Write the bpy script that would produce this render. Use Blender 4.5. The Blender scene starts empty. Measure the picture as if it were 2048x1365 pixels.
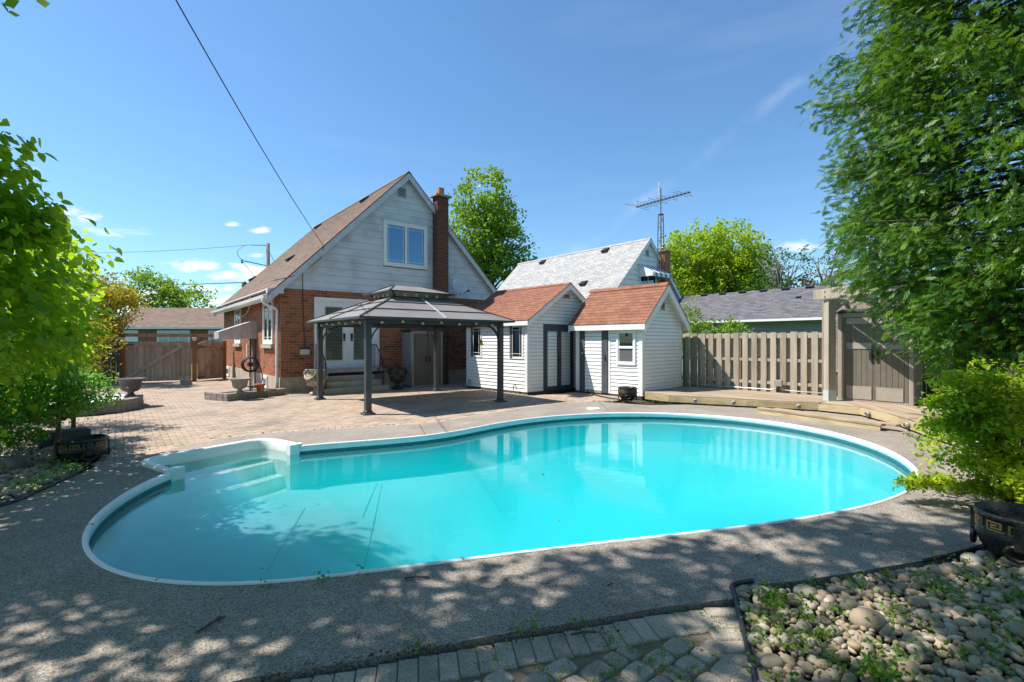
import bpy, math, random
import numpy as np
from mathutils import Vector, Matrix
from mathutils.geometry import tessellate_polygon

R = random.Random(7)
NR = np.random.RandomState(11)
SC = bpy.context.scene
COL = SC.collection
PI = math.pi

# ------------------------------------------------------------------ camera, sky, sun, exposure
cam_d = bpy.data.cameras.new('camera')
cam = bpy.data.objects.new('camera', cam_d)
COL.objects.link(cam)
cam.location = (0, 0, 1.6)
cam.rotation_euler = (math.radians(90), 0, 0)
cam_d.sensor_width = 36
cam_d.lens = 961 / 2048 * 36
cam_d.clip_start = 0.05
cam_d.clip_end = 3000
SC.camera = cam

SUN_EL = math.radians(57.0)
SUN_AZ = math.radians(0.0)
to_sun = Vector((-math.cos(SUN_EL) * math.cos(SUN_AZ), math.cos(SUN_EL) * math.sin(SUN_AZ), math.sin(SUN_EL)))
sun_d = bpy.data.lights.new('sun', 'SUN')
sun_d.energy = 5.0
sun_d.angle = math.radians(0.55)
sun_d.color = (1.0, 0.95, 0.87)
sun = bpy.data.objects.new('sun', sun_d)
COL.objects.link(sun)
sun.rotation_euler = (-to_sun).to_track_quat('-Z', 'Y').to_euler()

world = bpy.data.worlds.new('World')
SC.world = world
world.use_nodes = True
SC.view_settings.view_transform = 'Standard'
SC.view_settings.look = 'None'
SC.view_settings.exposure = 0.7
SC.view_settings.gamma = 1
SC.cycles.max_bounces = 10
SC.cycles.volume_bounces = 12
SC.cycles.transparent_max_bounces = 12
SC.cycles.use_denoising = True
SC.cycles.sample_clamp_indirect = 6
SC.cycles.caustics_reflective = False
SC.cycles.caustics_refractive = False


def build_world():
    nt = world.node_tree
    N, Lk = nt.nodes, nt.links
    for n in list(N):
        N.remove(n)
    out = N.new('ShaderNodeOutputWorld')
    bg = N.new('ShaderNodeBackground')
    bg.inputs[1].default_value = 0.115
    sky = N.new('ShaderNodeTexSky')
    sky.sky_type = 'NISHITA'
    sky.sun_disc = False
    sky.sun_elevation = SUN_EL
    sky.sun_rotation = math.radians(270)
    sky.altitude = 100
    sky.air_density = 1.15
    sky.dust_density = 0.4
    sky.ozone_density = 2.2
    geo = N.new('ShaderNodeTexCoord')

    def vm(op, a, b=None):
        n = N.new('ShaderNodeVectorMath')
        n.operation = op
        for i, q in enumerate((a, b)):
            if q is None:
                continue
            if isinstance(q, (tuple, Vector)):
                n.inputs[i].default_value = q
            else:
                Lk.new(q, n.inputs[i])
        return n

    def mt(op, a, b=None, c=None, clamp=False):
        n = N.new('ShaderNodeMath')
        n.operation = op
        n.use_clamp = clamp
        for i, q in enumerate((a, b, c)):
            if q is None:
                continue
            if isinstance(q, (int, float)):
                n.inputs[i].default_value = q
            else:
                Lk.new(q, n.inputs[i])
        return n.outputs[0]

    def ss(x, a, b):
        n = N.new('ShaderNodeMapRange')
        n.interpolation_type = 'SMOOTHSTEP'
        Lk.new(x, n.inputs[0])
        n.inputs[1].default_value = a
        n.inputs[2].default_value = b
        return n.outputs[0]
    d = geo.outputs['Generated']
    sep = N.new('ShaderNodeSeparateXYZ')
    Lk.new(d, sep.inputs[0])
    X, Y, Z = sep.outputs
    # cumulus banks low over the horizon, wherever a broad noise gathers them
    zc = mt('MAXIMUM', Z, 0.02)
    px = mt('DIVIDE', X, mt('ADD', zc, 0.05))
    py = mt('DIVIDE', Y, mt('ADD', zc, 0.05))
    cmb = N.new('ShaderNodeCombineXYZ')
    Lk.new(px, cmb.inputs[0])
    Lk.new(py, cmb.inputs[1])
    cmb.inputs[2].default_value = CLOUD_SEED
    n1 = N.new('ShaderNodeTexNoise')
    n1.inputs['Scale'].default_value = 1.05
    n1.inputs['Detail'].default_value = 7
    n1.inputs['Roughness'].default_value = 0.56
    Lk.new(cmb.outputs[0], n1.inputs['Vector'])
    band = mt('MULTIPLY', ss(Z, 0.01, 0.05), mt('SUBTRACT', 1.0, ss(Z, 0.13, 0.2)))
    # gathered towards the north-west quarter (-X +Y)
    gx = vm('DOT_PRODUCT', d, tuple(Vector((-0.58, 0.80, 0.1)).normalized()))
    gather = ss(gx.outputs['Value'], 0.80, 0.985)
    thr = mt('SUBTRACT', n1.outputs[0], mt('SUBTRACT', 0.665, mt('MULTIPLY', gather, 0.125)))
    cl = mt('MULTIPLY', ss(thr, 0.0, 0.07), band)
    # single fair-weather clouds over the northern horizon: (bearing tangent, height tangent, half width, half height)
    ty = mt('MAXIMUM', Y, 0.05)
    ca = mt('DIVIDE', X, ty)
    cbv = mt('DIVIDE', Z, ty)
    cc = N.new('ShaderNodeCombineXYZ')
    Lk.new(ca, cc.inputs[0])
    Lk.new(mt('MULTIPLY', cbv, 2.2), cc.inputs[1])
    nf = N.new('ShaderNodeTexNoise')
    nf.inputs['Scale'].default_value = 26
    nf.inputs['Detail'].default_value = 7
    nf.inputs['Roughness'].default_value = 0.62
    Lk.new(cc.outputs[0], nf.inputs['Vector'])
    nofs = mt('MULTIPLY', mt('SUBTRACT', nf.outputs[0], 0.5), 4.2)
    for (a0, b0, ha, hb, k) in CLOUDS:
        ha, hb = ha * 1.35, hb * 1.4
        da = mt('DIVIDE', mt('SUBTRACT', ca, a0), ha)
        db = mt('DIVIDE', mt('SUBTRACT', cbv, b0), hb)
        r2 = mt('ADD', mt('MULTIPLY', da, da), mt('MULTIPLY', db, db))
        f = ss(mt('ADD', mt('SUBTRACT', 1.0, r2), nofs), 0.0, 1.5)
        f = mt('MULTIPLY', mt('MULTIPLY', f, k), ss(r2, 4.0, 1.2))
        cl = mt('MAXIMUM', cl, mt('MULTIPLY', f, ss(Y, 0.05, 0.2)))
    # thin high streaks
    mp = N.new('ShaderNodeMapping')
    mp.inputs['Scale'].default_value = (1.2, 1.2, 9.0)
    mp.inputs['Rotation'].default_value = (0.05, 0.12, 0.3)
    Lk.new(d, mp.inputs[0])
    n2 = N.new('ShaderNodeTexNoise')
    n2.inputs['Scale'].default_value = 1.6
    n2.inputs['Detail'].default_value = 6
    Lk.new(mp.outputs[0], n2.inputs['Vector'])
    streak = mt('MULTIPLY', ss(n2.outputs[0], 0.55, 0.85), 0.07)
    # an old contrail: a great circle through two sky directions
    p1 = Vector((150, 961, 190)).normalized()
    p2 = Vector((540, 961, 490)).normalized()
    nrm = p1.cross(p2).normalized()
    n3 = N.new('ShaderNodeTexNoise')
    n3.inputs['Scale'].default_value = 9
    n3.inputs['Detail'].default_value = 6
    Lk.new(d, n3.inputs['Vector'])
    dd = vm('DOT_PRODUCT', d, tuple(nrm)).outputs['Value']
    off = mt('MULTIPLY', mt('SUBTRACT', n3.outputs[0], 0.5), 0.045)
    ad = mt('ABSOLUTE', mt('ADD', dd, off))
    line = mt('SUBTRACT', 1.0, ss(ad, 0.0, 0.018))
    mid = (p1 + p2).normalized()
    al = vm('DOT_PRODUCT', d, tuple(mid)).outputs['Value']
    line = mt('MULTIPLY', mt('MULTIPLY', line, ss(al, 0.93, 0.985)), ss(n3.outputs[0], 0.42, 0.66))
    line = mt('MULTIPLY', line, 0.13)
    tot = mt('ADD', mt('ADD', cl, streak), line, clamp=True)
    tint = N.new('ShaderNodeMix')
    tint.data_type = 'RGBA'
    tint.blend_type = 'MULTIPLY'
    tint.inputs[0].default_value = 1.0
    Lk.new(sky.outputs[0], tint.inputs[6])
    tint.inputs[7].default_value = SKY_TINT
    mx = N.new('ShaderNodeMix')
    mx.data_type = 'RGBA'
    Lk.new(tot, mx.inputs[0])
    Lk.new(tint.outputs[2], mx.inputs[6])
    mx.inputs[7].default_value = (6.4, 6.6, 6.9, 1)
    Lk.new(mx.outputs[2], bg.inputs[0])
    Lk.new(bg.outputs[0], out.inputs[0])


CLOUD_SEED = 3.7
CLOUDS = [(-0.655, 0.158, 0.055, 0.011, 1), (-0.58, 0.136, 0.045, 0.010, 1), (-0.63, 0.110, 0.045, 0.008, 1), (-0.72, 0.104, 0.04, 0.006, .8), (-0.525, 0.229, 0.02, 0.006, .9),
          (-0.575, 0.243, 0.018, 0.005, .8), (-0.965, 0.262, 0.06, 0.018, 1), (-0.885, 0.256, 0.028, 0.008, .9), (-0.60, 0.085, 0.05, 0.010, .9), (-1.0, 0.357, 0.016, 0.005, .5),
          (0.60, 0.197, 0.055, 0.010, .8), (-0.53, 0.178, 0.014, 0.004, .6), (-0.77, 0.078, 0.05, 0.008, .7), (1.5, 0.16, 0.12, 0.02, .8), (-1.5, 0.2, 0.12, 0.02, .9)]
SKY_TINT = (0.62, 0.85, 1.0, 1)
build_world()


# ------------------------------------------------------------------ materials
MATS = {}


def _base(name):
    m = bpy.data.materials.new(name)
    m.use_nodes = True
    nt = m.node_tree
    b = nt.nodes['Principled BSDF']
    MATS[name] = m
    return m, nt, b


def mk(name, cols, rough=0.7, scale=4.0, detail=5, island=0.0, bump=0.0, bscale=60.0, stretch=(1, 1, 1), rotz=0.0,
       metallic=0.0, spec=0.4, dirt=None, dscale=1.2, speck=None, sscale=90, nrough=0.6):
    """procedural material: noise over world position through a ramp of cols, a per-piece random share,
    optional broad dirt colour and optional fine specks"""
    m, nt, b = _base(name)
    N, Lk = nt.nodes, nt.links
    geo = N.new('ShaderNodeNewGeometry')
    mp = N.new('ShaderNodeMapping')
    mp.inputs['Rotation'].default_value = (0, 0, rotz)
    mp2 = N.new('ShaderNodeMapping')
    mp2.inputs['Scale'].default_value = stretch
    Lk.new(geo.outputs['Position'], mp.inputs[0])
    Lk.new(mp.outputs[0], mp2.inputs[0])
    vec = mp2.outputs[0]
    fac = None
    if island > 0:
        oi = N.new('ShaderNodeObjectInfo')
        ad = N.new('ShaderNodeMath')
        ad.operation = 'ADD'
        Lk.new(geo.outputs['Random Per Island'], ad.inputs[0])
        Lk.new(oi.outputs['Random'], ad.inputs[1])
        fr = N.new('ShaderNodeMath')
        fr.operation = 'FRACT'
        Lk.new(ad.outputs[0], fr.inputs[0])
        rnd = fr.outputs[0]
        ofs = N.new('ShaderNodeVectorMath')
        ofs.operation = 'ADD'
        cb = N.new('ShaderNodeCombineXYZ')
        ml = N.new('ShaderNodeMath')
        ml.operation = 'MULTIPLY'
        ml.inputs[1].default_value = 37.0
        Lk.new(rnd, ml.inputs[0])
        Lk.new(ml.outputs[0], cb.inputs[0])
        Lk.new(ml.outputs[0], cb.inputs[2])
        Lk.new(vec, ofs.inputs[0])
        Lk.new(cb.outputs[0], ofs.inputs[1])
        vec = ofs.outputs[0]
    nz = N.new('ShaderNodeTexNoise')
    nz.inputs['Scale'].default_value = scale
    nz.inputs['Detail'].default_value = detail
    nz.inputs['Roughness'].default_value = nrough
    Lk.new(vec, nz.inputs['Vector'])
    mr = N.new('ShaderNodeMapRange')
    mr.inputs[1].default_value = 0.28
    mr.inputs[2].default_value = 0.72
    Lk.new(nz.outputs[0], mr.inputs[0])
    fac = mr.outputs[0]
    if island > 0:
        mx = N.new('ShaderNodeMix')
        mx.inputs[0].default_value = island
        Lk.new(fac, mx.inputs[2])
        Lk.new(rnd, mx.inputs[3])
        fac = mx.outputs[0]
    cr = N.new('ShaderNodeValToRGB')
    el = cr.color_ramp.elements
    while len(el) < len(cols):
        el.new(0.5)
    for i, c in enumerate(cols):
        el[i].position = i / (len(cols) - 1) if len(cols) > 1 else 0
        el[i].color = (*c, 1)
    Lk.new(fac, cr.inputs[0])
    colr = cr.outputs[0]
    if dirt:
        n2 = N.new('ShaderNodeTexNoise')
        n2.inputs['Scale'].default_value = dscale
        n2.inputs['Detail'].default_value = 6
        Lk.new(geo.outputs['Position'], n2.inputs['Vector'])
        m2 = N.new('ShaderNodeMapRange')
        m2.inputs[1].default_value = 0.5
        m2.inputs[2].default_value = 0.75
        m2.inputs[4].default_value = dirt[3] if len(dirt) > 3 else 0.5
        Lk.new(n2.outputs[0], m2.inputs[0])
        x2 = N.new('ShaderNodeMix')
        x2.data_type = 'RGBA'
        Lk.new(m2.outputs[0], x2.inputs[0])
        Lk.new(colr, x2.inputs[6])
        x2.inputs[7].default_value = (*dirt[:3], 1)
        colr = x2.outputs[2]
    if speck:
        v = N.new('ShaderNodeTexVoronoi')
        v.inputs['Scale'].default_value = sscale
        Lk.new(geo.outputs['Position'], v.inputs['Vector'])
        sp = N.new('ShaderNodeSeparateColor')
        Lk.new(v.outputs['Color'], sp.inputs[0])
        c2 = N.new('ShaderNodeValToRGB')
        e2 = c2.color_ramp.elements
        while len(e2) < len(speck):
            e2.new(0.5)
        for i, c in enumerate(speck):
            e2[i].position = i / (len(speck) - 1)
            e2[i].color = (c, c, c, 1)
        Lk.new(sp.outputs[0], c2.inputs[0])
        x3 = N.new('ShaderNodeMix')
        x3.data_type = 'RGBA'
        x3.blend_type = 'MULTIPLY'
        x3.inputs[0].default_value = 1
        Lk.new(colr, x3.inputs[6])
        Lk.new(c2.outputs[0], x3.inputs[7])
        colr = x3.outputs[2]
    Lk.new(colr, b.inputs['Base Color'])
    b.inputs['Roughness'].default_value = rough
    b.inputs['Metallic'].default_value = metallic
    b.inputs['Specular IOR Level'].default_value = spec
    if bump > 0:
        n4 = N.new('ShaderNodeTexNoise')
        n4.inputs['Scale'].default_value = bscale
        n4.inputs['Detail'].default_value = 4
        Lk.new(vec, n4.inputs['Vector'])
        bp = N.new('ShaderNodeBump')
        bp.inputs['Strength'].default_value = bump
        bp.inputs['Distance'].default_value = 0.01
        Lk.new(n4.outputs[0], bp.inputs['Height'])
        Lk.new(bp.outputs[0], b.inputs['Normal'])
    return m


def mk_leaf(name, cols, trans=(0.2, 0.4, 0.02), tfac=0.4, nscale=1.3, rough=0.45, isl=0.45):
    m, nt, b = _base(name)
    N, Lk = nt.nodes, nt.links
    geo = N.new('ShaderNodeNewGeometry')
    oi = N.new('ShaderNodeObjectInfo')
    ad = N.new('ShaderNodeMath')
    ad.operation = 'ADD'
    Lk.new(geo.outputs['Random Per Island'], ad.inputs[0])
    Lk.new(oi.outputs['Random'], ad.inputs[1])
    fr = N.new('ShaderNodeMath')
    fr.operation = 'FRACT'
    Lk.new(ad.outputs[0], fr.inputs[0])
    nz = N.new('ShaderNodeTexNoise')
    nz.inputs['Scale'].default_value = nscale
    nz.inputs['Detail'].default_value = 3
    Lk.new(geo.outputs['Position'], nz.inputs['Vector'])
    mr = N.new('ShaderNodeMapRange')
    mr.inputs[1].default_value = 0.3
    mr.inputs[2].default_value = 0.7
    Lk.new(nz.outputs[0], mr.inputs[0])
    mx = N.new('ShaderNodeMix')
    mx.inputs[0].default_value = isl
    Lk.new(mr.outputs[0], mx.inputs[2])
    Lk.new(fr.outputs[0], mx.inputs[3])
    cr = N.new('ShaderNodeValToRGB')
    el = cr.color_ramp.elements
    while len(el) < len(cols):
        el.new(0.5)
    for i, c in enumerate(cols):
        el[i].position = i / (len(cols) - 1)
        el[i].color = (*c, 1)
    Lk.new(mx.outputs[0], cr.inputs[0])
    Lk.new(cr.outputs[0], b.inputs['Base Color'])
    b.inputs['Roughness'].default_value = rough
    b.inputs['Specular IOR Level'].default_value = 0.35
    tr = N.new('ShaderNodeBsdfTranslucent')
    tm = N.new('ShaderNodeMix')
    tm.data_type = 'RGBA'
    tm.inputs[0].default_value = 0.5
    Lk.new(cr.outputs[0], tm.inputs[6])
    tm.inputs[7].default_value = (*trans, 1)
    Lk.new(tm.outputs[2], tr.inputs[0])
    ms = N.new('ShaderNodeMixShader')
    ms.inputs[0].default_value = tfac
    Lk.new(b.outputs[0], ms.inputs[1])
    Lk.new(tr.outputs[0], ms.inputs[2])
    Lk.new(ms.outputs[0], N['Material Output'].inputs[0])
    return m


def mk_glass(name, tint=(0.75, 0.82, 0.85), base=0.12):
    m, nt, b = _base(name)
    N, Lk = nt.nodes, nt.links
    N.remove(b)
    t = N.new('ShaderNodeBsdfTransparent')
    t.inputs[0].default_value = (*tint, 1)
    g = N.new('ShaderNodeBsdfGlossy')
    g.inputs['Roughness'].default_value = 0.02
    if base > 0:
        g.inputs[0].default_value = (.5, .78, 1, 1)  # reflection coloured blue so the panes show a deeper sky
    f = N.new('ShaderNodeFresnel')
    f.inputs[0].default_value = 1.5
    a = N.new('ShaderNodeMath')
    a.operation = 'ADD'
    a.use_clamp = True
    a.inputs[1].default_value = base
    Lk.new(f.outputs[0], a.inputs[0])
    ms = N.new('ShaderNodeMixShader')
    Lk.new(a.outputs[0], ms.inputs[0])
    Lk.new(t.outputs[0], ms.inputs[1])
    Lk.new(g.outputs[0], ms.inputs[2])
    Lk.new(ms.outputs[0], N['Material Output'].inputs[0])
    return m


def mk_water():
    m, nt, b = _base('pool_water')
    N, Lk = nt.nodes, nt.links
    N.remove(b)
    geo = N.new('ShaderNodeNewGeometry')
    mp = N.new('ShaderNodeMapping')
    mp.inputs['Scale'].default_value = (1.0, 1.6, 1)
    mp.inputs['Rotation'].default_value = (0, 0, 0.4)
    Lk.new(geo.outputs['Position'], mp.inputs[0])
    n1 = N.new('ShaderNodeTexNoise')
    n1.inputs['Scale'].default_value = 2.6
    n1.inputs['Detail'].default_value = 4
    n1.inputs['Roughness'].default_value = 0.55
    Lk.new(mp.outputs[0], n1.inputs['Vector'])
    bp = N.new('ShaderNodeBump')
    bp.inputs['Strength'].default_value = 0.2
    bp.inputs['Distance'].default_value = 0.014
    n2 = N.new('ShaderNodeTexNoise')
    n2.inputs['Scale'].default_value = 24
    n2.inputs['Detail'].default_value = 3
    Lk.new(mp.outputs[0], n2.inputs['Vector'])
    hm = N.new('ShaderNodeMath')
    hm.operation = 'MULTIPLY_ADD'
    hm.inputs[1].default_value = 0.10
    Lk.new(n2.outputs[0], hm.inputs[0])
    Lk.new(n1.outputs[0], hm.inputs[2])
    Lk.new(hm.outputs[0], bp.inputs['Height'])
    t = N.new('ShaderNodeBsdfTransparent')
    t.inputs[0].default_value = (0.80, 0.81, 0.82, 1)
    va = N.new('ShaderNodeVolumeAbsorption')
    va.inputs['Color'].default_value = (0.0, 0.97, 0.985, 1)
    va.inputs['Density'].default_value = 0.5
    vs = N.new('ShaderNodeVolumeScatter')
    vs.inputs['Color'].default_value = (0.0, 0.99, 1.0, 1)
    vs.inputs['Density'].default_value = 0.5
    vs.inputs['Anisotropy'].default_value = 0.2
    vv = N.new('ShaderNodeAddShader')
    Lk.new(va.outputs[0], vv.inputs[0])
    Lk.new(vs.outputs[0], vv.inputs[1])
    Lk.new(vv.outputs[0], N['Material Output'].inputs['Volume'])
    g = N.new('ShaderNodeBsdfGlossy')
    g.inputs['Roughness'].default_value = 0.015
    Lk.new(bp.outputs[0], g.inputs['Normal'])
    f = N.new('ShaderNodeFresnel')
    f.inputs[0].default_value = 1.33
    Lk.new(bp.outputs[0], f.inputs['Normal'])
    ms = N.new('ShaderNodeMixShader')
    Lk.new(f.outputs[0], ms.inputs[0])
    Lk.new(t.outputs[0], ms.inputs[1])
    Lk.new(g.outputs[0], ms.inputs[2])
    Lk.new(ms.outputs[0], N['Material Output'].inputs[0])
    return m


mk('grass', [(0.03, 0.06, 0.012), (0.07, 0.12, 0.03)], rough=0.9, scale=8, bump=0.4)
mk('soil', [(0.035, 0.025, 0.017), (0.09, 0.065, 0.045)], rough=0.95, scale=14, bump=0.6)
mk('sand_bed', [(0.12, 0.095, 0.065), (0.22, 0.17, 0.12)], rough=0.95, scale=9)
mk('concrete_aggregate', [(0.24, 0.205, 0.172), (0.34, 0.295, 0.25)], rough=0.85, scale=1.3,
   speck=(0.38, 0.75, 1.0, 1.35), sscale=125, bump=0.5, bscale=110, dirt=(0.16, 0.14, 0.12, 0.5), dscale=1.1)
mk('paver', [(0.225, 0.165, 0.12), (0.335, 0.25, 0.185), (0.42, 0.32, 0.24), (0.29, 0.215, 0.16)], rough=0.88, scale=3, island=0.55,
   bump=0.3, dirt=(0.18, 0.15, 0.125, 0.75), dscale=0.9)
mk('dark_paver', [(0.21, 0.18, 0.15), (0.33, 0.28, 0.23), (0.43, 0.36, 0.295)], rough=0.85, scale=7, island=0.5, bump=0.5, bscale=120,
   speck=(0.7, 1.0, 1.25), sscale=160)
mk('retaining_block', [(0.13, 0.115, 0.09), (0.24, 0.215, 0.175), (0.30, 0.27, 0.22)], rough=0.9, scale=11, island=0.35, bump=0.8, bscale=45)
mk('pebble', [(0.12, 0.10, 0.08), (0.30, 0.255, 0.20), (0.28, 0.205, 0.13), (0.46, 0.405, 0.32), (0.36, 0.25, 0.16), (0.18, 0.165, 0.15)],
   rough=0.75, scale=22, island=0.72, bump=0.35, bscale=70)
mk('mortar', [(0.33, 0.27, 0.21), (0.42, 0.36, 0.29)], rough=0.95, scale=10)
mk('brick', [(0.08, 0.032, 0.022), (0.24, 0.08, 0.036), (0.38, 0.135, 0.058), (0.30, 0.10, 0.044), (0.46, 0.175, 0.078)], rough=0.9, scale=9,
   island=0.7, bump=0.5)
mk('old_brick', [(0.055, 0.024, 0.02), (0.13, 0.045, 0.03), (0.19, 0.065, 0.04)], rough=0.92, scale=6, island=0.6, bump=0.5)
mk('orange_brick', [(0.30, 0.12, 0.06), (0.42, 0.19, 0.10)], rough=0.9, scale=6, island=0.6, bump=0.4)
mk('foundation', [(0.36, 0.285, 0.205), (0.47, 0.385, 0.29)], rough=0.92, scale=3, bump=0.4, dirt=(0.19, 0.15, 0.11, 0.6), dscale=2)
mk('siding_gap_shade', [(0.10, 0.105, 0.105), (0.14, 0.145, 0.145)], rough=0.9)  # dark backing between planks, painted as the shadow line under each lap
mk('grey_siding', [(0.54, 0.57, 0.58), (0.68, 0.70, 0.70)], rough=0.55, scale=1.6, stretch=(1, 1, 3), dirt=(0.28, 0.31, 0.32, 0.5), dscale=1.8)
mk('white_siding', [(0.80, 0.81, 0.79), (0.86, 0.86, 0.84)], rough=0.5, scale=2.5, dirt=(0.66, 0.64, 0.58, 0.3), dscale=3)
mk('green_siding', [(0.27, 0.29, 0.29), (0.34, 0.36, 0.355)], rough=0.6, scale=2)
mk('white_paint', [(0.74, 0.74, 0.72), (0.84, 0.84, 0.82)], rough=0.45, scale=3, dirt=(0.5, 0.47, 0.4, 0.25), dscale=5)
mk('trim_paint', [(0.46, 0.49, 0.50), (0.62, 0.64, 0.64)], rough=0.5, scale=2.5, dirt=(0.3, 0.3, 0.28, 0.4), dscale=4)
mk('brown_shingle', [(0.13, 0.085, 0.065), (0.20, 0.14, 0.105), (0.25, 0.18, 0.14)], rough=0.95, scale=20, island=0.6, bump=0.6, bscale=200)
mk('red_shingle', [(0.165, 0.07, 0.042), (0.25, 0.105, 0.064), (0.30, 0.135, 0.082)], rough=0.95, scale=16, island=0.6, bump=0.6, bscale=200)
mk('light_shingle', [(0.27, 0.265, 0.26), (0.35, 0.34, 0.33), (0.43, 0.42, 0.40)], rough=0.95, scale=14, island=0.75, bump=0.5, bscale=200)
mk('dark_shingle', [(0.075, 0.075, 0.08), (0.125, 0.12, 0.13), (0.165, 0.16, 0.165)], rough=0.95, scale=12, island=0.65, bump=0.5, bscale=200)
mk('black_metal', [(0.012, 0.012, 0.013), (0.03, 0.03, 0.032)], rough=0.5, scale=9)
mk('gazebo_metal', [(0.050, 0.054, 0.060), (0.075, 0.080, 0.088)], rough=0.42, scale=3, metallic=0.15)
mk('gazebo_roof', [(0.19, 0.172, 0.16), (0.25, 0.23, 0.212)], rough=0.5, scale=2.0, dirt=(0.22, 0.2, 0.19, 0.4), dscale=3)
mk('aluminium', [(0.48, 0.48, 0.47), (0.6, 0.6, 0.59)], rough=0.4, scale=5, metallic=0.3)
mk('awning_metal', [(0.40, 0.37, 0.335), (0.52, 0.485, 0.45)], rough=0.5, scale=5)
mk('blue_metal', [(0.05, 0.16, 0.30), (0.08, 0.24, 0.42)], rough=0.35, scale=5)
mk('weathered_wood', [(0.20, 0.165, 0.125), (0.37, 0.31, 0.24), (0.54, 0.455, 0.365)], rough=0.9, scale=11, stretch=(1, 1, 0.07), island=0.45,
   bump=0.5, bscale=40, dirt=(0.24, 0.23, 0.15, 0.3), dscale=2)
mk('gate_wood', [(0.18, 0.12, 0.08), (0.38, 0.275, 0.195), (0.58, 0.455, 0.35)], rough=0.9, scale=9, stretch=(1, 1, 0.09), island=0.4,
   bump=0.5, bscale=40)
mk('stained_wood', [(0.20, 0.075, 0.02), (0.33, 0.13, 0.04)], rough=0.75, scale=9, stretch=(1, 1, 0.1), bump=0.3)
mk('dark_wood', [(0.06, 0.05, 0.042), (0.12, 0.10, 0.085)], rough=0.9, scale=9, stretch=(1, 1, 0.1), island=0.4, bump=0.3)
mk('lattice_wood', [(0.21, 0.165, 0.125), (0.33, 0.27, 0.21)], rough=0.9, scale=9, island=0.5)
mk('deck_wood', [(0.20, 0.145, 0.095), (0.34, 0.26, 0.18), (0.44, 0.35, 0.25)], rough=0.85, scale=8, stretch=(0.12, 1, 1), rotz=math.radians(47), island=0.4,
   bump=0.4, bscale=40, dirt=(0.17, 0.12, 0.08, 0.4), dscale=1.6)
mk('deck_wood_two', [(0.20, 0.145, 0.095), (0.34, 0.26, 0.18), (0.44, 0.35, 0.25)], rough=0.85, scale=8, stretch=(1, 0.12, 1), rotz=math.radians(15),
   island=0.4, bump=0.4, bscale=40)
mk('fascia_wood', [(0.28, 0.20, 0.10), (0.48, 0.37, 0.21), (0.58, 0.46, 0.29)], rough=0.8, scale=7, stretch=(0.5, 0.5, 4), island=0.3, bump=0.4,
   dirt=(0.16, 0.14, 0.07, 0.5), dscale=2.4)
mk('resin_tan', [(0.30, 0.26, 0.215), (0.36, 0.315, 0.265)], rough=0.6, scale=6, bump=0.2)
mk('resin_brown', [(0.135, 0.115, 0.088), (0.17, 0.145, 0.112)], rough=0.6, scale=6, bump=0.2)
mk('resin_dark', [(0.05, 0.052, 0.055), (0.07, 0.072, 0.075)], rough=0.6, scale=6)
mk('concrete_step', [(0.33, 0.29, 0.22), (0.46, 0.41, 0.32)], rough=0.9, scale=5, bump=0.4, dirt=(0.2, 0.18, 0.12, 0.5), dscale=3)
mk('pool_liner', [(0.31, 0.66, 0.72), (0.35, 0.72, 0.78)], rough=0.6, scale=0.7)
mk('liner_band', [(0.015, 0.09, 0.12), (0.05, 0.19, 0.22)], rough=0.5, scale=26)
mk('pool_fibreglass', [(0.74, 0.76, 0.72), (0.82, 0.83, 0.80)], rough=0.35, scale=3)
mk('coping_white', [(0.70, 0.70, 0.71), (0.82, 0.82, 0.82)], rough=0.4, scale=4)
mk('rust_grime', [(0.07, 0.05, 0.02), (0.14, 0.11, 0.05)], rough=0.9, scale=9)
mk('cast_iron', [(0.05, 0.04, 0.035), (0.12, 0.10, 0.09)], rough=0.7, scale=14, bump=0.6, bscale=60)
mk('grey_cast', [(0.17, 0.16, 0.145), (0.30, 0.285, 0.26)], rough=0.8, scale=12, bump=0.6, bscale=60)
mk('ornate_stone', [(0.07, 0.06, 0.05), (0.24, 0.21, 0.165), (0.42, 0.37, 0.28), (0.30, 0.19, 0.08)], rough=0.75, scale=7, bump=0.9, bscale=40)
mk('black_stone', [(0.012, 0.012, 0.013), (0.035, 0.033, 0.03), (0.10, 0.09, 0.07)], rough=0.5, scale=7, bump=0.9, bscale=40)
mk('black_glaze', [(0.010, 0.011, 0.010), (0.028, 0.028, 0.026)], rough=0.35, scale=9, bump=0.7, bscale=50, dirt=(0.06, 0.055, 0.035, 0.6), dscale=9)
mk('gold_paint', [(0.10, 0.075, 0.025), (0.26, 0.19, 0.07)], rough=0.6, scale=30)
mk('terracotta', [(0.30, 0.11, 0.055), (0.42, 0.17, 0.09)], rough=0.85, scale=10)
mk('flue_tile', [(0.42, 0.14, 0.07), (0.50, 0.19, 0.10)], rough=0.85, scale=10)
mk('bark', [(0.05, 0.038, 0.03), (0.13, 0.105, 0.085)], rough=0.95, scale=14, stretch=(1, 1, 0.3), bump=0.9, bscale=30)
mk('pale_bark', [(0.14, 0.12, 0.10), (0.27, 0.24, 0.21)], rough=0.95, scale=14, stretch=(1, 1, 0.3), bump=0.5)
mk('dark_interior', [(0.012, 0.013, 0.015), (0.02, 0.02, 0.023)], rough=0.8)
mk('curtain', [(0.34, 0.35, 0.34), (0.46, 0.47, 0.45)], rough=0.9, scale=14, stretch=(3, 3, 0.2))
mk('blind_slat', [(0.50, 0.49, 0.43), (0.58, 0.57, 0.50)], rough=0.6)
mk('screen_mesh', [(0.09, 0.09, 0.095), (0.13, 0.13, 0.135)], rough=0.8, scale=100)
mk('slate_paint', [(0.045, 0.05, 0.06), (0.10, 0.108, 0.122)], rough=0.75, scale=8, stretch=(1, 1, 0.2), bump=0.3)
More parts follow.
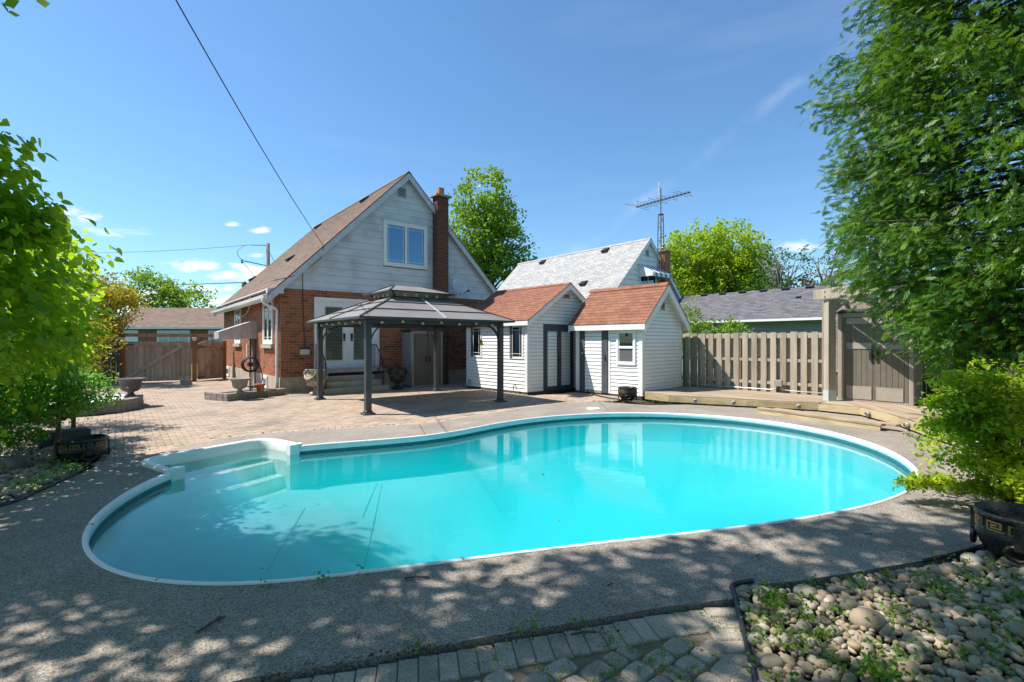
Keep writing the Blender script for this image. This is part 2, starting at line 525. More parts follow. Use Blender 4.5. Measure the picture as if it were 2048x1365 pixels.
mk('cable_black', [(0.015, 0.015, 0.015), (0.03, 0.03, 0.03)], rough=0.6)
mk('edging', [(0.02, 0.02, 0.025), (0.05, 0.05, 0.06)], rough=0.35)
mk('pole_wood', [(0.14, 0.12, 0.10), (0.22, 0.20, 0.17)], rough=0.9, scale=10, stretch=(1, 1, 0.1))
mk('rust', [(0.07, 0.04, 0.03), (0.13, 0.08, 0.06)], rough=0.8, scale=20)
mk('brass', [(0.45, 0.30, 0.08), (0.55, 0.38, 0.12)], rough=0.4, metallic=0.4)
mk('lens_grey', [(0.20, 0.20, 0.20), (0.35, 0.35, 0.34)], rough=0.25, scale=40)
mk('beige_plastic', [(0.55, 0.52, 0.43), (0.62, 0.59, 0.5)], rough=0.5)
mk('sage_plastic', [(0.40, 0.48, 0.45), (0.48, 0.56, 0.53)], rough=0.5)
mk('white_gravel', [(0.35, 0.34, 0.33), (0.62, 0.61, 0.6)], rough=0.8, scale=40, island=0.6)
mk_glass('window_glass', tint=(.9, .93, .95), base=0.0)
mk_glass('mirror_glass', tint=(0.5, 0.6, 0.68), base=0.16)
mk_water()
mk_leaf('maple_leaf', [(0.06, 0.17, 0.014), (0.10, 0.25, 0.016), (0.17, 0.34, 0.02), (0.32, 0.44, 0.02)], trans=(0.75, 1.0, 0.03), tfac=0.62, nscale=1.6)
mk_leaf('shrub_leaf', [(0.04, 0.15, 0.02), (0.075, 0.23, 0.026), (0.13, 0.32, 0.03)], trans=(0.35, 0.75, 0.04), tfac=0.42, nscale=2.5)
mk_leaf('gold_leaf', [(0.08, 0.21, 0.014), (0.18, 0.33, 0.014), (0.38, 0.46, 0.012), (0.62, 0.55, 0.01)], trans=(0.8, 0.85, 0.02), tfac=0.42, nscale=1.6)
mk_leaf('gold_tree_leaf', [(0.14, 0.18, 0.014), (0.34, 0.32, 0.018), (0.5, 0.42, 0.02)], trans=(0.6, 0.45, 0.03), tfac=0.4, nscale=1.0)
mk_leaf('cedar_leaf', [(0.02, 0.058, 0.012), (0.042, 0.115, 0.014), (0.09, 0.19, 0.013), (0.21, 0.32, 0.014)], trans=(0.32, 0.6, 0.02), tfac=0.34, nscale=1.8)
mk_leaf('lime_leaf', [(0.14, 0.25, 0.014), (0.28, 0.40, 0.016), (0.42, 0.52, 0.02)], trans=(0.6, 0.8, 0.03), tfac=0.42, nscale=0.8)
mk_leaf('spring_leaf', [(0.06, 0.15, 0.016), (0.13, 0.25, 0.018), (0.26, 0.38, 0.02)], trans=(0.5, 0.75, 0.02), tfac=0.4, nscale=0.9)
mk_leaf('mid_leaf', [(0.03, 0.08, 0.02), (0.05, 0.12, 0.028), (0.09, 0.16, 0.03)], trans=(0.2, 0.36, 0.03), tfac=0.35, nscale=0.9)
mk_leaf('russet_leaf', [(0.05, 0.02, 0.012), (0.12, 0.045, 0.02), (0.10, 0.10, 0.02)], trans=(0.3, 0.12, 0.03), tfac=0.35, nscale=0.9)
mk_leaf('weed_leaf', [(0.05, 0.13, 0.012), (0.12, 0.24, 0.02), (0.2, 0.32, 0.03)], trans=(0.3, 0.5, 0.02), tfac=0.35, nscale=5)


# ------------------------------------------------------------------ geometry helpers
class MB:
    """collects polygons and links them as ONE mesh object"""

    def __init__(self):
        self.v = []
        self.f = []

    def poly(self, pts):
        b = len(self.v)
        self.v += [tuple(p) for p in pts]
        self.f.append(tuple(range(b, b + len(pts))))
        return self

    def hexa(self, p):
        """8 corners: bottom 0-3 ccw, top 4-7"""
        b = len(self.v)
        self.v += [tuple(q) for q in p]
        for f in ((3, 2, 1, 0), (4, 5, 6, 7), (0, 1, 5, 4), (1, 2, 6, 5), (2, 3, 7, 6), (3, 0, 4, 7)):
            self.f.append(tuple(b + i for i in f))
        return self

    def box(self, x0, x1, y0, y1, z0, z1):
        return self.hexa([(x0, y0, z0), (x1, y0, z0), (x1, y1, z0), (x0, y1, z0), (x0, y0, z1), (x1, y0, z1), (x1, y1, z1), (x0, y1, z1)])

    def cbox(self, x0, x1, y0, y1, z0, z1, c=0.01):
        """box with a chamfered top and chamfered vertical edges"""
        b = len(self.v)

        def ring(z, i):
            return [(x0 + c + i, y0 + i, z), (x1 - c - i, y0 + i, z), (x1 - i, y0 + c + i, z), (x1 - i, y1 - c - i, z),
                    (x1 - c - i, y1 - i, z), (x0 + c + i, y1 - i, z), (x0 + i, y1 - c - i, z), (x0 + i, y0 + c + i, z)]
        self.v += ring(z0, 0) + ring(z1 - c, 0) + ring(z1, c)
        for r in (0, 8):
            for k in range(8):
                a, d = b + r + k, b + r + (k + 1) % 8
                self.f.append((a, d, d + 8, a + 8))
        self.f.append(tuple(b + 16 + k for k in range(8)))
        self.f.append(tuple(b + 7 - k for k in range(8)))
        return self

    def beam(self, p, q, w, h, up=(0, 0, 1)):
        """rectangular bar from p to q, w across, h along up"""
        p, q, up = Vector(p), Vector(q), Vector(up)
        d = (q - p).normalized()
        s = d.cross(up).normalized() * (w / 2)
        t = s.cross(d).normalized() * (h / 2)
        c = []
        for e in (p, q):
            c.append([e - s - t, e + s - t, e + s + t, e - s + t])
        a, b = c
        return self.hexa([a[0], a[1], b[1], b[0], a[3], a[2], b[2], b[3]])

    def extr(self, poly, off):
        """prism: closed 3D polygon moved by off"""
        n = len(poly)
        b = len(self.v)
        off = Vector(off)
        self.v += [tuple(p) for p in poly] + [tuple(Vector(p) + off) for p in poly]
        self.f.append(tuple(b + n - 1 - i for i in range(n)))
        self.f.append(tuple(b + n + i for i in range(n)))
        for i in range(n):
            j = (i + 1) % n
            self.f.append((b + i, b + j, b + n + j, b + n + i))
        return self

    def tube(self, pts, r, seg=8, cap=True):
        pts = [Vector(p) for p in pts]
        rs = r if isinstance(r, (list, tuple)) else [r] * len(pts)
        b = len(self.v)
        prev = None
        for i, p in enumerate(pts):
            d = (pts[min(i + 1, len(pts) - 1)] - pts[max(i - 1, 0)]).normalized()
            if prev is None:
                u = d.cross(Vector((0, 0, 1)))
                if u.length < 1e-3:
                    u = Vector((1, 0, 0))
            else:
                u = prev - d * prev.dot(d)
            u.normalize()
            prev = u
            w = d.cross(u)
            for k in range(seg):
                a = 2 * PI * k / seg
                self.v.append(tuple(p + (u * math.cos(a) + w * math.sin(a)) * rs[i]))
        for i in range(len(pts) - 1):
            for k in range(seg):
                a, c = b + i * seg + k, b + i * seg + (k + 1) % seg
                self.f.append((a, c, c + seg, a + seg))
        if cap:
            self.f.append(tuple(b + seg - 1 - k for k in range(seg)))
            e = b + (len(pts) - 1) * seg
            self.f.append(tuple(e + k for k in range(seg)))
        return self

    def lathe(self, prof, seg=24, c=(0, 0, 0), flute=0.0, nfl=0):
        b = len(self.v)
        for r, z in prof:
            for k in range(seg):
                a = 2 * PI * k / seg
                rr = r * (1 + flute * math.cos(nfl * a)) if nfl else r
                self.v.append((c[0] + rr * math.cos(a), c[1] + rr * math.sin(a), c[2] + z))
        for i in range(len(prof) - 1):
            for k in range(seg):
                a, d = b + i * seg + k, b + i * seg + (k + 1) % seg
                self.f.append((a, d, d + seg, a + seg))
        self.f.append(tuple(b + seg - 1 - k for k in range(seg)))
        e = b + (len(prof) - 1) * seg
        self.f.append(tuple(e + k for k in range(seg)))
        return self

    def mesh(self, name, mat, smooth=False):
        me = bpy.data.meshes.new(name)
        me.from_pydata(self.v, [], self.f)
        if smooth:
            me.polygons.foreach_set('use_smooth', [True] * len(me.polygons))
        me.materials.append(MATS[mat])
        me.update()
        return me


def tag(o, label=None, cat=None, group=None, kind=None):
    for k, v in (('label', label), ('category', cat), ('group', group), ('kind', kind)):
        if v:
            o[k] = v
    return o


def link(name, data, parent=None, mat4=None):
    o = bpy.data.objects.new(name, data)
    COL.objects.link(o)
    if parent is not None:
        o.parent = parent
    if mat4 is not None:
        o.matrix_local = mat4
    return o


def part(parent, name, mb, mat, smooth=False, label=None, kind=None):
    o = link(name, mb.mesh(name, mat, smooth), parent)
    return tag(o, label, None, None, kind)


ROOT = {}


def thing(name, loc, rz, label, cat, group=None):
    o = link(name, None)
    o.location = loc
    o.rotation_euler = (0, 0, rz)
    ROOT[o.name] = Matrix.Translation(Vector(loc)) @ Matrix.Rotation(rz, 4, 'Z')
    return tag(o, label, cat, group)


def solo(name, mb, mat, label, cat, group=None, loc=(0, 0, 0), rz=0, smooth=False, kind=None):
    o = link(name, mb.mesh(name, mat, smooth))
    o.location = loc
    o.rotation_euler = (0, 0, rz)
    ROOT[o.name] = Matrix.Translation(Vector(loc)) @ Matrix.Rotation(rz, 4, 'Z')
    return tag(o, label, cat, group, kind)


def copy_tree(o, parent=None):
    kids = list(o.children)
    c = o.copy()
    COL.objects.link(c)
    if parent is not None:
        c.parent = parent
    for k in kids:
        copy_tree(k, c)
    return c


def mesh_np(name, V, F, mat, smooth=False):
    """V (n,3), F (m,k) numpy -> mesh"""
    me = bpy.data.meshes.new(name)
    V = np.ascontiguousarray(V, dtype=np.float32)
    F = np.ascontiguousarray(F, dtype=np.int32)
    m, k = F.shape
    me.vertices.add(len(V))
    me.vertices.foreach_set('co', V.ravel())
    me.loops.add(m * k)
    me.loops.foreach_set('vertex_index', F.ravel())
    me.polygons.add(m)
    me.polygons.foreach_set('loop_start', np.arange(0, m * k, k, dtype=np.int32))
    me.polygons.foreach_set('loop_total', np.full(m, k, dtype=np.int32))
    if smooth:
        me.polygons.foreach_set('use_smooth', np.ones(m, dtype=bool))
    me.materials.append(MATS[mat])
    me.update()
    me.validate()
    return me


def pieces(parent, name, base, mats4, mat, limit=300, smooth=False, stuffname=None):
    """base: MB or list of MBs (unit shapes); mats4: local matrices. The nearest `limit` become objects sharing meshes,
    the rest one joined part."""
    bases = base if isinstance(base, list) else [base]
    rm = ROOT[parent.name]
    cp = Vector((0, 0, 1.6))
    order = sorted(range(len(mats4)), key=lambda i: ((rm @ mats4[i].translation) - cp).length)
    meshes = [b.mesh(name, mat, smooth) for b in bases]
    for i in order[:limit]:
        link(name, meshes[i % len(bases)], parent, mats4[i])
    rest = order[limit:]
    if rest:
        mb = MB()
        for i in rest:
            b = bases[i % len(bases)]
            n = len(mb.v)
            M = mats4[i]
            mb.v += [tuple(M @ Vector(p)) for p in b.v]
            mb.f += [tuple(n + q for q in f) for f in b.f]
        part(parent, stuffname or name, mb, mat, smooth, kind='stuff')


def frame4(o, x, y, z, sx=1, sy=1, sz=1):
    """matrix with columns x*sx, y*sy, z*sz at o"""
    x, y, z = Vector(x) * sx, Vector(y) * sy, Vector(z) * sz
    return Matrix(((x.x, y.x, z.x, o[0]), (x.y, y.y, z.y, o[1]), (x.z, y.z, z.z, o[2]), (0, 0, 0, 1)))


UNIT = MB().box(-.5, .5, -.5, .5, -.5, .5)


def cut(a, b, holes):
    """interval [a,b] minus holes [(h0,h1)]"""
    segs = [(a, b)]
    for h0, h1 in holes:
        new = []
        for s, e in segs:
            if h1 <= s or h0 >= e:
                new.append((s, e))
                continue
            if h0 > s:
                new.append((s, h0))
            if h1 < e:
                new.append((h1, e))
        segs = new
    return [(s, e) for s, e in segs if e - s > 0.02]


def brick_wall(O, d, n, L, z0, z1, holes, out, bl=0.235, bh=0.085, joint=0.012, depth=0.03, jit=0.002):
    """appends matrices of bricks on a wall; holes are (t0,t1,z0,z1)"""
    O, d, n = Vector(O), Vector(d), Vector(n)
    rows = int((z1 - z0) / bh)
    bh = (z1 - z0) / rows
    for r in range(rows):
        za, zb = z0 + r * bh, z0 + (r + 1) * bh
        zc = (za + zb) / 2
        hs = [(h[0], h[1]) for h in holes if h[2] < zc < h[3]]
        off = (r % 2) * bl / 2
        x = -off
        while x < L:
            a, b = max(0, x), min(L, x + bl)
            x += bl
            for s, e in cut(a, b, hs):
                if e - s < 0.03:
                    continue
                w = e - s - joint
                p = O + d * ((s + e) / 2) + Vector((0, 0, zc - O.z)) + n * (-depth / 2 + 0.007 + R.uniform(-jit, jit))
                out.append(frame4(p, d, n, (0, 0, 1), w, depth, bh - joint))


def shingles(P0, e, s, n, L, S, out, expo=0.14, tab=0.3, clip=None, thick=0.012):
    """tabs of asphalt shingle over a slope: P0 eave corner, e along the eave, s up the slope, n outward"""
    P0, e, s, n = Vector(P0), Vector(e), Vector(s), Vector(n)
    rows = int(round(S / expo))
    expo = S / rows
    for r in range(rows):
        off = (r % 2) * tab * 0.5
        x = -off
        while x < L:
            a, b = max(0, x), min(L, x + tab)
            x += tab
            if clip:
                lo, hi = clip((r + .5) * expo)
                a, b = max(a, lo), min(b, hi)
            if b - a < 0.03:
                continue
            # a tab leans slightly: its lower edge proud
            sv = (s * 1.0 - n * 0.06).normalized()
            nv = e.cross(sv).normalized()
            if nv.dot(n) < 0:
                nv = -nv
            p = P0 + e * ((a + b) / 2) + s * ((r + 0.5) * expo) + n * (0.009 + R.uniform(-.0015, .0015))
            out.append(frame4(p, e, sv, nv, b - a - 0.007, expo * 1.08, thick))


def siding(parent, O, d, n, z0, z1, span, holes, expo, mat='white_siding', name='siding_plank', proud=0.022, gap=.009):
    """lapped planks: span(z)->(t0,t1) of the wall outline at height z"""
    O, d, n = Vector(O), Vector(d), Vector(n)
    rows = max(1, int(round((z1 - z0) / expo)))
    expo = (z1 - z0) / rows
    for r in range(rows):
        za, zb = z0 + r * expo, z0 + (r + 1) * expo
        zm = (za + zb) / 2
        a0, b0 = span(za)
        a1, b1 = span(min(zb, z1 - 1e-4))
        if b0 - a0 < 0.03:
            continue
        hs = [(h[0], h[1]) for h in holes if h[2] < zm < h[3]]
        for s, e in cut(a0, b0, hs):
            zb = z0 + (r + 1) * expo
            s1 = max(s, a1) if abs(s - a0) < 1e-6 else s
            e1 = min(e, b1) if abs(e - b0) < 1e-6 else e
            if e1 <= s1:
                s1 = e1 = (s + e) / 2
            q = lambda t, z, o: tuple(O + d * t + n * o + Vector((0, 0, z - O.z)))
            zb -= gap
            mb = MB().hexa([q(s, za, 0), q(e, za, 0), q(e, za, proud), q(s, za, proud),
                            q(s1, zb, 0), q(e1, zb, 0), q(e1, zb, 0.003), q(s1, zb, 0.003)])
            part(parent, name, mb, mat)


def area2(p):
    return 0.5 * sum(p[i][0] * p[(i + 1) % len(p)][1] - p[(i + 1) % len(p)][0] * p[i][1] for i in range(len(p)))


def inside(p, poly):
    x, y = p[0], p[1]
    c = False
    n = len(poly)
    j = n - 1
    for i in range(n):
        xi, yi = poly[i][0], poly[i][1]
        xj, yj = poly[j][0], poly[j][1]
        if (yi > y) != (yj > y) and x < (xj - xi) * (y - yi) / (yj - yi) + xi:
            c = not c
        j = i
    return c


def sheet(outer, holes, z, skirt=0.0):
    """flat polygon with holes; z number or function(x,y); skirt gives it a side face"""
    zf = z if callable(z) else (lambda x, y: z)
    loops = [[Vector((x, y, 0)) for x, y in outer]] + [[Vector((x, y, 0)) for x, y in h] for h in holes]
    tris = tessellate_polygon(loops)
    flat = [p for lp in loops for p in lp]
    mb = MB()
    mb.v = [(p.x, p.y, zf(p.x, p.y)) for p in flat]
    for t in tris:
        a, b, c = (flat[i] for i in t)
        cr = (b.x - a.x) * (c.y - a.y) - (b.y - a.y) * (c.x - a.x)
        if abs(cr) < 1e-9:
            continue
        mb.f.append(tuple(t) if cr > 0 else tuple(reversed(t)))
    if skirt:
        for lp in loops:
            n = len(lp)
            for i in range(n):
                a, b = lp[i], lp[(i + 1) % n]
                mb.poly([(a.x, a.y, zf(a.x, a.y) - skirt), (b.x, b.y, zf(b.x, b.y) - skirt), (b.x, b.y, zf(b.x, b.y)), (a.x, a.y, zf(a.x, a.y))])
    return mb


def clip_poly(poly, nx, ny, c):
    """keep nx*x+ny*y <= c"""
    out = []
    n = len(poly)
    for i in range(n):
        p, q = poly[i], poly[(i + 1) % n]
        dp, dq = nx * p[0] + ny * p[1] - c, nx * q[0] + ny * q[1] - c
        if dp <= 0:
            out.append(p)
        if (dp < 0 < dq) or (dq < 0 < dp):
            t = dp / (dp - dq)
            out.append((p[0] + t * (q[0] - p[0]), p[1] + t * (q[1] - p[1])))
    return out


def catmull(pts, n=6, closed=True):
    out = []
    m = len(pts)
    rng = range(m) if closed else range(m - 1)
    for i in rng:
        if closed:
            p0, p1, p2, p3 = pts[i - 1], pts[i], pts[(i + 1) % m], pts[(i + 2) % m]
        else:
            p0, p1, p2, p3 = pts[max(i - 1, 0)], pts[i], pts[i + 1], pts[min(i + 2, m - 1)]
        for k in range(n):
            t = k / n
            out.append(tuple(0.5 * ((2 * p1[j]) + (-p0[j] + p2[j]) * t + (2 * p0[j] - 5 * p1[j] + 4 * p2[j] - p3[j]) * t * t +
                                    (-p0[j] + 3 * p1[j] - 3 * p2[j] + p3[j]) * t ** 3) for j in range(len(p1))))
    if not closed:
        out.append(tuple(pts[-1]))
    return out


def smooth_pts(pts, it=2, closed=False):
    pts = [tuple(p) for p in pts]
    for _ in range(it):
        new = list(pts)
        rng = range(len(pts)) if closed else range(1, len(pts) - 1)
        for i in rng:
            a, b, c = pts[i - 1], pts[i], pts[(i + 1) % len(pts)]
            new[i] = tuple((a[j] + 2 * b[j] + c[j]) / 4 for j in range(len(b)))
        pts = new
    return pts


def sweep(path, prof, closed=False):
    """path: 2D points; prof: (offset to the left of travel, z)"""
    mb = MB()
    n = len(path)
    m = len(prof)
    for i in range(n):
        if closed:
            a, c = Vector(path[i - 1]), Vector(path[(i + 1) % n])
        else:
            a, c = Vector(path[max(i - 1, 0)]), Vector(path[min(i + 1, n - 1)])
        d = (c - a).normalized()
        nr = Vector((-d.y, d.x))
        for o, z in prof:
            mb.v.append((path[i][0] + nr.x * o, path[i][1] + nr.y * o, z))
    for i in range(n if closed else n - 1):
        j = (i + 1) % n
        for k in range(m - 1):
            mb.f.append((i * m + k, j * m + k, j * m + k + 1, i * m + k + 1))
    if not closed:
        mb.f.append(tuple(range(m)))
        mb.f.append(tuple((n - 1) * m + m - 1 - k for k in range(m)))
    return mb


def offset_path(path, o, closed=False):
    n = len(path)
    out = []
    for i in range(n):
        if closed:
            a, c = Vector(path[i - 1]), Vector(path[(i + 1) % n])
        else:
            a, c = Vector(path[max(i - 1, 0)]), Vector(path[min(i + 1, n - 1)])
        d = (c - a).normalized()
        out.append((path[i][0] - d.y * o, path[i][1] + d.x * o))
    return out


# ------------------------------------------------------------------ foliage helpers
def leaf_mesh(name, C, size, mat, shape='leaf', up=0.5, droop=None, outward=None, rs=NR):
    """C (n,3) leaf centres -> one mesh of small leaves; droop: preferred axis direction (n,3)"""
    n = len(C)
    if shape == 'leaf':      # folded oval, 6 verts, 4 tris
        T = np.array([(0, 0, 0), (.30, .28, .06), (.30, -.28, .06), (.72, .22, .05), (.72, -.22, .05), (1, 0, -.04), (.5, 0, -.04)])
        F = np.array([(0, 6, 1), (0, 2, 6), (1, 6, 3), (2, 4, 6), (3, 6, 5), (4, 5, 6)])
    elif shape == 'quad':
        T = np.array([(0, 0, 0), (.5, .34, .05), (1, 0, 0), (.5, -.34, -.02)])
        F = np.array([(0, 1, 2), (0, 2, 3)])
    elif shape == 'heart':
        T = np.array([(0, 0, 0), (-.08, .3, .05), (.25, .46, .08), (.62, .32, .05), (1.05, 0, -.08), (.62, -.32, .05), (.25, -.46, .08), (-.08, -.3, .05), (.4, 0, -.03)])
        F = np.array([(8, 0, 7), (8, 7, 6), (8, 6, 5), (8, 5, 4), (8, 4, 3), (8, 3, 2), (8, 2, 1), (8, 1, 0)])
    elif shape == 'spray':   # a flat fan of scale-leaved twigs
        tv, tf = [], []

        def sliver(p, q, w):
            p, q = np.array(p, float), np.array(q, float)
            d = q - p
            s = np.array((-d[1], d[0], 0))
            s = s / (np.linalg.norm(s) + 1e-9) * w
            b = len(tv)
            tv.extend([p - s * .5, p + s * .5, q, (p + q) / 2 + s * 1.2, (p + q) / 2 - s * 1.2])
            tf.extend([(b, b + 4, b + 3), (b, b + 3, b + 1), (b + 4, b + 2, b + 3)])
        sliver((0, 0, 0), (1, 0, -.12), .03)
        for i, t in enumerate((.15, .3, .45, .6, .75)):
            l = .42 * (1 - t * .55)
            sg = 1 if i % 2 else -1
            sliver((t, 0, -.12 * t), (t + l * .75, sg * l * .7, -.12 * t - .05), .032)
            sliver((t + .08, 0, -.12 * t), (t + .08 + l * .7, -sg * l * .55, -.12 * t - .05), .03)
            sliver((t + l * .35, sg * l * .33, -.12 * t - .02), (t + l * .95, sg * l * .3, -.12 * t - .06), .028)
        T, F = np.array(tv), np.array(tf)
    ax = rs.normal(size=(n, 3))
    if droop is not None:
        ax = ax * 0.45 + droop
    ax /= np.linalg.norm(ax, axis=1)[:, None]
    nz = rs.normal(size=(n, 3)) * (1 - up) + np.array((0, 0, up * 1.6))
    if outward is not None:
        nz = nz + outward
    y = np.cross(nz, ax)
    y /= (np.linalg.norm(y, axis=1)[:, None] + 1e-9)
    z = np.cross(ax, y)
    sz = size * rs.uniform(0.65, 1.25, size=n)
    k = len(T)
    V = C[:, None, :] + sz[:, None, None] * (T[None, :, 0, None] * ax[:, None, :] + T[None, :, 1, None] * y[:, None, :] + T[None, :, 2, None] * z[:, None, :])
    FF = (F[None, :, :] + (np.arange(n) * k)[:, None, None]).reshape(-1, 3)
    return mesh_np(name, V.reshape(-1, 3), FF, mat)


def clump_points(ells, twigs, per, spread, rs=NR, shell=0.55):
    """ells: (cx,cy,cz,rx,ry,rz,weight). Returns leaf centres and outward directions, gathered in twig clumps."""
    tot = sum(e[6] for e in ells)
    P, O = [], []
    for e in ells:
        k = max(1, int(twigs * e[6] / tot))
        d = rs.normal(size=(k, 3))
        d /= np.linalg.norm(d, axis=1)[:, None]
        r = (shell + (1 - shell) * rs.uniform(size=k) ** 0.6)
        far = rs.uniform(size=k) < 0.18
        r = np.where(far, rs.uniform(0.95, 1.12, size=k), r)
        c = np.array(e[:3]) + d * np.array(e[3:6]) * r[:, None]
        m = per
        q = np.repeat(c, m, axis=0) + rs.normal(size=(k * m, 3)) * spread * np.array((1, 1, .65))
        P.append(q)
        O.append(np.repeat(d, m, axis=0))
    return np.concatenate(P), np.concatenate(O)


def branches(mb, base, ells, n, r0, rs=R, sag=0.0):
    """limbs from points up the trunk into the crown ellipsoids"""
    base = Vector(base)
    for i in range(n):
        e = ells[i % len(ells)]
        d = Vector((rs.gauss(0, 1), rs.gauss(0, 1), rs.gauss(0, 1))).normalized()
        q = Vector((e[0] + d.x * e[3] * .8, e[1] + d.y * e[4] * .8, e[2] + d.z * e[5] * .8))
        h = rs.uniform(.35, .8)
        p = Vector((base.x, base.y, base.z + (max(q.z, base.z + 1) - base.z) * h * .8))
        mid = p.lerp(q, .5) + Vector((rs.uniform(-.1, .1), rs.uniform(-.1, .1), rs.uniform(0, .15))) * (q - p).length
        mb.tube([p, mid, q], [r0, r0 * .55, r0 * .12], 5)


def tree(name, base, trunk_h, trunk_r, ells, twigs, per, spread, lsize, leafmat, label, cat, group=None, shape='quad', nb=24, bark='bark',
         up=0.45, seed=1, shell=0.55, lean=(0, 0)):
    t = thing(name, base, 0, label, cat, group)
    rs = np.random.RandomState(seed)
    rr = random.Random(seed)
    mb = MB()
    pts = [(rr.uniform(-.05, .05) * i + lean[0] * i / 5, rr.uniform(-.05, .05) * i + lean[1] * i / 5, trunk_h * i / 5) for i in range(6)]
    mb.tube(pts, [trunk_r * (1 - .14 * i) for i in range(6)], 9)
    part(t, 'trunk', mb, bark, True)
    loc = [(e[0] - base[0], e[1] - base[1], e[2] - base[2]) + tuple(e[3:]) for e in ells]
    mb = MB()
    branches(mb, (0, 0, trunk_h * .3), loc, nb, trunk_r * .45, rr)
    part(t, 'limbs', mb, bark, True)
    P, O = clump_points(loc, twigs, per, spread, rs, shell)
    P = P[P[:, 2] > 0.05]
    o = link('crown', leaf_mesh('crown', P, lsize, leafmat, shape, up, rs=rs), t)
    return t


# ================================================================== THE SETTING
# pool outline: outer edge of the coping, from the near side of the step unit round to its far side
POOL = [(-4.18, 5.86), (-4.2, 5.57), (-4.12, 5.14), (-3.99, 4.74), (-3.81, 4.33), (-3.62, 4.03), (-3.41, 3.78), (-3.17, 3.56), (-2.92, 3.38),
        (-2.66, 3.25), (-2.37, 3.17), (-2.07, 3.13), (-1.81, 3.13), (-1.53, 3.17), (-1.28, 3.23), (-0.78, 3.37), (-0.09, 3.57),
        (0.33, 3.69), (0.78, 3.81), (1.47, 3.97), (2.14, 4.14), (2.85, 4.36), (3.45, 4.62), (3.95, 4.88), (4.41, 5.2), (4.83, 5.6),
        (5.20, 6.12), (5.5, 6.76), (5.72, 7.5), (5.75, 8.35), (5.53, 9.2), (4.98, 9.98), (4.14, 10.56), (3.13, 10.86), (2.0, 10.80),
        (1.04, 10.44), (0.2, 9.9), (-0.38, 9.32), (-0.76, 8.78), (-1.07, 8.38), (-1.46, 8.07), (-1.99, 7.84), (-2.58, 7.64), (-2.98, 7.47),
        (-3.25, 7.32)]
POOL = smooth_pts(POOL, 2)
POOLS = catmull(POOL, 3, closed=False)
Dp, Cp = Vector(POOLS[0]), Vector(POOLS[-1])
w_ = (Cp - Dp).normalized()
o_ = Vector((-w_.y, w_.x))
SW = (Cp - Dp).length
SD = 0.90


def stp(s, t):
    p = Dp + w_ * s + o_ * t
    return (p.x, p.y)


# step unit outline D -> A -> B -> C with rounded corners
STEP = [stp(0, 0), stp(0, .3), stp(0, .62), stp(.03, .75), stp(.1, .85), stp(.24, .9), stp(.6, .9), stp(1.1, .9), stp(SW - .26, .9), stp(SW - .12, .86),
        stp(SW - .03, .76), stp(SW, .62), stp(SW, .3), stp(SW, 0)]
FULL = POOLS + STEP[::-1][1:-1]      # ccw
WATER_Z = -0.11
hole = offset_path(POOLS, .0)
HOLE = FULL

CONC = [(-5.34, 6.24), (-5.08, 6.73), (-4.98, 7.45), (-4.70, 7.97), (-4.27, 8.33), (-3.52, 8.66), (-2.66, 8.95), (-1.85, 9.22), (-1.40, 9.62), (-0.51, 10.6),
        (0.3, 11.5), (0.95, 12.15), (1.6, 12.6), (2.2, 12.75), (3.36, 12.0), (4.4, 12.1), (7.5, 10.7), (7.7, 9.0), (7.2, 6.0), (7.6, 5.0), (7.4, 3.9), (4.07, 3.95), (3.58, 3.72),
        (3.19, 3.56), (2.84, 3.46), (2.42, 3.34), (1.9, 3.2), (1.52, 3.15), (1.41, 2.99), (1.18, 2.95), (.86, 2.88), (.42, 2.75), (-.07, 2.62),
        (-.76, 2.41), (-1.28, 2.27), (-1.9, 2.05), (-2.6, 1.6), (-3.5, .6), (-6.5, .6), (-6.2, 2.2), (-5.4, 3.7), (-4.93, 4.62), (-5.0, 5.1), (-5.2, 5.75)]
g_out = [(-400, -60), (400, -60), (400, 900), (-400, 900)]
solo('ground', sheet(g_out, [HOLE], -0.075), 'grass', 'flat grassy ground around the yard and the neighbouring lots', None, kind='structure')
yard = [(-22, -6), (14, -6), (14, 8), (7.9, 13.2), (5.5, 15.6), (2.2, 16.5), (-0.5, 21), (-13, 23), (-18, 21), (-18, 8)]
solo('yard_soil', sheet(yard, [HOLE], -0.06), 'soil', 'bare soil under the paving and the beds', None, kind='structure')
solo('concrete_deck', sheet(CONC, [HOLE], 0.0, 0.055), 'concrete_aggregate', 'grey exposed aggregate concrete apron round the pool', None, kind='structure')

# ------------------------------------------------------------------ the pool
pool = thing('swimming_pool', (0, 0, 0), 0, 'kidney-shaped in-ground pool of turquoise water with white coping', 'pool')
cop = [(.002, -.03), (.002, .006), (-.005, .012), (-.014, .014), (-.026, .012), (-.034, .004), (-.037, -.01), (-.037, -.075), (-.030, -.08)]
cop = [(-a, z) for a, z in cop]          # travel is ccw: inside lies to the left
part(pool, 'coping', sweep(POOLS, cop), 'coping_white', True)
LN = offset_path(POOLS, .028)
part(pool, 'liner_band', sweep(LN, [(0, -.07), (0.004, -.17)]), 'liner_band', True)


def fz(x, y):
    return -0.62


LW = offset_path(POOLS, .034)


def floor_z(x, y):
    d = 9.0
    q = Vector((x, y))
    for i in range(len(LW)):
        a, b = Vector(LW[i - 1]), Vector(LW[i])
        ab = b - a
        t = max(0, min(1, (q - a).dot(ab) / max(ab.length_squared, 1e-9)))
        d = min(d, (a + ab * t - q).length)
    s = max(0, min(1, (d - .05) / 1.7))
    k = max(0, min(1, (x + 2.2) / 3.4))
    k = k * k * (3 - 2 * k)
    return -0.62 - .95 * k * s * s * (3 - 2 * s)


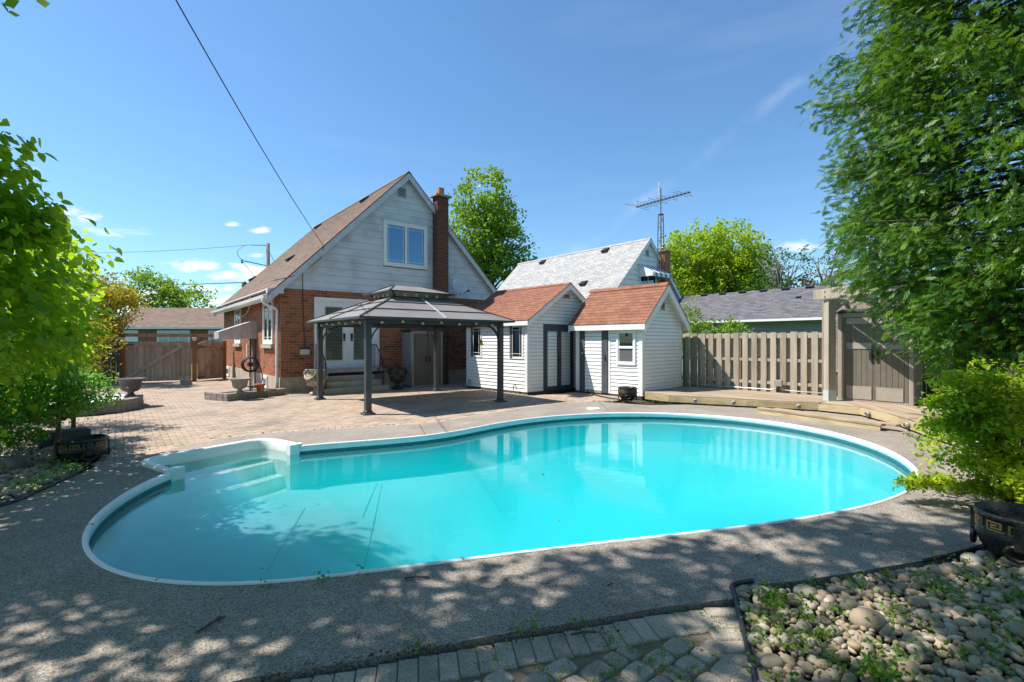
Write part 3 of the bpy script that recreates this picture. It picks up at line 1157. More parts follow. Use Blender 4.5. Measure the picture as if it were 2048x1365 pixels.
def pool_floor(loop):
    """dished floor: the pool outline filled with a fine grid"""
    from mathutils.geometry import delaunay_2d_cdt
    pts = [Vector(p) for p in loop]
    n = len(pts)
    y = 3.4
    inner = offset_path(loop, .16)
    while y < 10.9:
        x = -4.2
        while x < 5.9:
            if inside((x, y), inner):
                pts.append(Vector((x, y)))
            x += .26
        y += .26
    v, e, f, _, _, _ = delaunay_2d_cdt(pts, [], [list(range(n))], 1, 1e-5)
    m = MB()
    m.v = [(p.x, p.y, floor_z(p.x, p.y)) for p in v]
    for t in f:
        a, b, c = (v[i] for i in t[:3])
        m.f.append(tuple(t) if (b - a).cross(c - a) > 0 else tuple(reversed(t)))
    return m

mb = MB()
for i in range(len(LW) - 1):
    a, b = LW[i], LW[i + 1]
    mb.poly([(a[0], a[1], -.2), (b[0], b[1], -.2), (b[0], b[1], fz(*b)), (a[0], a[1], fz(*a))])
ca, cb = LW[-1], LW[0]
mb.poly([(ca[0], ca[1], -.62), (cb[0], cb[1], -.62), (cb[0], cb[1], fz(*cb)), (ca[0], ca[1], fz(*ca))])
fl = pool_floor(LW)
part(pool, 'liner_wall', mb, 'pool_liner')
part(pool, 'liner_floor', fl, 'pool_liner', True)
# seams of the liner, thin raised welds on the floor
for (xa, ya), (xb, yb) in (((-1.25, 3.6), (-2.0, 7.4)), ((-2.35, 4.6), (-2.75, 6.4)), ((-1.9, 6.1), (-2.1, 7.5)), ((1.5, 4.4), (1.0, 9.9))):
    mb = MB().tube([(xa + (xb - xa) * q / 12, ya + (yb - ya) * q / 12, floor_z(xa + (xb - xa) * q / 12, ya + (yb - ya) * q / 12) + .004) for q in range(13)], .0035, 4)
    part(pool, 'liner_seam', mb, 'liner_band')
# step unit
su = part(pool, 'step_unit', sweep(STEP, [(.06, -.03), (.055, .02), (.035, .038), (-.02, .042), (-.035, .036), (-.05, .012), (-.058, -.09), (-.066, -.85)]), 'pool_fibreglass', True)


def tread(t0, t1, z, zb=-.85):
    i = .05
    mb = MB()
    pts = [stp(i, t0), stp(i, t1), stp(SW - i, t1), stp(SW - i, t0)]
    # curved front edge
    m = 10
    fr = [stp(i + (SW - 2 * i) * k / m, t0 - .07 * math.sin(PI * k / m) + .0) for k in range(m + 1)]
    outl = [stp(i, t1)] + fr + [stp(SW - i, t1)]
    outl = [(p[0], p[1], z) for p in outl]
    return mb.extr(outl, (0, 0, zb - z))


for t0, t1, z in ((.58, .87, -.30), (.30, .58, -.48), (.03, .30, -.66)):
    part(su, 'tread', tread(t0, t1, z), 'pool_fibreglass')
for s in (0.0, 1.0):
    a = stp(SW * s + (-.02 if s else .02), .0)
    b = stp(SW * s + (-.10 if s else .10), .0)
    mb = MB()
    s0 = SW * s + (.055 if s else -.055)
    s1 = SW * s + (-.16 if s else .16)
    q = [stp(s0, -.03), stp(s1, -.03), stp(s1, .06), stp(s0, .06)]
    mb.extr([(p[0], p[1], .040) for p in q], (0, 0, -.70))
    part(su, 'end_flange', mb, 'pool_fibreglass')
# grime flecks at the water line of the step unit
for k in range(34):
    s = R.uniform(.1, SW - .1)
    p = stp(s, .845)
    l = R.uniform(.01, .05)
    part(su, 'scum_mark', MB().beam((p[0], p[1], WATER_Z + .004), (p[0] + w_.x * l, p[1] + w_.y * l, WATER_Z + .004), .006, R.uniform(.006, .014)), 'rust_grime') if k < 22 else None
wo = offset_path(FULL, -.03, True)
wtr = sheet(wo, [], WATER_Z)
nb_ = len(wo)
bot = sheet(wo, [], -2.6)
n = len(wtr.v)
wtr.v += bot.v
wtr.f += [tuple(n + q for q in reversed(f)) for f in bot.f]
wtr.f += [(n + i, n + (i + 1) % nb_, (i + 1) % nb_, i) for i in range(nb_)]
part(pool, 'water', wtr, 'pool_water')
# skimmer mouth and lid
sk = Vector((1.84, 10.60))
mb = MB().box(1.72, 1.74, 10.68, 10.71, -.22, -.06).box(2.04, 2.06, 10.72, 10.75, -.22, -.06).beam((1.72, 10.69, -.07), (2.06, 10.73, -.07), .03, .02).beam((1.72, 10.69, -.215), (2.06, 10.73, -.215), .03, .02)
part(pool, 'skimmer_mouth', mb, 'beige_plastic')
solo('skimmer_lid', MB().lathe([(.0, .0), (.16, .0), (.16, .012), (.145, .02), (0.0, .022)], 28), 'white_paint', 'round white skimmer lid set in the concrete behind the pool', 'lid', loc=(1.92, 11.32, .002))

# ------------------------------------------------------------------ paver patio
A_ = Vector((.775, .632))
B_ = Vector((-.632, .775))
PATIO = [(-5.34, 6.24), (-5.08, 6.73), (-4.98, 7.45), (-4.70, 7.97), (-4.27, 8.33), (-3.52, 8.66), (-2.66, 8.95), (-1.85, 9.22), (-1.40, 9.62), (-0.51, 10.6),
         (0.3, 11.5), (0.95, 12.15), (1.6, 12.6), (2.2, 12.75), (2.8, 12.9), (3.35, 13.8), (2.3, 15.3), (.6, 14.2), (-1.7, 16.6), (-1.2, 19.25), (-7.0, 14.54), (-12.75, 21.6),
         (-16.5, 18.6), (-12.5, 14), (-9.6, 12.2), (-8.75, 11.3), (-8.75, 10.5), (-9.2, 10.1), (-8.6, 8.7), (-6.97, 7.65), (-6.1, 7.1), (-5.8, 6.75)]
pv = solo('paver_patio', sheet(PATIO, [], -0.028), 'sand_bed', 'tan brick paver patio between the house and the pool', None, kind='structure')
base = MB().cbox(-.5, .5, -.5, .5, -.5, .5, 0.0)
base = MB()
ringb = lambda z, i: [(-.5 + i, -.5 + i * 2, z), (.5 - i, -.5 + i * 2, z), (.5 - i, .5 - i * 2, z), (-.5 + i, .5 - i * 2, z)]
base.hexa(ringb(-.5, 0) + ringb(.32, 0))
base.f = [f for k, f in enumerate(base.f) if k != 1]
bb = len(base.v)
base.v += ringb(.5, .03)
base.f += [(4, 5, bb + 1, bb), (5, 6, bb + 2, bb + 1), (6, 7, bb + 3, bb + 2), (7, 4, bb, bb + 3), (bb, bb + 1, bb + 2, bb + 3)]
PAV = base
ms = []
bandl = CONC[:14]


def near_line(p, line, dist):
    for i in range(len(line) - 1):
        a, b = Vector(line[i]), Vector(line[i + 1])
        ab = b - a
        t = max(0, min(1, (Vector(p) - a).dot(ab) / ab.length_squared))
        if (a + ab * t - Vector(p)).length < dist:
            return True
    return False


ORG = Vector((-7.0, 14.5))
for r in range(-95, 90):
    for c in range(-60, 70):
        p = ORG + A_ * (c * .2 + (r % 2) * .1) + B_ * (r * .105)
        if not inside(p, PATIO) or near_line(p, bandl, .17):
            continue
        z = -.006 + R.uniform(-.003, .002) - .014
        ms.append(frame4((p.x, p.y, z), (A_.x, A_.y, R.uniform(-.01, .01)), (B_.x, B_.y, R.uniform(-.01, .01)), (0, 0, 1), .192, .097, .03))
# soldier course along the concrete
pl = [Vector(p) for p in bandl]
acc = 0.0
for i in range(len(pl) - 1):
    d = pl[i + 1] - pl[i]
    L = d.length
    d.normalize()
    nrm = Vector((-d.y, d.x))
    while acc < L:
        p = pl[i] + d * acc + nrm * .085
        ms.append(frame4((p.x, p.y, -.019), (nrm.x, nrm.y, 0), (-d.x, -d.y, 0), (0, 0, 1), .15, .110, .03))
        acc += .117
    acc -= L
pieces(pv, 'paver', PAV, ms, 'paver')

# foreground cobble path
COB = [(1.41, 2.97), (1.18, 2.93), (.86, 2.86), (.42, 2.73), (-.07, 2.60), (-.76, 2.39), (-1.28, 2.25), (-1.9, 2.03), (-2.6, 1.58), (-2.6, .8), (1.1, .8), (1.08, 2.0), (1.13, 2.25), (1.25, 2.66)]
cobp = solo('cobble_path', sheet(COB, [], -0.036), 'sand_bed', 'grey cobble path beside the pool concrete in front', None, kind='structure')
ms = []
edge = [Vector(p) for p in COB[:9]]
acc = 0.02
for i in range(len(edge) - 1):
    d = edge[i + 1] - edge[i]
    L = d.length
    d.normalize()
    nrm = Vector((-d.y, d.x))
    while acc < L:
        wd = .100
        p = edge[i] + d * acc + nrm * .115
        if p.x < 1.16:
            sk_ = nrm + d * .22
            ms.append(frame4((p.x, p.y, -.04 + R.uniform(-.003, .003)), (sk_.x, sk_.y, R.uniform(-.02, .02)), (d.x, d.y, 0), (0, 0, 1), .20, wd - .003, .04))
        acc += wd
    acc -= L
for k in range(9):     # the column of long pavers along the edging
    y = 2.88 - k * .108
    xl = 1.13 - .02 * k
    ms.append(frame4((xl + .125 + (.02 if k < 1 else 0), y, -.042), (1, .02 * k - .03, 0), (0, 1, 0), (0, 0, 1), .215, .10, .04))
pieces(cobp, 'border_paver', PAV, ms, 'dark_paver')
rb = MB()
m8 = 12


def rring(z, rx):
    return [(math.copysign(abs(math.cos(a)) ** .45, math.cos(a)) * rx, math.copysign(abs(math.sin(a)) ** .45, math.sin(a)) * rx, z) for a in [2 * PI * k / m8 for k in range(m8)]]


rb.v += rring(-.5, .5) + rring(.15, .5) + rring(.42, .46) + rring(.5, .38)
for r in range(3):
    for k in range(m8):
        a, d = r * m8 + k, r * m8 + (k + 1) % m8
        rb.f.append((a, d, d + m8, a + m8))
rb.f.append(tuple(3 * m8 + k for k in range(m8)))
ms = []
fa = math.radians(38)
for r in range(-24, 24):
    off = R.uniform(0, .1)
    x = -3.4 + off
    while x < 3:
        wl = R.choice((.10, .135, .135, .165))
        cx, cy = x + wl / 2, r * .128
        p = (cx * math.cos(fa) - cy * math.sin(fa), 2.2 + cx * math.sin(fa) + cy * math.cos(fa))
        x += wl + .006
        if not inside(p, COB) or p[0] > 1.09 or near_line(p, COB[:9], .245):
            continue
        a = fa + R.uniform(-.05, .05)
        ms.append(frame4((p[0], p[1], -.042 + R.uniform(-.004, .004)), (math.cos(a), math.sin(a), R.uniform(-.03, .03)), (-math.sin(a), math.cos(a), R.uniform(-.03, .03)), (0, 0, 1), wl, .122, .045))
pieces(cobp, 'cobble', rb, ms, 'dark_paver', smooth=False)

# ------------------------------------------------------------------ pebble beds


def pebbles_bases():
    out = []
    for s in range(5):
        rr = random.Random(s)
        bm_v, bm_f = ico()
        sx, sy, sz = 1, rr.uniform(.62, .9), rr.uniform(.42, .68)
        ph = [rr.uniform(0, 6) for _ in range(6)]
        vv = []
        for v in bm_v:
            k = 1 + .09 * math.sin(2.3 * v[0] + ph[0]) + .08 * math.sin(2.9 * v[1] + ph[1]) + .08 * math.sin(2.6 * v[2] + ph[2]) + .05 * math.sin(5 * v[0] * v[1] + ph[3])
            vv.append((v[0] * sx * k * .5, v[1] * sy * k * .5, v[2] * sz * k * .5))
        m = MB()
        m.v, m.f = vv, bm_f
        out.append(m)
    return out


def ico():
    t = (1 + 5 ** .5) / 2
    v = [Vector(p).normalized() for p in [(-1, t, 0), (1, t, 0), (-1, -t, 0), (1, -t, 0), (0, -1, t), (0, 1, t), (0, -1, -t), (0, 1, -t), (t, 0, -1), (t, 0, 1), (-t, 0, -1), (-t, 0, 1)]]
    f = [(0, 11, 5), (0, 5, 1), (0, 1, 7), (0, 7, 10), (0, 10, 11), (1, 5, 9), (5, 11, 4), (11, 10, 2), (10, 7, 6), (7, 1, 8), (3, 9, 4), (3, 4, 2), (3, 2, 6), (3, 6, 8), (3, 8, 9), (4, 9, 5), (2, 4, 11), (6, 2, 10), (8, 6, 7), (9, 8, 1)]
    cache = {}
    nf = []

    def mid(a, b):
        k = (min(a, b), max(a, b))
        if k not in cache:
            cache[k] = len(v)
            v.append(((v[a] + v[b]) / 2).normalized())
        return cache[k]
    for a, b, c in f:
        ab, bc, ca_ = mid(a, b), mid(b, c), mid(c, a)
        nf += [(a, ab, ca_), (b, bc, ab), (c, ca_, bc), (ab, bc, ca_)]
    return [tuple(p) for p in v], nf


PEB = pebbles_bases()


def scatter_pebbles(poly, step, smin, smax, rs, layers=2, z0=-.02, mound=None):
    xs = [p[0] for p in poly]
    ys = [p[1] for p in poly]
    out = []
    for ly in range(layers):
        y = min(ys)
        while y < max(ys):
            x = min(xs) + rs.uniform(0, step)
            while x < max(xs):
                p = (x + rs.uniform(-.5, .5) * step, y + rs.uniform(-.5, .5) * step)
                x += step
                if not inside(p, poly):
                    continue
                s = smin + (smax - smin) * rs.random() ** 2.2
                a = rs.uniform(0, 2 * PI)
                M = Matrix.Translation((p[0], p[1], z0 + ly * .022 + s * .12 + (mound(p) if mound else 0))) @ Matrix.Rotation(a, 4, 'Z') @ Matrix.Rotation(rs.gauss(0, .25), 4, 'X') @ \
                    Matrix.Rotation(rs.gauss(0, .2), 4, 'Y') @ Matrix.Diagonal((s, s, s * rs.uniform(.8, 1.15), 1))
                out.append(M)
            y += step
    return out


BEDR = [(1.44, 3.10), (1.9, 3.14), (2.42, 3.28), (2.84, 3.40), (3.19, 3.50), (3.58, 3.66), (4.07, 3.86), (5.4, 3.9), (6.6, 3.8), (6.5, 1.2), (1.0, .9), (1.12, 2.0), (1.17, 2.25), (1.30, 2.66), (1.44, 2.99)]
br = solo('right_pebble_bed', sheet(BEDR, [], -0.035), 'soil', 'bed of river pebbles and weeds at the near right corner', None, kind='structure')
vis = [(1.44, 3.08), (1.9, 3.12), (2.42, 3.26), (2.84, 3.38), (3.19, 3.48), (3.58, 3.64), (4.3, 3.86), (4.6, 3.5), (2.9, 1.9), (1.15, 1.9), (1.19, 2.25), (1.32, 2.66)]
rs = random.Random(5)
pm = scatter_pebbles(vis, .050, .032, .092, rs, 2)
for (x, y, s) in ((2.02, 2.72, .20), (3.0, 3.3, .19), (3.15, 2.6, .16), (1.28, 2.36, .13), (1.38, 2.15, .13), (2.5, 2.55, .14), (2.2, 2.2, .16), (3.3, 3.45, .15), (2.9, 3.3, .13), (3.6, 3.4, .2), (1.85, 3.02, .14), (1.9, 2.3, .13), (2.75, 2.6, .15), (2.45, 2.9, .13)):
    pm.append(Matrix.Translation((x, y, .03)) @ Matrix.Rotation(rs.uniform(-.6, .6), 4, 'Z') @ Matrix.Diagonal((s, s, s * .75, 1)))
pieces(br, 'pebble', PEB, pm, 'pebble', smooth=True, stuffname='pebbles')
BEDL = [(-4.93, 4.62), (-5.0, 5.05), (-5.2, 5.7), (-5.45, 6.1), (-5.72, 6.5), (-5.98, 6.95), (-6.3, 7.35), (-6.77, 7.6), (-8.5, 8.7), (-11, 9), (-11, 3), (-6.6, 2.2), (-6.0, 3.4)]
bl_ = solo('left_pebble_bed', sheet(BEDL, [], -0.03), 'soil', 'shaded bed of river pebbles under the left shrubs', None, kind='structure')
visl = [(-4.98, 4.66), (-5.1, 5.1), (-5.25, 5.7), (-5.5, 6.1), (-5.77, 6.5), (-6.0, 6.95), (-6.35, 7.3), (-7.2, 7.8), (-8.2, 7.9), (-7.6, 6.4), (-6.2, 4.4), (-5.4, 3.9)]
pieces(bl_, 'pebble', PEB, scatter_pebbles(visl, .085, .05, .12, rs, 2), 'pebble', smooth=True, stuffname='pebbles')

# weeds among the pebbles


def weed_points(poly, k, rs, per=26, sp=.045, h=.06):
    xs = [p[0] for p in poly]
    ys = [p[1] for p in poly]
    P = []
    while k > 0:
        p = (rs.uniform(min(xs), max(xs)), rs.uniform(min(ys), max(ys)))
        if not inside(p, poly):
            continue
        k -= 1
        m = int(per * rs.uniform(.4, 1.4))
        s = sp * rs.uniform(.6, 1.5)
        for _ in range(m):
            P.append((p[0] + rs.gauss(0, s), p[1] + rs.gauss(0, s), .02 + abs(rs.gauss(0, h))))
    return np.array(P)


wr = random.Random(9)
w1 = weed_points(vis, 150, wr, 24, .035, .03)
o = link('weeds', leaf_mesh('weeds', w1, .028, 'weed_leaf', 'quad', .5))
tag(o, 'small bright green weeds growing among the near pebbles', 'weeds', None, 'stuff')
w2 = weed_points(visl, 22, wr, 34, .07, .05)
o = link('weeds', leaf_mesh('weeds', w2, .05, 'shrub_leaf', 'quad', .5))
tag(o, 'low green weeds growing in the shaded left pebble bed', 'weeds', None, 'stuff')
P = []
for q, cnt in (((.55, 2.6), 40), ((.7, 2.42), 60), ((.82, 2.3), 70), ((.95, 2.55), 30), ((.45, 2.33), 50), ((1.0, 2.15), 40), ((.6, 2.15), 60), ((.2, 2.3), 40), ((1.2, 2.75), 30), ((-.1, 2.45), 20), ((.75, 2.15), 60)):
    for _ in range(cnt * 2):
        a = wr.uniform(-.1, .1)
        P.append((q[0] + a, q[1] + a * wr.choice((-1, .8)) + wr.gauss(0, .012), -.012 + abs(wr.gauss(0, .006))))
o = link('moss', leaf_mesh('moss', np.array(P), .014, 'weed_leaf', 'quad', .7))
tag(o, 'green moss in the joints of the near cobbles', 'moss', None, 'stuff')
P = []
for k in range(45):     # tufts along the shed foot, the concrete edge and the coping
    t = wr.random()
    line = wr.choice((((2.3, 14.9), (3.5, 13.5)), ((3.3, 12.6), (4.1, 12.35)), ((-1.0, 3.28), (-1.6, 3.13)), ((-1.1, 2.33), (.4, 2.74)), ((4.2, 12.2), (6.3, 11.2)), ((6.7, 8.2), (6.5, 7.2)), ((-5.5, 14.35), (-6.9, 14.45))))
    q = (line[0][0] + (line[1][0] - line[0][0]) * t, line[0][1] + (line[1][1] - line[0][1]) * t)
    for _ in range(14):
        P.append((q[0] + wr.gauss(0, .03), q[1] + wr.gauss(0, .03), abs(wr.gauss(0, .035))))
o = link('weeds', leaf_mesh('weeds', np.array(P), .03, 'weed_leaf', 'quad', .5))
tag(o, 'stray green weeds along the foot of the shed, deck and coping', 'weeds', None, 'stuff')

# bed edging hoses
ed = catmull([(1.60, 3.19, .01), (1.44, 3.13, .012), (1.40, 3.02, .0), (1.285, 2.66, -.015), (1.20, 2.4, -.018), (1.15, 2.25, -.02), (1.10, 2.0, -.02), (1.0, 1.2, -.02)], 6, False)
solo('bed_edging', MB().tube(ed, .016, 8), 'edging', 'black plastic edging curving round the near right pebble bed', 'edging', smooth=True)
ed = catmull([(3.0, 3.50, .0), (3.3, 3.60, .004), (3.58, 3.71, .004), (4.07, 3.92, 0)], 6, False)
solo('bed_edging', MB().tube(ed, .014, 8), 'edging', 'short black edging between the concrete and the key-pattern pot at right', 'edging', smooth=True)
ed = catmull([(-6.2, 2.4, .01), (-5.4, 3.72, .01), (-4.95, 4.6, .012), (-5.03, 5.1, .012), (-5.22, 5.72, .012), (-5.40, 6.05, .015), (-5.62, 6.45, .02), (-5.85, 6.9, .02), (-6.0, 7.2, .012), (-6.25, 7.4, .01)], 6, False)
solo('bed_edging', MB().tube(ed, .02, 8), 'edging', 'black edging along the left pebble bed beside the round pot', 'edging', smooth=True)


# ================================================================== HOUSES
def louvre_vent(parent, x0, x1, y, z0, z1, mat='trim_paint', slats=7, name='gable_vent', d=(1, 0, 0), n=(0, -1, 0), O=(0, 0, 0)):
    """framed vent on a wall plane spanned by d; n outward"""
    O, d, n = Vector(O), Vector(d), Vector(n)
    q = lambda t, z, o: O + d * t + n * o + Vector((0, 0, z))

    def bx(t0, t1, za, zb, o0, o1):
        return [q(t0, za, o0), q(t1, za, o0), q(t1, za, o1), q(t0, za, o1), q(t0, zb, o0), q(t1, zb, o0), q(t1, zb, o1), q(t0, zb, o1)]
    f = .03
    mb = MB()
    for a in ((x0 - f, x0, z0 - f, z1 + f), (x1, x1 + f, z0 - f, z1 + f), (x0, x1, z0 - f, z0), (x0, x1, z1, z1 + f)):
        mb.hexa(bx(a[0], a[1], a[2], a[3], 0.0, .04))
    v = part(parent, name, mb, mat)
    part(v, 'vent_back', MB().hexa(bx(x0, x1, z0, z1, 0.004, .008)), 'dark_interior')
    h = (z1 - z0) / slats
    for k in range(slats):
        zc = z0 + (k + .5) * h
        mb = MB().hexa([q(x0, zc - h * .4, .036), q(x1, zc - h * .4, .036), q(x1, zc - h * .4 + .004, .036), q(x0, zc - h * .4 + .004, .036),
                        q(x0, zc + h * .2, .010), q(x1, zc + h * .2, .010), q(x1, zc + h * .2 + .004, .010), q(x0, zc + h * .2 + .004, .010)])
        part(v, 'slat', mb, mat)
    return v


def window(parent, O, d, n, w, h, frame=.06, mat='white_paint', glass='mirror_glass', panes=2, muntin=True, depth=.06, back='dark_interior', name='window', curtain=False, dbl=False):
    """window with lower-left outer corner at O on a wall plane"""
    O, d, n = Vector(O), Vector(d), Vector(n)
    q = lambda t, z, o: O + d * t + n * o + Vector((0, 0, z))

    def bx(mb, t0, t1, za, zb, o0, o1):
        return mb.hexa([q(t0, za, o1), q(t1, za, o1), q(t1, za, o0), q(t0, za, o0), q(t0, zb, o1), q(t1, zb, o1), q(t1, zb, o0), q(t0, zb, o0)])
    mb = MB()
    bx(mb, 0, w, 0, frame, 0, depth)
    bx(mb, 0, w, h - frame, h, 0, depth)
    bx(mb, 0, frame, frame, h - frame, 0, depth)
    bx(mb, w - frame, w, frame, h - frame, 0, depth)
    win = part(parent, name, mb, mat)
    part(win, 'backing', bx(MB(), frame, w - frame, frame, h - frame, .002, .006), back)
    iw = (w - 2 * frame)
    if dbl:
        hh = (h - 2 * frame) / 2
        for k in range(2):
            z0 = frame + k * hh
            s = .035
            mb = MB()
            bx(mb, frame, w - frame, z0, z0 + s, .01 + .015 * (1 - k), .03 + .015 * (1 - k))
            bx(mb, frame, w - frame, z0 + hh - s, z0 + hh, .01 + .015 * (1 - k), .03 + .015 * (1 - k))
            bx(mb, frame, frame + s, z0 + s, z0 + hh - s, .01, .03)
            bx(mb, w - frame - s, w - frame, z0 + s, z0 + hh - s, .01, .03)
            part(win, 'sash', mb, mat)
            part(win, 'pane', bx(MB(), frame + s, w - frame - s, z0 + s, z0 + hh - s, .015, .019), glass if k else 'screen_mesh')
        return win
    pw = iw / panes
    for k in range(panes):
        a, b = frame + k * pw, frame + (k + 1) * pw
        s = .045
        mb = MB()
        bx(mb, a, b, frame, frame + s, .01, depth * .8)
        bx(mb, a, b, h - frame - s, h - frame, .01, depth * .8)
        bx(mb, a, a + s, frame + s, h - frame - s, .01, depth * .8)
        bx(mb, b - s, b, frame + s, h - frame - s, .01, depth * .8)
        part(win, 'sash', mb, mat)
        part(win, 'pane', bx(MB(), a + s, b - s, frame + s, h - frame - s, .026, .030), glass)
        if curtain:
            part(win, 'curtain', bx(MB(), a + s, a + s + (b - a) * .45, frame + s, h - frame - s, .012, .016), 'curtain')
        if muntin:
            g = .10
            for t in (a + s + g * .6, b - s - g * .6):
                part(win, 'muntin', bx(MB(), t - .007, t + .007, frame + s, h - frame - s, .031, .036), mat)
            for z in (frame + s + g * .8, h - frame - s - g * .8):
                part(win, 'muntin', bx(MB(), a + s, b - s, z - .007, z + .007, .0315, .0365), mat)
    return win


def gable_roof(root, W, D, eave, ridge, ov, rake, mat_sh, mat_tr, expo=.14, tab=.3, y0=0, thick=.10, both=True, soffit=.0, fascia=.16, limit=300):
    """roof over x 0..W, y y0..D; ridge along y. returns slope data"""
    half = W / 2
    k = (ridge - eave) / half
    zl = eave - ov * k
    L = D - y0 + 2 * rake
    th = math.hypot(1, k)
    roof = MB()
    for sgn in (1, -1):
        xo = -ov if sgn > 0 else W + ov
        pts = [(xo, y0 - rake, zl), (half, y0 - rake, ridge), (half, y0 - rake, ridge - thick), (xo, y0 - rake, zl - thick)]
        if sgn < 0:
            pts = pts[::-1]
        roof.extr(pts, (0, L, 0))
    rf = part(root, 'roof', roof, mat_tr)
    ms = []
    slope = math.hypot(half + ov, ridge - zl)
    s = Vector((half + ov, 0, ridge - zl)).normalized()
    n = Vector((-s.z, 0, s.x))
    shingles((-ov - .02, y0 - rake - .03, zl - .0), (0, 1, 0), s, n, L + .06, slope + .01, ms, expo, tab)
    if both:
        s2 = Vector((-s.x, 0, s.z))
        n2 = Vector((s.z, 0, s.x))
        shingles((W + ov + .02, y0 - rake - .03, zl), (0, 1, 0), s2, n2, L + .06, slope + .01, ms, expo, tab)
    # ridge cap tabs
    y = y0 - rake
    while y < D + rake - .1:
        ms.append(frame4((half - .06, y + .12, ridge + .005), (0, 1, .02), s, n, .26, .15, .014))
        ms.append(frame4((half + .06, y + .12, ridge + .005), (0, 1, .02), (-s.x, 0, s.z), (s.z, 0, s.x), .26, .15, .014))
        y += .2
    # sub-parts of the roof: parented to it
    ROOT[rf.name] = ROOT[root.name]
    pieces(rf, 'shingle', UNIT, ms, mat_sh, limit=limit)
    # rake boards, front and back
    for yy, dy in ((y0 - rake - .022, .02), (D + rake + .002, .02)):
        for sgn in (1, -1):
            xo = -ov if sgn > 0 else W + ov
            fb = fascia
            pts = [(xo, yy, zl - .004), (half, yy, ridge - .004), (half, yy, ridge - fb * th), (xo, yy, zl - fb * th)]
            if sgn < 0:
                pts = pts[::-1]
            part(root, 'rake_board', MB().extr(pts, (0, dy, 0)), mat_tr)
    for xx in (-ov - .022, W + ov + .002):
        part(root, 'fascia', MB().box(xx, xx + .02, y0 - rake, D + rake, zl - fascia, zl - .006), mat_tr)
    return rf, zl, k, s, n


def roof_vent(parent, p, s, n, e, mat='black_metal', w=.32, l=.34, h=.12):
    p, s, n, e = Vector(p), Vector(s), Vector(n), Vector(e)
    a = p - e * w / 2
    c = [a, a + e * w, a + e * w + s * l, a + s * l]
    b = [q + n * h for q in c]
    b[2], b[3] = c[2] + n * h * .45, c[3] + n * h * .45
    return part(parent, 'roof_vent', MB().hexa([*c, *b]), mat)


def brick_chimney(root, x0, x1, y0, y1, z0, z1, mat='old_brick', flue=True, capm='foundation', limit=300):
    ch = part(root, 'chimney', MB().box(x0 + .014, x1 - .014, y0 + .014, y1 - .014, z0, z1), 'mortar')
    ROOT[ch.name] = ROOT[root.name]
    ms = []
    brick_wall((x0, y0 + .012, z0), (1, 0, 0), (0, -1, 0), x1 - x0, z0, z1, [], ms)
    brick_wall((x0 + .012, y1, z0), (0, -1, 0), (-1, 0, 0), y1 - y0, z0, z1, [], ms)
    brick_wall((x1 - .012, y0, z0), (0, 1, 0), (1, 0, 0), y1 - y0, z0, z1, [], ms)
    pieces(ch, 'brick', UNIT, ms, mat, limit=limit)
    part(ch, 'cap', MB().box(x0 - .09, x1 + .09, y0 - .09, y1 + .09, z1, z1 + .07), capm)
    if flue:
        part(ch, 'flue', MB().box(x0 + .13, x1 - .13, y0 + .1, y1 - .1, z1 + .07, z1 + .36), 'flue_tile')
    return ch


HR = math.atan2(.632, .775)
H1 = thing('brick_house', (-7.02, 14.57, 0), HR, 'red brick house with grey-white gable siding, chimney and white double doors', 'house')
W1, D1, EV, RG, FD = 8.40, 10.2, 3.27, 7.55, 0.49
# foundation and mortar cores
part(H1, 'foundation', MB().box(-.03, W1 + .03, -.03, D1, -.1, FD), 'foundation')
core = MB().box(0, W1, 0, D1, FD + .001, EV)
wl = part(H1, 'wall', core, 'mortar')
ROOT[wl.name] = ROOT[H1.name]
ms = []
door = (.98, 3.13, .70, 2.99)
brick_wall((0, 0, FD), (1, 0, 0), (0, -1, 0), W1, FD, EV - .02, [door, (5.24, 5.72, 0, 9)], ms)
wins = [(.82, 2.14, 1.50, 2.98), (6.05, 7.32, 1.50, 2.98)]
brick_wall((0, D1, FD), (0, -1, 0), (-1, 0, 0), D1, FD, EV - .02,
           [(D1 - b, D1 - a, c, d) for a, b, c, d in wins] + [(D1 - 4.25, D1 - 3.30, 0, 2.3)], ms)
pieces(wl, 'brick', UNIT, ms, 'brick')
rf, zl, kk, s_, n_ = gable_roof(H1, W1, D1, EV + .08, RG + .04, .38, .16, 'brown_shingle', 'trim_paint', fascia=.17)
# gable siding
gz0, gz1 = EV - .02, RG - .05


def span1(z):
    h = (z - EV) / (RG - EV) * (W1 / 2)
    h = max(0, h)
    return (h, W1 - h)


part(H1, 'gable_wall', MB().extr([(0, .0, EV), (W1, .0, EV), (W1 / 2, .0, RG)], (0, .1, 0)), 'siding_gap_shade')
uw = (3.29, 4.99, 4.22, 5.80)
siding(H1, (0, 0, 0), (1, 0, 0), (0, -1, 0), gz0, gz1, span1, [uw, (5.24, 5.72, 0, 9), (3.84, 4.14, 6.70, 7.12)], .235, 'grey_siding', proud=.022, gap=.004)
part(H1, 'skirt_board', MB().box(-.02, 5.24, -.03, -.0, EV - .06, EV + .03), 'trim_paint')
part(H1, 'corner_board', MB().box(-.02, .10, -.034, -.022, EV + .03, EV + .12), 'trim_paint')
louvre_vent(H1, 3.84, 4.14, 0, 6.70, 7.12, slats=8, n=(0, -1, 0))
window(H1, (uw[0], -.0, uw[2]), (1, 0, 0), (0, -1, 0), uw[1] - uw[0], uw[3] - uw[2], frame=.09, panes=2, depth=.07)
part(H1, 'window_flashing', MB().box(uw[0] - .04, uw[1] + .04, -.085, -.022, uw[3], uw[3] + .05), 'trim_paint')
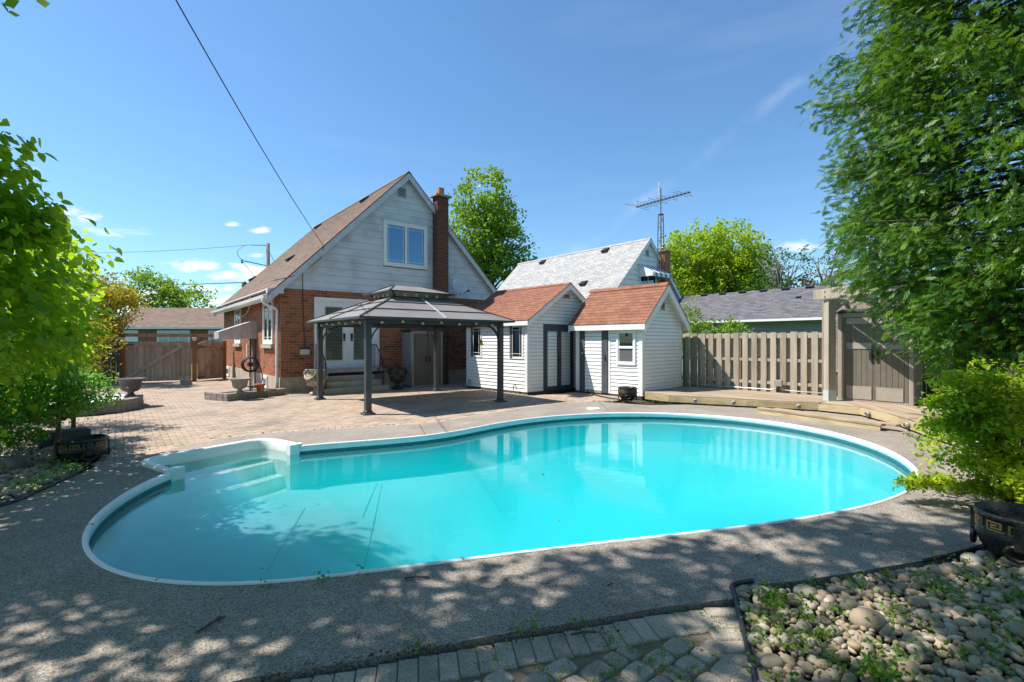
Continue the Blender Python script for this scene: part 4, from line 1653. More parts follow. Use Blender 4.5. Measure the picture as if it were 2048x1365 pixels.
# soffit under the left eave, gutter and downpipe
part(H1, 'soffit', MB().box(-.39, .0, -.14, D1 + .14, EV - .13, EV - .11), 'white_paint')
part(H1, 'soffit_return', MB().extr([(-.40, -.165, EV - .24), (.05, -.165, EV - .24), (.05, -.165, EV - .0), (-.40, -.165, EV - .13)], (0, .16, 0)), 'trim_paint')
g = MB()
gp = [(-.40, -.16, zl - .0), (-.52, -.16, zl - .0), (-.50, -.16, zl - .09), (-.42, -.16, zl - .11), (-.40, -.16, zl - .11)]
part(H1, 'gutter', g.extr(gp, (0, D1 + .32, 0)), 'white_paint')
dp = catmull([(-.46, .10, zl - .10), (-.46, .10, zl - .2), (-.30, .14, zl - .30), (-.07, .16, zl - .40), (-.06, .16, zl - .6), (-.06, .16, 1.5), (-.06, .16, .12)], 4, False)
part(H1, 'downpipe', MB().tube(dp, .042, 8), 'white_paint', True)
# left wall windows with sills
for a, b, c, d in wins:
    w = window(H1, (0.0, b, c), (0, -1, 0), (-1, 0, 0), b - a, d - c, frame=.10, panes=2, depth=.05, glass='window_glass', curtain=True)
    part(H1, 'window_sill', MB().box(-.10, .0, a - .06, b + .06, c - .13, c - .01), 'concrete_step')
    part(H1, 'window_head', MB().box(-.05, .0, a - .02, b + .02, d - .002, d + .05), 'white_paint')
# side door under the awning
sd = part(H1, 'side_door', MB().box(-.0, .02, 3.34, 4.21, .02, 2.26), 'stained_wood')
part(sd, 'side_door_frame', MB().box(-.05, .0, 3.28, 3.35, .02, 2.3).box(-.05, .0, 4.2, 4.27, .02, 2.3).box(-.05, .0, 3.28, 4.27, 2.26, 2.31), 'dark_wood')
# basement windows
for y0, y1 in ((1.5, 2.1), (8.6, 9.4)):
    window(H1, (-.03, y1, .05), (0, -1, 0), (-1, 0, 0), y1 - y0, .40, frame=.05, panes=1, muntin=False, depth=.04)
part(H1, 'meter_plate', MB().box(-.03, -.012, 4.75, 4.95, 1.0, 1.5), 'awning_metal')
# chimney on the gable wall
brick_chimney(H1, 5.24, 5.72, -.36, .0, 0.0, 6.93)
# chimney shoulder band
# roof vents
for t, yy in ((.98, 2.8), (.98, 8.6), (.41, 4.35), (.35, 10.0)):
    base_p = Vector((-.38, 0, zl)) + s_ * (5.9 * t) + n_ * .02
    roof_vent(H1, (base_p.x, yy, base_p.z), s_, n_, (0, 1, 0))
# double doors
fr = part(H1, 'door_frame', MB().box(.98, 1.17, -.06, 0, .70, 2.89).box(2.94, 3.13, -.06, 0, .70, 2.89).box(.98, 3.13, -.07, 0, 2.89, 2.99).box(1.17, 2.94, -.04, .0, 2.84, 2.89), 'white_paint')
part(fr, 'mullion', MB().box(2.02, 2.09, -.06, .0, .74, 2.84), 'white_paint')
for k, x0 in enumerate((1.17, 2.09)):
    x1 = x0 + .85
    gx0, gx1 = x0 + .15, x1 - .15
    mb = MB().box(x0, gx0, -.03, 0, .74, 2.84).box(gx1, x1, -.03, 0, .74, 2.84).box(gx0, gx1, -.03, 0, .74, .98).box(gx0, gx1, -.03, 0, 2.70, 2.84)
    dr = part(H1, 'door', mb, 'white_paint')
    part(dr, 'glazing_bead', MB().box(gx0 - .02, gx1 + .02, -.042, -.030, .96, .985).box(gx0 - .02, gx1 + .02, -.042, -.030, 2.695, 2.72).box(gx0 - .02, gx0 + .005, -.042, -.030, .985, 2.695).box(gx1 - .005, gx1 + .02, -.042, -.030, .985, 2.695), 'beige_plastic')
    part(dr, 'backing', MB().box(gx0, gx1, -.006, -.003, .98, 2.70), 'dark_interior')
    for j in range(38):
        z = .99 + j * .045
        part(dr, 'slat', MB().hexa([(gx0, -.018, z), (gx1, -.018, z), (gx1, -.0165, z), (gx0, -.0165, z), (gx0, -.014, z + .031), (gx1, -.014, z + .031), (gx1, -.012, z + .032), (gx0, -.012, z + .032)]), 'blind_slat')
    part(dr, 'pane', MB().box(gx0, gx1, -.028, -.024, .98, 2.70), 'window_glass')
    hx = x1 - .09 if k == 0 else x0 + .09
    hd = part(dr, 'lock_plate', MB().box(hx - .035, hx + .035, -.044, -.030, 1.60, 1.85), 'black_metal')
    hd = part(dr, 'handle', MB().tube([(hx, -.04, 1.66), (hx, -.09, 1.66), (hx + (.08 if k == 0 else -.08) * -1, -.09, 1.66)], .011, 6), 'aluminium')
part(fr, 'threshold', MB().box(1.0, 3.1, -.09, .0, .70, .74), 'aluminium')
# wall lamp box
lb = part(H1, 'wall_light', MB().cbox(.55, .83, -.12, -.0, 1.18, 1.36, .03), 'beige_plastic')
part(lb, 'cap', MB().box(.53, .85, -.13, -.0, 1.36, 1.38), 'black_metal')
# cables on the siding
cb_ = catmull([(1.21, -.19, 4.60), (1.19, -.17, 4.40), (1.12, -.17, 4.2), (.9, -.17, 4.0), (.62, -.17, 3.76), (.40, -.17, 3.62), (.1, -.19, 3.50), (-.3, -.2, 3.38)], 6, False)
part(H1, 'cable', MB().tube(cb_, .012, 5), 'cable_black')
part(H1, 'cable', MB().tube([(.63, -.035, 3.76), (.63, -.035, 3.2), (.66, -.035, 2.2), (.70, -.03, 1.4)], .010, 5), 'cable_black')
cb_ = catmull([(-.42, 2.2, 3.05), (-.2, 3.5, 2.78), (-.05, 5.0, 2.62), (-.04, 6.2, 2.60), (-.1, 7.3, 2.9), (-.4, 8.2, 3.12)], 6, False)
part(H1, 'cable', MB().tube(cb_, .012, 5), 'beige_plastic')

# satellite dish on the chimney side
dd = thing('satellite_dish', (H1.matrix_basis @ Vector((6.12, -.05, 3.30))), HR, 'pale grey satellite dish fixed beside the chimney above the gazebo', 'satellite dish')
prof = [(0.001, 0), (.1, .012), (.2, .04), (.27, .075), (.30, .095)]
mb = MB()
mb.lathe(prof, 24)
mb.f = mb.f[:-1]
M = Matrix.Translation((0, -.42, .34)) @ Matrix.Rotation(math.radians(68), 4, 'X') @ Matrix.Rotation(math.radians(-14), 4, 'Y') @ Matrix.Diagonal((.95, 1.15, 1, 1))
mb.v = [tuple(M @ Vector(p)) for p in mb.v]
part(dd, 'reflector', mb, 'aluminium', True)
part(dd, 'mast', MB().tube([(0, .05, .0), (0, -.2, .02), (0, -.34, .3)], .022, 6), 'aluminium')
part(dd, 'feed_arm', MB().tube([(0, -.42, .05), (.1, -.85, .15)], .012, 6).cbox(.06, .14, -.92, -.84, .12, .2, .01), 'resin_dark')

# awning over the side door
aw = thing('door_awning', H1.matrix_basis @ Vector((0, 3.2, 0)), HR, 'beige ribbed metal awning over the side door of the brick house', 'awning')
mb = MB()
for k in range(10):
    y0 = k * .105
    mb.extr([(-.0, y0, 2.36), (-1.16, y0, 1.92), (-1.16, y0, 1.90), (0, y0, 2.34)], (0, .096, 0))
part(aw, 'canopy', mb, 'awning_metal')
for yy in (0.0, 1.04):
    for k in range(7):     # ribbed end cheek: vertical strips
        xa, xb = -1.16 + k * .1657, -1.16 + (k + 1) * .1657 - .008
        za, zb = 1.92 + (xa + 1.16) * .3793, 1.92 + (xb + 1.16) * .3793
        part(aw, 'end_strip', MB().extr([(xa, yy - .012 * (k % 2), 1.68), (xb, yy - .012 * (k % 2), 1.68), (xb, yy - .012 * (k % 2), zb), (xa, yy - .012 * (k % 2), za)], (0, .012, 0)), 'awning_metal')
for k in range(10):
    part(aw, 'valance_strip', MB().box(-1.18, -1.165, k * .105, k * .105 + .09, 1.68, 1.91), 'awning_metal')

# concrete steps with iron railings
st = thing('door_steps', H1.matrix_basis @ Vector((0, 0, 0)), HR, 'three-riser concrete steps up to the white double doors', 'steps')
for k, (x0, x1, y0, z0, z1) in enumerate(((.96, 3.02, -1.12, 0, .165), (.96, 2.86, -.84, .165, .335), (.98, 2.74, -.58, .335, .50))):
    part(st, 'step', MB().cbox(x0, x1, y0, -.035, z0, z1, .012), 'concrete_step')
part(st, 'landing', MB().cbox(.96, 3.15, -.50, -.075, .60, .70, .012), 'concrete_step')
part(st, 'landing_shade_riser', MB().box(1.0, 3.1, -.46, -.035, .50, .60), 'dark_interior')  # near-black riser: the shadow under the landing is put into its colour
for side, x in (('l', 1.02), ('r', 2.86)):
    rl = thing('stair_railing', H1.matrix_basis @ Vector((x, 0, 0)), HR, 'black iron railing on the ' + ('left, beside the wall lamp side of' if side == 'l' else 'cabinet side of') + ' the door steps', 'railing', 'iron railings of the door steps')
    part(rl, 'handrail', MB().tube([(0, -.06, 1.48), (0, -.40, 1.48), (0, -.48, 1.44), (0, -.98, .95), (0, -1.02, .86), (0, -1.02, .17)], .018, 6), 'black_metal')
    for k in range(4):
        y = -.07 - k * .11
        part(rl, 'baluster', MB().beam((0, y, .70), (0, y, 1.47), .014, .014, (1, 0, 0)), 'black_metal')
    for k in range(4):
        y = -.56 - k * .12
        part(rl, 'baluster', MB().beam((0, y, (.50 if y > -.83 else .335) if y > -.9 else .165), (0, y, 1.44 + (y + .48) * .98), .014, .014, (1, 0, 0)), 'black_metal')
    part(rl, 'bottom_rail', MB().tube([(0, -.5, .78), (0, -1.0, .34)], .012, 6), 'black_metal')

# ------------------------------------------------------------------ neighbour house with light shingles
H2 = thing('neighbour_house', (4.75, 25.56, 0), HR, 'white-sided neighbour house with light grey shingle roof behind the two sheds', 'house')
W2, D2 = 8.4, 11.6
w2 = part(H2, 'wall', MB().box(0, W2, 0, D2, -.1, EV), 'white_siding')
gable_roof(H2, W2, D2, EV + .08, RG + .04, .38, .16, 'light_shingle', 'white_paint', expo=.15, tab=.26)
part(H2, 'gable_wall', MB().extr([(0, 0, EV), (W2, 0, EV), (W2 / 2, 0, RG)], (0, .1, 0)), 'siding_gap_shade')
siding(H2, (0, 0, 0), (1, 0, 0), (0, -1, 0), EV, RG - .05, span1, [(3.3, 4.95, 4.25, 5.6), (5.24, 5.72, 0, 9), (3.9, 4.2, 6.5, 7.0)], .30, 'white_siding', proud=.03, gap=.015)
louvre_vent(H2, 3.92, 4.18, 0, 6.55, 6.98, slats=5)
window(H2, (3.3, 0, 4.25), (1, 0, 0), (0, -1, 0), 1.65, 1.3, frame=.08, panes=2, muntin=False)
brick_chimney(H2, 5.24, 5.85, -.42, .0, 0, 6.95, 'orange_brick', flue=False)
vc = part(H2, 'flue_cap', MB().lathe([(.10, 0), (.10, .1), (.18, .12), (.18, .18), (.09, .2), (.09, .28), (.17, .3), (.12, .36), (0.001, .37)], 14, (5.4, -.21, 7.02)), 'aluminium', True)
for t, yy in ((.99, 8.7), (.99, 2.9), (.45, 2.7)):
    bp_ = Vector((-.38, 0, zl)) + s_ * (5.9 * t) + n_ * .02
    roof_vent(H2, (bp_.x, yy, bp_.z), s_, n_, (0, 1, 0), w=.42, l=.4, h=.2)
aw2 = thing('window_awning', H2.matrix_basis @ Vector((3.2, -.0, 0)), HR, 'blue and white striped metal awning over the upper window of the neighbour house', 'awning')
for k in range(8):
    x0 = k * .235
    m_ = 'blue_metal' if k % 2 else 'white_paint'
    part(aw2, 'canopy_strip', MB().extr([(x0, 0, 6.05), (x0, -1.0, 5.45), (x0, -1.0, 5.25), (x0, -.985, 5.25), (x0, -.985, 5.43), (x0, 0, 6.02)], (.228, 0, 0)), m_)
for xx in (0, 1.87):
    part(aw2, 'end_cheek', MB().extr([(xx, 0, 6.0), (xx, -.97, 5.42), (xx, -.97, 5.27), (xx, 0, 5.27)], (.012, 0, 0)), 'white_paint')
sd2 = thing('satellite_dish', H2.matrix_basis @ Vector((4.9, .4, 7.0)), HR, 'white satellite dish on the ridge of the neighbour house by its chimney', 'satellite dish')
mb = MB().lathe(prof, 20)
mb.f = mb.f[:-1]
M = Matrix.Translation((0, 0, .35)) @ Matrix.Rotation(math.radians(75), 4, 'X') @ Matrix.Rotation(math.radians(50), 4, 'Y') @ Matrix.Diagonal((1.1, 1.3, 1, 1))
mb.v = [tuple(M @ Vector(p)) for p in mb.v]
part(sd2, 'reflector', mb, 'white_paint', True)
part(sd2, 'mast', MB().tube([(0, 0, -.5), (0, 0, .3)], .03, 6), 'aluminium')

# ------------------------------------------------------------------ antenna tower
at = thing('antenna_tower', (8.55, 27.6, 0), 0, 'rusty lattice mast with a long television antenna beside the neighbour chimney', 'antenna')
TZ = 8.85
for k in range(3):
    a = k * 2 * PI / 3 + .3
    x, y = .19 * math.cos(a), .19 * math.sin(a)
    part(at, 'mast_leg', MB().tube([(x, y, 0), (x, y, 7.6), (x * .8, y * .8, TZ)], .024, 6), 'rust')
mb = MB()
z = .3
k = 0
while z < TZ - .3:
    for j in range(3):
        a, b = j * 2 * PI / 3 + .3, (j + 1) * 2 * PI / 3 + .3
        if k % 2:
            a, b = b, a
        mb.tube([(.19 * math.cos(a), .19 * math.sin(a), z), (.19 * math.cos(b), .19 * math.sin(b), z + .42)], .009, 4, False)
    z += .42
    k += 1
part(at, 'lattice_bracing', mb, 'rust')
part(at, 'mast_pole', MB().tube([(0, 0, 7.2), (0, 0, 10.4)], .028, 6), 'rust')
part(at, 'top_plate', MB().lathe([(.17, 0), (.17, .03)], 6, (0, 0, TZ)), 'rust')
BD = Vector((.64, -.77, .02)).normalized()
bm0, bm1 = Vector((0, 0, 9.68)) - BD * 1.62, Vector((0, 0, 9.68)) + BD * 1.75
part(at, 'boom', MB().tube([bm0, bm1], .026, 6), 'rust')
PD = Vector((-.80, -.60, 0)).normalized()
for k in range(15):
    t = k / 14
    c = bm0.lerp(bm1, t)
    l = (1.15 - .55 * t) if k % 3 == 0 else (.75 - .45 * t)
    if k == 13 or k == 12:
        l = .75
    part(at, 'antenna_element', MB().tube([c - PD * l - Vector((0, 0, .0)), c + PD * l], .012, 4), 'rust')
    part(at, 'insulator', MB().cbox(c.x - .05, c.x + .05, c.y - .05, c.y + .05, c.z - .03, c.z + .05, .01), 'rust')
mb = MB()
for k in range(5):
    mb.tube([(-.12 + 0 * k, -.05 + .025 * k, 9.95), (-.12, -.05 + .025 * k, 10.75)], .006, 4)
mb.tube([(-.12, -.06, 10.2), (0, 0, 10.2)], .014, 4).tube([(-.12, -.06, 10.5), (0, 0, 10.35)], .014, 4)
part(at, 'reflector_grid', mb, 'aluminium')

# ------------------------------------------------------------------ sheds


def shed(loc, ang, W, D, eave, ridge, label, left_z=None):
    sh = thing('garden_shed', loc, ang, label, 'shed', 'white sided garden sheds')
    part(sh, 'wall', MB().box(.0, W, .0, D, .06, eave), 'siding_gap_shade')
    part(sh, 'gable_wall', MB().extr([(0, 0, eave), (W, 0, eave), (W / 2, 0, ridge - .06)], (0, .05, 0)), 'siding_gap_shade')
    part(sh, 'sill_beam', MB().box(-.01, W + .01, -.01, D, -.03, .06), 'dark_wood')
    return sh


S1 = shed((.46, 14.45, 0), math.atan2(.673, .74), 3.53, 2.98, 2.25, 3.40, 'white shed next to the house with tall dark double doors and brown-red shingles')
gable_roof(S1, 3.53, 3.34, 2.30, 3.45, .14, .18, 'red_shingle', 'white_paint', expo=.125, tab=.28, thick=.06, fascia=.14)
d1 = (.68, 2.07, .05, 2.13)


def spanS1(z):
    h = max(0, (z - 2.25) / (3.40 - 2.25) * 3.53 / 2)
    return (h, 3.53 - h)


siding(S1, (0, 0, 0), (1, 0, 0), (0, -1, 0), .06, 3.34, spanS1, [d1, (1.58, 1.90, 2.98, 3.12)], .108)
wS1 = [(.15, .76, 1.05, 2.10), (2.16, 2.74, 1.05, 2.10)]
siding(S1, (0, 2.98, 0), (0, -1, 0), (-1, 0, 0), .06, 2.25, lambda z: (0, 2.98), [(2.98 - b, 2.98 - a, c, d) for a, b, c, d in wS1], .108)
for a, b, c, d in wS1:
    wn = window(S1, (0, b, c), (0, -1, 0), (-1, 0, 0), b - a, d - c, frame=.035, panes=1, muntin=True, depth=.03, glass='mirror_glass')
    part(wn, 'reveal', MB().box(-.034, 0, b - .11, b - .0, c + .02, d - .02), 'slate_paint')
for (x0, x1, y0, y1) in ((-.03, .07, -.03, .0), (-.03, .0, 0.0, .07), (3.46, 3.56, -.03, 0), (-.03, .0, 2.90, 3.0)):
    part(S1, 'corner_board', MB().box(x0, x1, y0, y1, .06, 2.24), 'white_paint')
# shed 1 double doors, dark frames with sided panels
dx0, dx1, dz0, dz1 = d1
part(S1, 'door_casing', MB().box(dx0, dx1, -.04, 0, dz1 - .10, dz1).box(dx0, dx0 + .06, -.04, 0, dz0, dz1 - .10).box(dx1 - .06, dx1, -.04, 0, dz0, dz1 - .10), 'slate_paint')
for k in range(2):
    a = dx0 + .06 + k * (dx1 - dx0 - .12) / 2
    b = a + (dx1 - dx0 - .12) / 2
    mb = MB().box(a + .004, a + .09, -.055, -.0, dz0, dz1 - .11).box(b - .09, b - .004, -.055, -.0, dz0, dz1 - .11).box(a + .09, b - .09, -.055, -.0, dz0, dz0 + .13).box(a + .09, b - .09, -.055, 0, dz1 - .22, dz1 - .11)
    dr = part(S1, 'door', mb, 'slate_paint')
    zz = dz0 + .13
    while zz < dz1 - .24:
        zt = min(zz + .105, dz1 - .22)
        part(dr, 'siding_plank', MB().hexa([(a + .10, -.045, zz), (b - .10, -.045, zz), (b - .10, -.02, zz), (a + .10, -.02, zz), (a + .10, -.030, zt - .010), (b - .10, -.030, zt - .010), (b - .10, -.02, zt - .010), (a + .10, -.02, zt - .010)]), 'white_siding')
        zz = zt
    part(dr, 'handle', MB().tube([((b - .05) if k == 0 else (a + .05), -.06, .95), ((b - .05) if k == 0 else (a + .05), -.08, 1.02), ((b - .05) if k == 0 else (a + .05), -.06, 1.1)], .012, 5), 'black_metal')
louvre_vent(S1, 1.61, 1.87, 0, 3.0, 3.10, 'awning_metal', 3)

S2 = shed((3.62, 13.38, 0), math.atan2(.673, .74), 2.12, 2.34, 2.16, 3.18, 'smaller white shed with single door and sash window, brown-red shingles, beside the wood deck')
gable_roof(S2, 2.12, 2.34, 2.24, 3.25, .16, .20, 'red_shingle', 'white_paint', expo=.135, tab=.26, thick=.06, fascia=.17)


def spanS2(z):
    h = max(0, (z - 2.16) / (3.18 - 2.16) * 2.12 / 2)
    return (h, 2.12 - h)


siding(S2, (0, 0, 0), (1, 0, 0), (0, -1, 0), .06, 3.14, spanS2, [(.97, 1.15, 2.52, 2.74)], .108)
wS2 = (.19, .83, .92, 1.92)
dS2 = (1.13, 2.20, .02, 2.06)
siding(S2, (0, 2.34, 0), (0, -1, 0), (-1, 0, 0), .06, 2.16, lambda z: (0, 2.34), [(2.34 - .83, 2.34 - .19, .92, 1.92), (2.34 - 2.20, 2.34 - 1.13, 0, 2.06)], .108)
wn = window(S2, (0, .83, .92), (0, -1, 0), (-1, 0, 0), .64, 1.0, frame=.06, panes=1, depth=.05, dbl=True, glass='window_glass')
for (x0, x1, y0, y1) in ((-.03, .09, -.03, .0), (-.03, .0, 0.0, .09), (2.04, 2.15, -.03, 0), (-.03, .0, 2.22, 2.37), (-.028, 0, 1.06, 1.12)):
    part(S2, 'corner_board', MB().box(x0, x1, y0, y1, .06, 2.15), 'white_paint')
dr = part(S2, 'door', MB().box(-.045, 0, 1.14, 1.36, .06, 1.96).box(-.045, 0, 2.0, 2.20, .06, 1.96).box(-.045, 0, 1.14, 2.20, 1.96, 2.05), 'slate_paint')
zz = .12
while zz < 1.94:
    zt = min(zz + .108, 1.955)
    part(dr, 'siding_plank', MB().hexa([(-.04, 1.365, zz), (-.0, 1.365, zz), (-.0, 1.995, zz), (-.04, 1.995, zz), (-.026, 1.365, zt - .010), (-.01, 1.365, zt - .010), (-.01, 1.995, zt - .010), (-.026, 1.995, zt - .010)]), 'white_siding')
    zz = zt
part(dr, 'door_foot', MB().box(-.05, 0, 1.365, 1.995, .04, .12), 'weathered_wood')
part(dr, 'latch', MB().box(-.06, -.045, 1.20, 1.23, 1.05, 1.20).tube([(-.05, 1.215, 1.1), (-.09, 1.215, 1.1), (-.09, 1.26, 1.1)], .012, 5), 'black_metal')
part(dr, 'knob', MB().lathe([(.01, 0), (.03, .02), (.03, .05), (.001, .06)], 10, (0, 0, 0)), 'aluminium').location = (-.06, 2.08, 1.2)
louvre_vent(S2, .98, 1.13, 0, 2.53, 2.73, 'awning_metal', 5)


# ================================================================== GAZEBO
GA = math.atan2(.62, .785)
GZ = thing('gazebo', (-3.15, 10.5, 0), GA, 'dark grey metal gazebo with a two-tier panel roof on the patio', 'gazebo')
GW, GD = 3.62, 3.42
for x, y in ((0, 0), (GW, 0), (0, GD), (GW, GD)):
    ps = part(GZ, 'post', MB().cbox(x - .065, x + .065, y - .065, y + .065, .03, 2.08, .008), 'gazebo_metal')
    part(ps, 'base_plate', MB().cbox(x - .13, x + .13, y - .13, y + .13, 0, .035, .012).cbox(x - .085, x + .085, y - .085, y + .085, .035, .09, .02), 'gazebo_metal')
    part(ps, 'post_cap', MB().cbox(x - .08, x + .08, y - .08, y + .08, 1.94, 1.99, .01), 'gazebo_metal')
for p, q in (((0, 0), (GW, 0)), ((0, GD), (GW, GD)), ((0, 0), (0, GD)), ((GW, 0), (GW, GD))):
    part(GZ, 'beam', MB().beam((p[0], p[1], 2.04), (q[0], q[1], 2.04), .05, .10), 'gazebo_metal')
    d = Vector((q[0] - p[0], q[1] - p[1], 0)).normalized()
    for e, sg in ((p, 1), (q, -1)):
        arc = []
        for k in range(8):
            a = k / 7 * PI / 2
            arc.append((e[0] + d.x * sg * (.06 + .42 * (1 - math.cos(a))), e[1] + d.y * sg * (.06 + .42 * (1 - math.cos(a))), 1.52 + .46 * math.sin(a)))
        part(GZ, 'corner_brace', MB().tube(arc, .017, 6), 'gazebo_metal', True)
    L = math.hypot(q[0] - p[0], q[1] - p[1])
    nrm = Vector((-d.y, d.x, 0))
    if nrm.dot(Vector((GW / 2 - p[0], GD / 2 - p[1], 0))) > 0:
        nrm = -nrm
    for k in range(7):
        t = .3 + (L - .6) * k / 6
        c = Vector((p[0], p[1], 2.015 + .03 * (k % 2))) + d * t + nrm * .045
        part(GZ, 'light_holder', MB().cbox(c.x - .028, c.x + .028, c.y - .028, c.y + .028, c.z - .028, c.z + .028, .008), 'beige_plastic')
cx, cy = GW / 2, GD / 2
oh = .27
zE, zT = 2.12, 2.74
hx, hy = .66, .58


def hip_faces(x0, x1, y0, y1, z0, X0, X1, Y0, Y1, z1):
    a = [(x0, y0, z0), (x1, y0, z0), (x1, y1, z0), (x0, y1, z0)]
    b = [(X0, Y0, z1), (X1, Y0, z1), (X1, Y1, z1), (X0, Y1, z1)]
    return [(a[i], a[(i + 1) % 4], b[(i + 1) % 4], b[i]) for i in range(4)]


low = hip_faces(-oh, GW + oh, -oh, GD + oh, zE, cx - hx, cx + hx, cy - hy, cy + hy, zT)
for q in low:
    a, b, c, d = [Vector(p) for p in q]
    n = (b - a).cross(d - a).normalized()
    m = (b - a).cross(c - a)
    for r in range(3):
        t0, t1 = r / 3, (r + 1) / 3 - .006
        for s0, s1 in ((0, .498), (.502, 1)):
            def P_(s, t):
                return (a.lerp(b, s)).lerp(d.lerp(c, s), t) + n * (.004 + .012 * (1 - (t - t0) * 3))
            pts = [P_(s0, t0), P_(s1, t0), P_(s1, t1), P_(s0, t1)]
            part(GZ, 'roof_panel', MB().extr(pts, -n * .008), 'gazebo_roof')
        if r:
            part(GZ, 'roof_seam', MB().beam(a.lerp(d, r / 3) + n * .022, b.lerp(c, r / 3) + n * .022, .022, .008, n), 'gazebo_metal')
    part(GZ, 'hip_rib', MB().beam(a + Vector((0, 0, .015)), d + Vector((0, 0, .015)), .045, .03), 'gazebo_metal')
    part(GZ, 'panel_rib', MB().beam(a.lerp(b, .5) + n * .03, d.lerp(c, .5) + n * .03, .05, .02, n), 'aluminium' if q is low[0] else 'gazebo_metal')
    part(GZ, 'eave_trim', MB().beam(a - Vector((0, 0, .012)), b - Vector((0, 0, .012)), .03, .045), 'gazebo_metal')
    for k in range(4):
        t = .14 + .24 * k
        part(GZ, 'rafter', MB().beam(a.lerp(b, t) - Vector((0, 0, .03)), d.lerp(c, t) - Vector((0, 0, .03)), .03, .03), 'gazebo_metal')
ux, uy = .93, .86
up_ = hip_faces(cx - ux, cx + ux, cy - uy, cy + uy, 2.84, cx - .42, cx + .42, cy - .02, cy + .02, 3.07)
for q in up_:
    a, b, c, d = [Vector(p) for p in q]
    n = (b - a).cross((c + d) / 2 - a).normalized()
    part(GZ, 'top_roof_panel', MB().extr([a, b, c, d], -n * .012), 'gazebo_roof')
    part(GZ, 'hip_rib', MB().beam(a + Vector((0, 0, .012)), d + Vector((0, 0, .012)), .035, .02), 'gazebo_metal')
    part(GZ, 'eave_trim', MB().beam(a, b, .03, .035), 'gazebo_metal')
    for k in range(4):
        t = .2 + .2 * k
        p = a.lerp(b, t)
        e = Vector((cx, cy, 2.7)) - Vector((p.x, p.y, 2.7))
        p2 = p + e * .18
        part(GZ, 'light_holder', MB().cbox(p2.x - .035, p2.x + .035, p2.y - .035, p2.y + .035, 2.73, 2.81, .01), 'beige_plastic')
for x, y in ((cx - hx, cy - hy), (cx + hx, cy - hy), (cx - hx, cy + hy), (cx + hx, cy + hy)):
    part(GZ, 'vent_strut', MB().beam((x, y, 2.70), (x + (.2 if x > cx else -.2) * .6, y + (.2 if y > cy else -.2) * .6, 2.86), .035, .035), 'gazebo_metal')
bl = thing('hanging_bell', GZ.matrix_basis @ Vector((GW - .62, .0, 1.97)), 0, 'small brass bell hanging from the gazebo beam near the right post', 'bell')
part(bl, 'cord', MB().tube([(0, 0, 0), (0, 0, -.33)], .006, 5), 'brass')
part(bl, 'bell_cup', MB().lathe([(.02, 0), (.035, -.03), (.05, -.1), (.075, -.15)], 14, (0, 0, -.33)), 'brass', True)
bl = thing('hanging_bulb', GZ.matrix_basis @ Vector((.0, GD - .75, 1.99)), 0, 'amber glass lantern hanging from the gazebo beam near the left post', 'lantern')
part(bl, 'cord', MB().tube([(0, 0, 0), (0, 0, -.06)], .006, 5), 'black_metal')
part(bl, 'glass', MB().lathe([(.02, 0), (.05, -.03), (.05, -.09), (.02, -.13)], 10, (0, 0, -.06)), 'gold_paint', True)


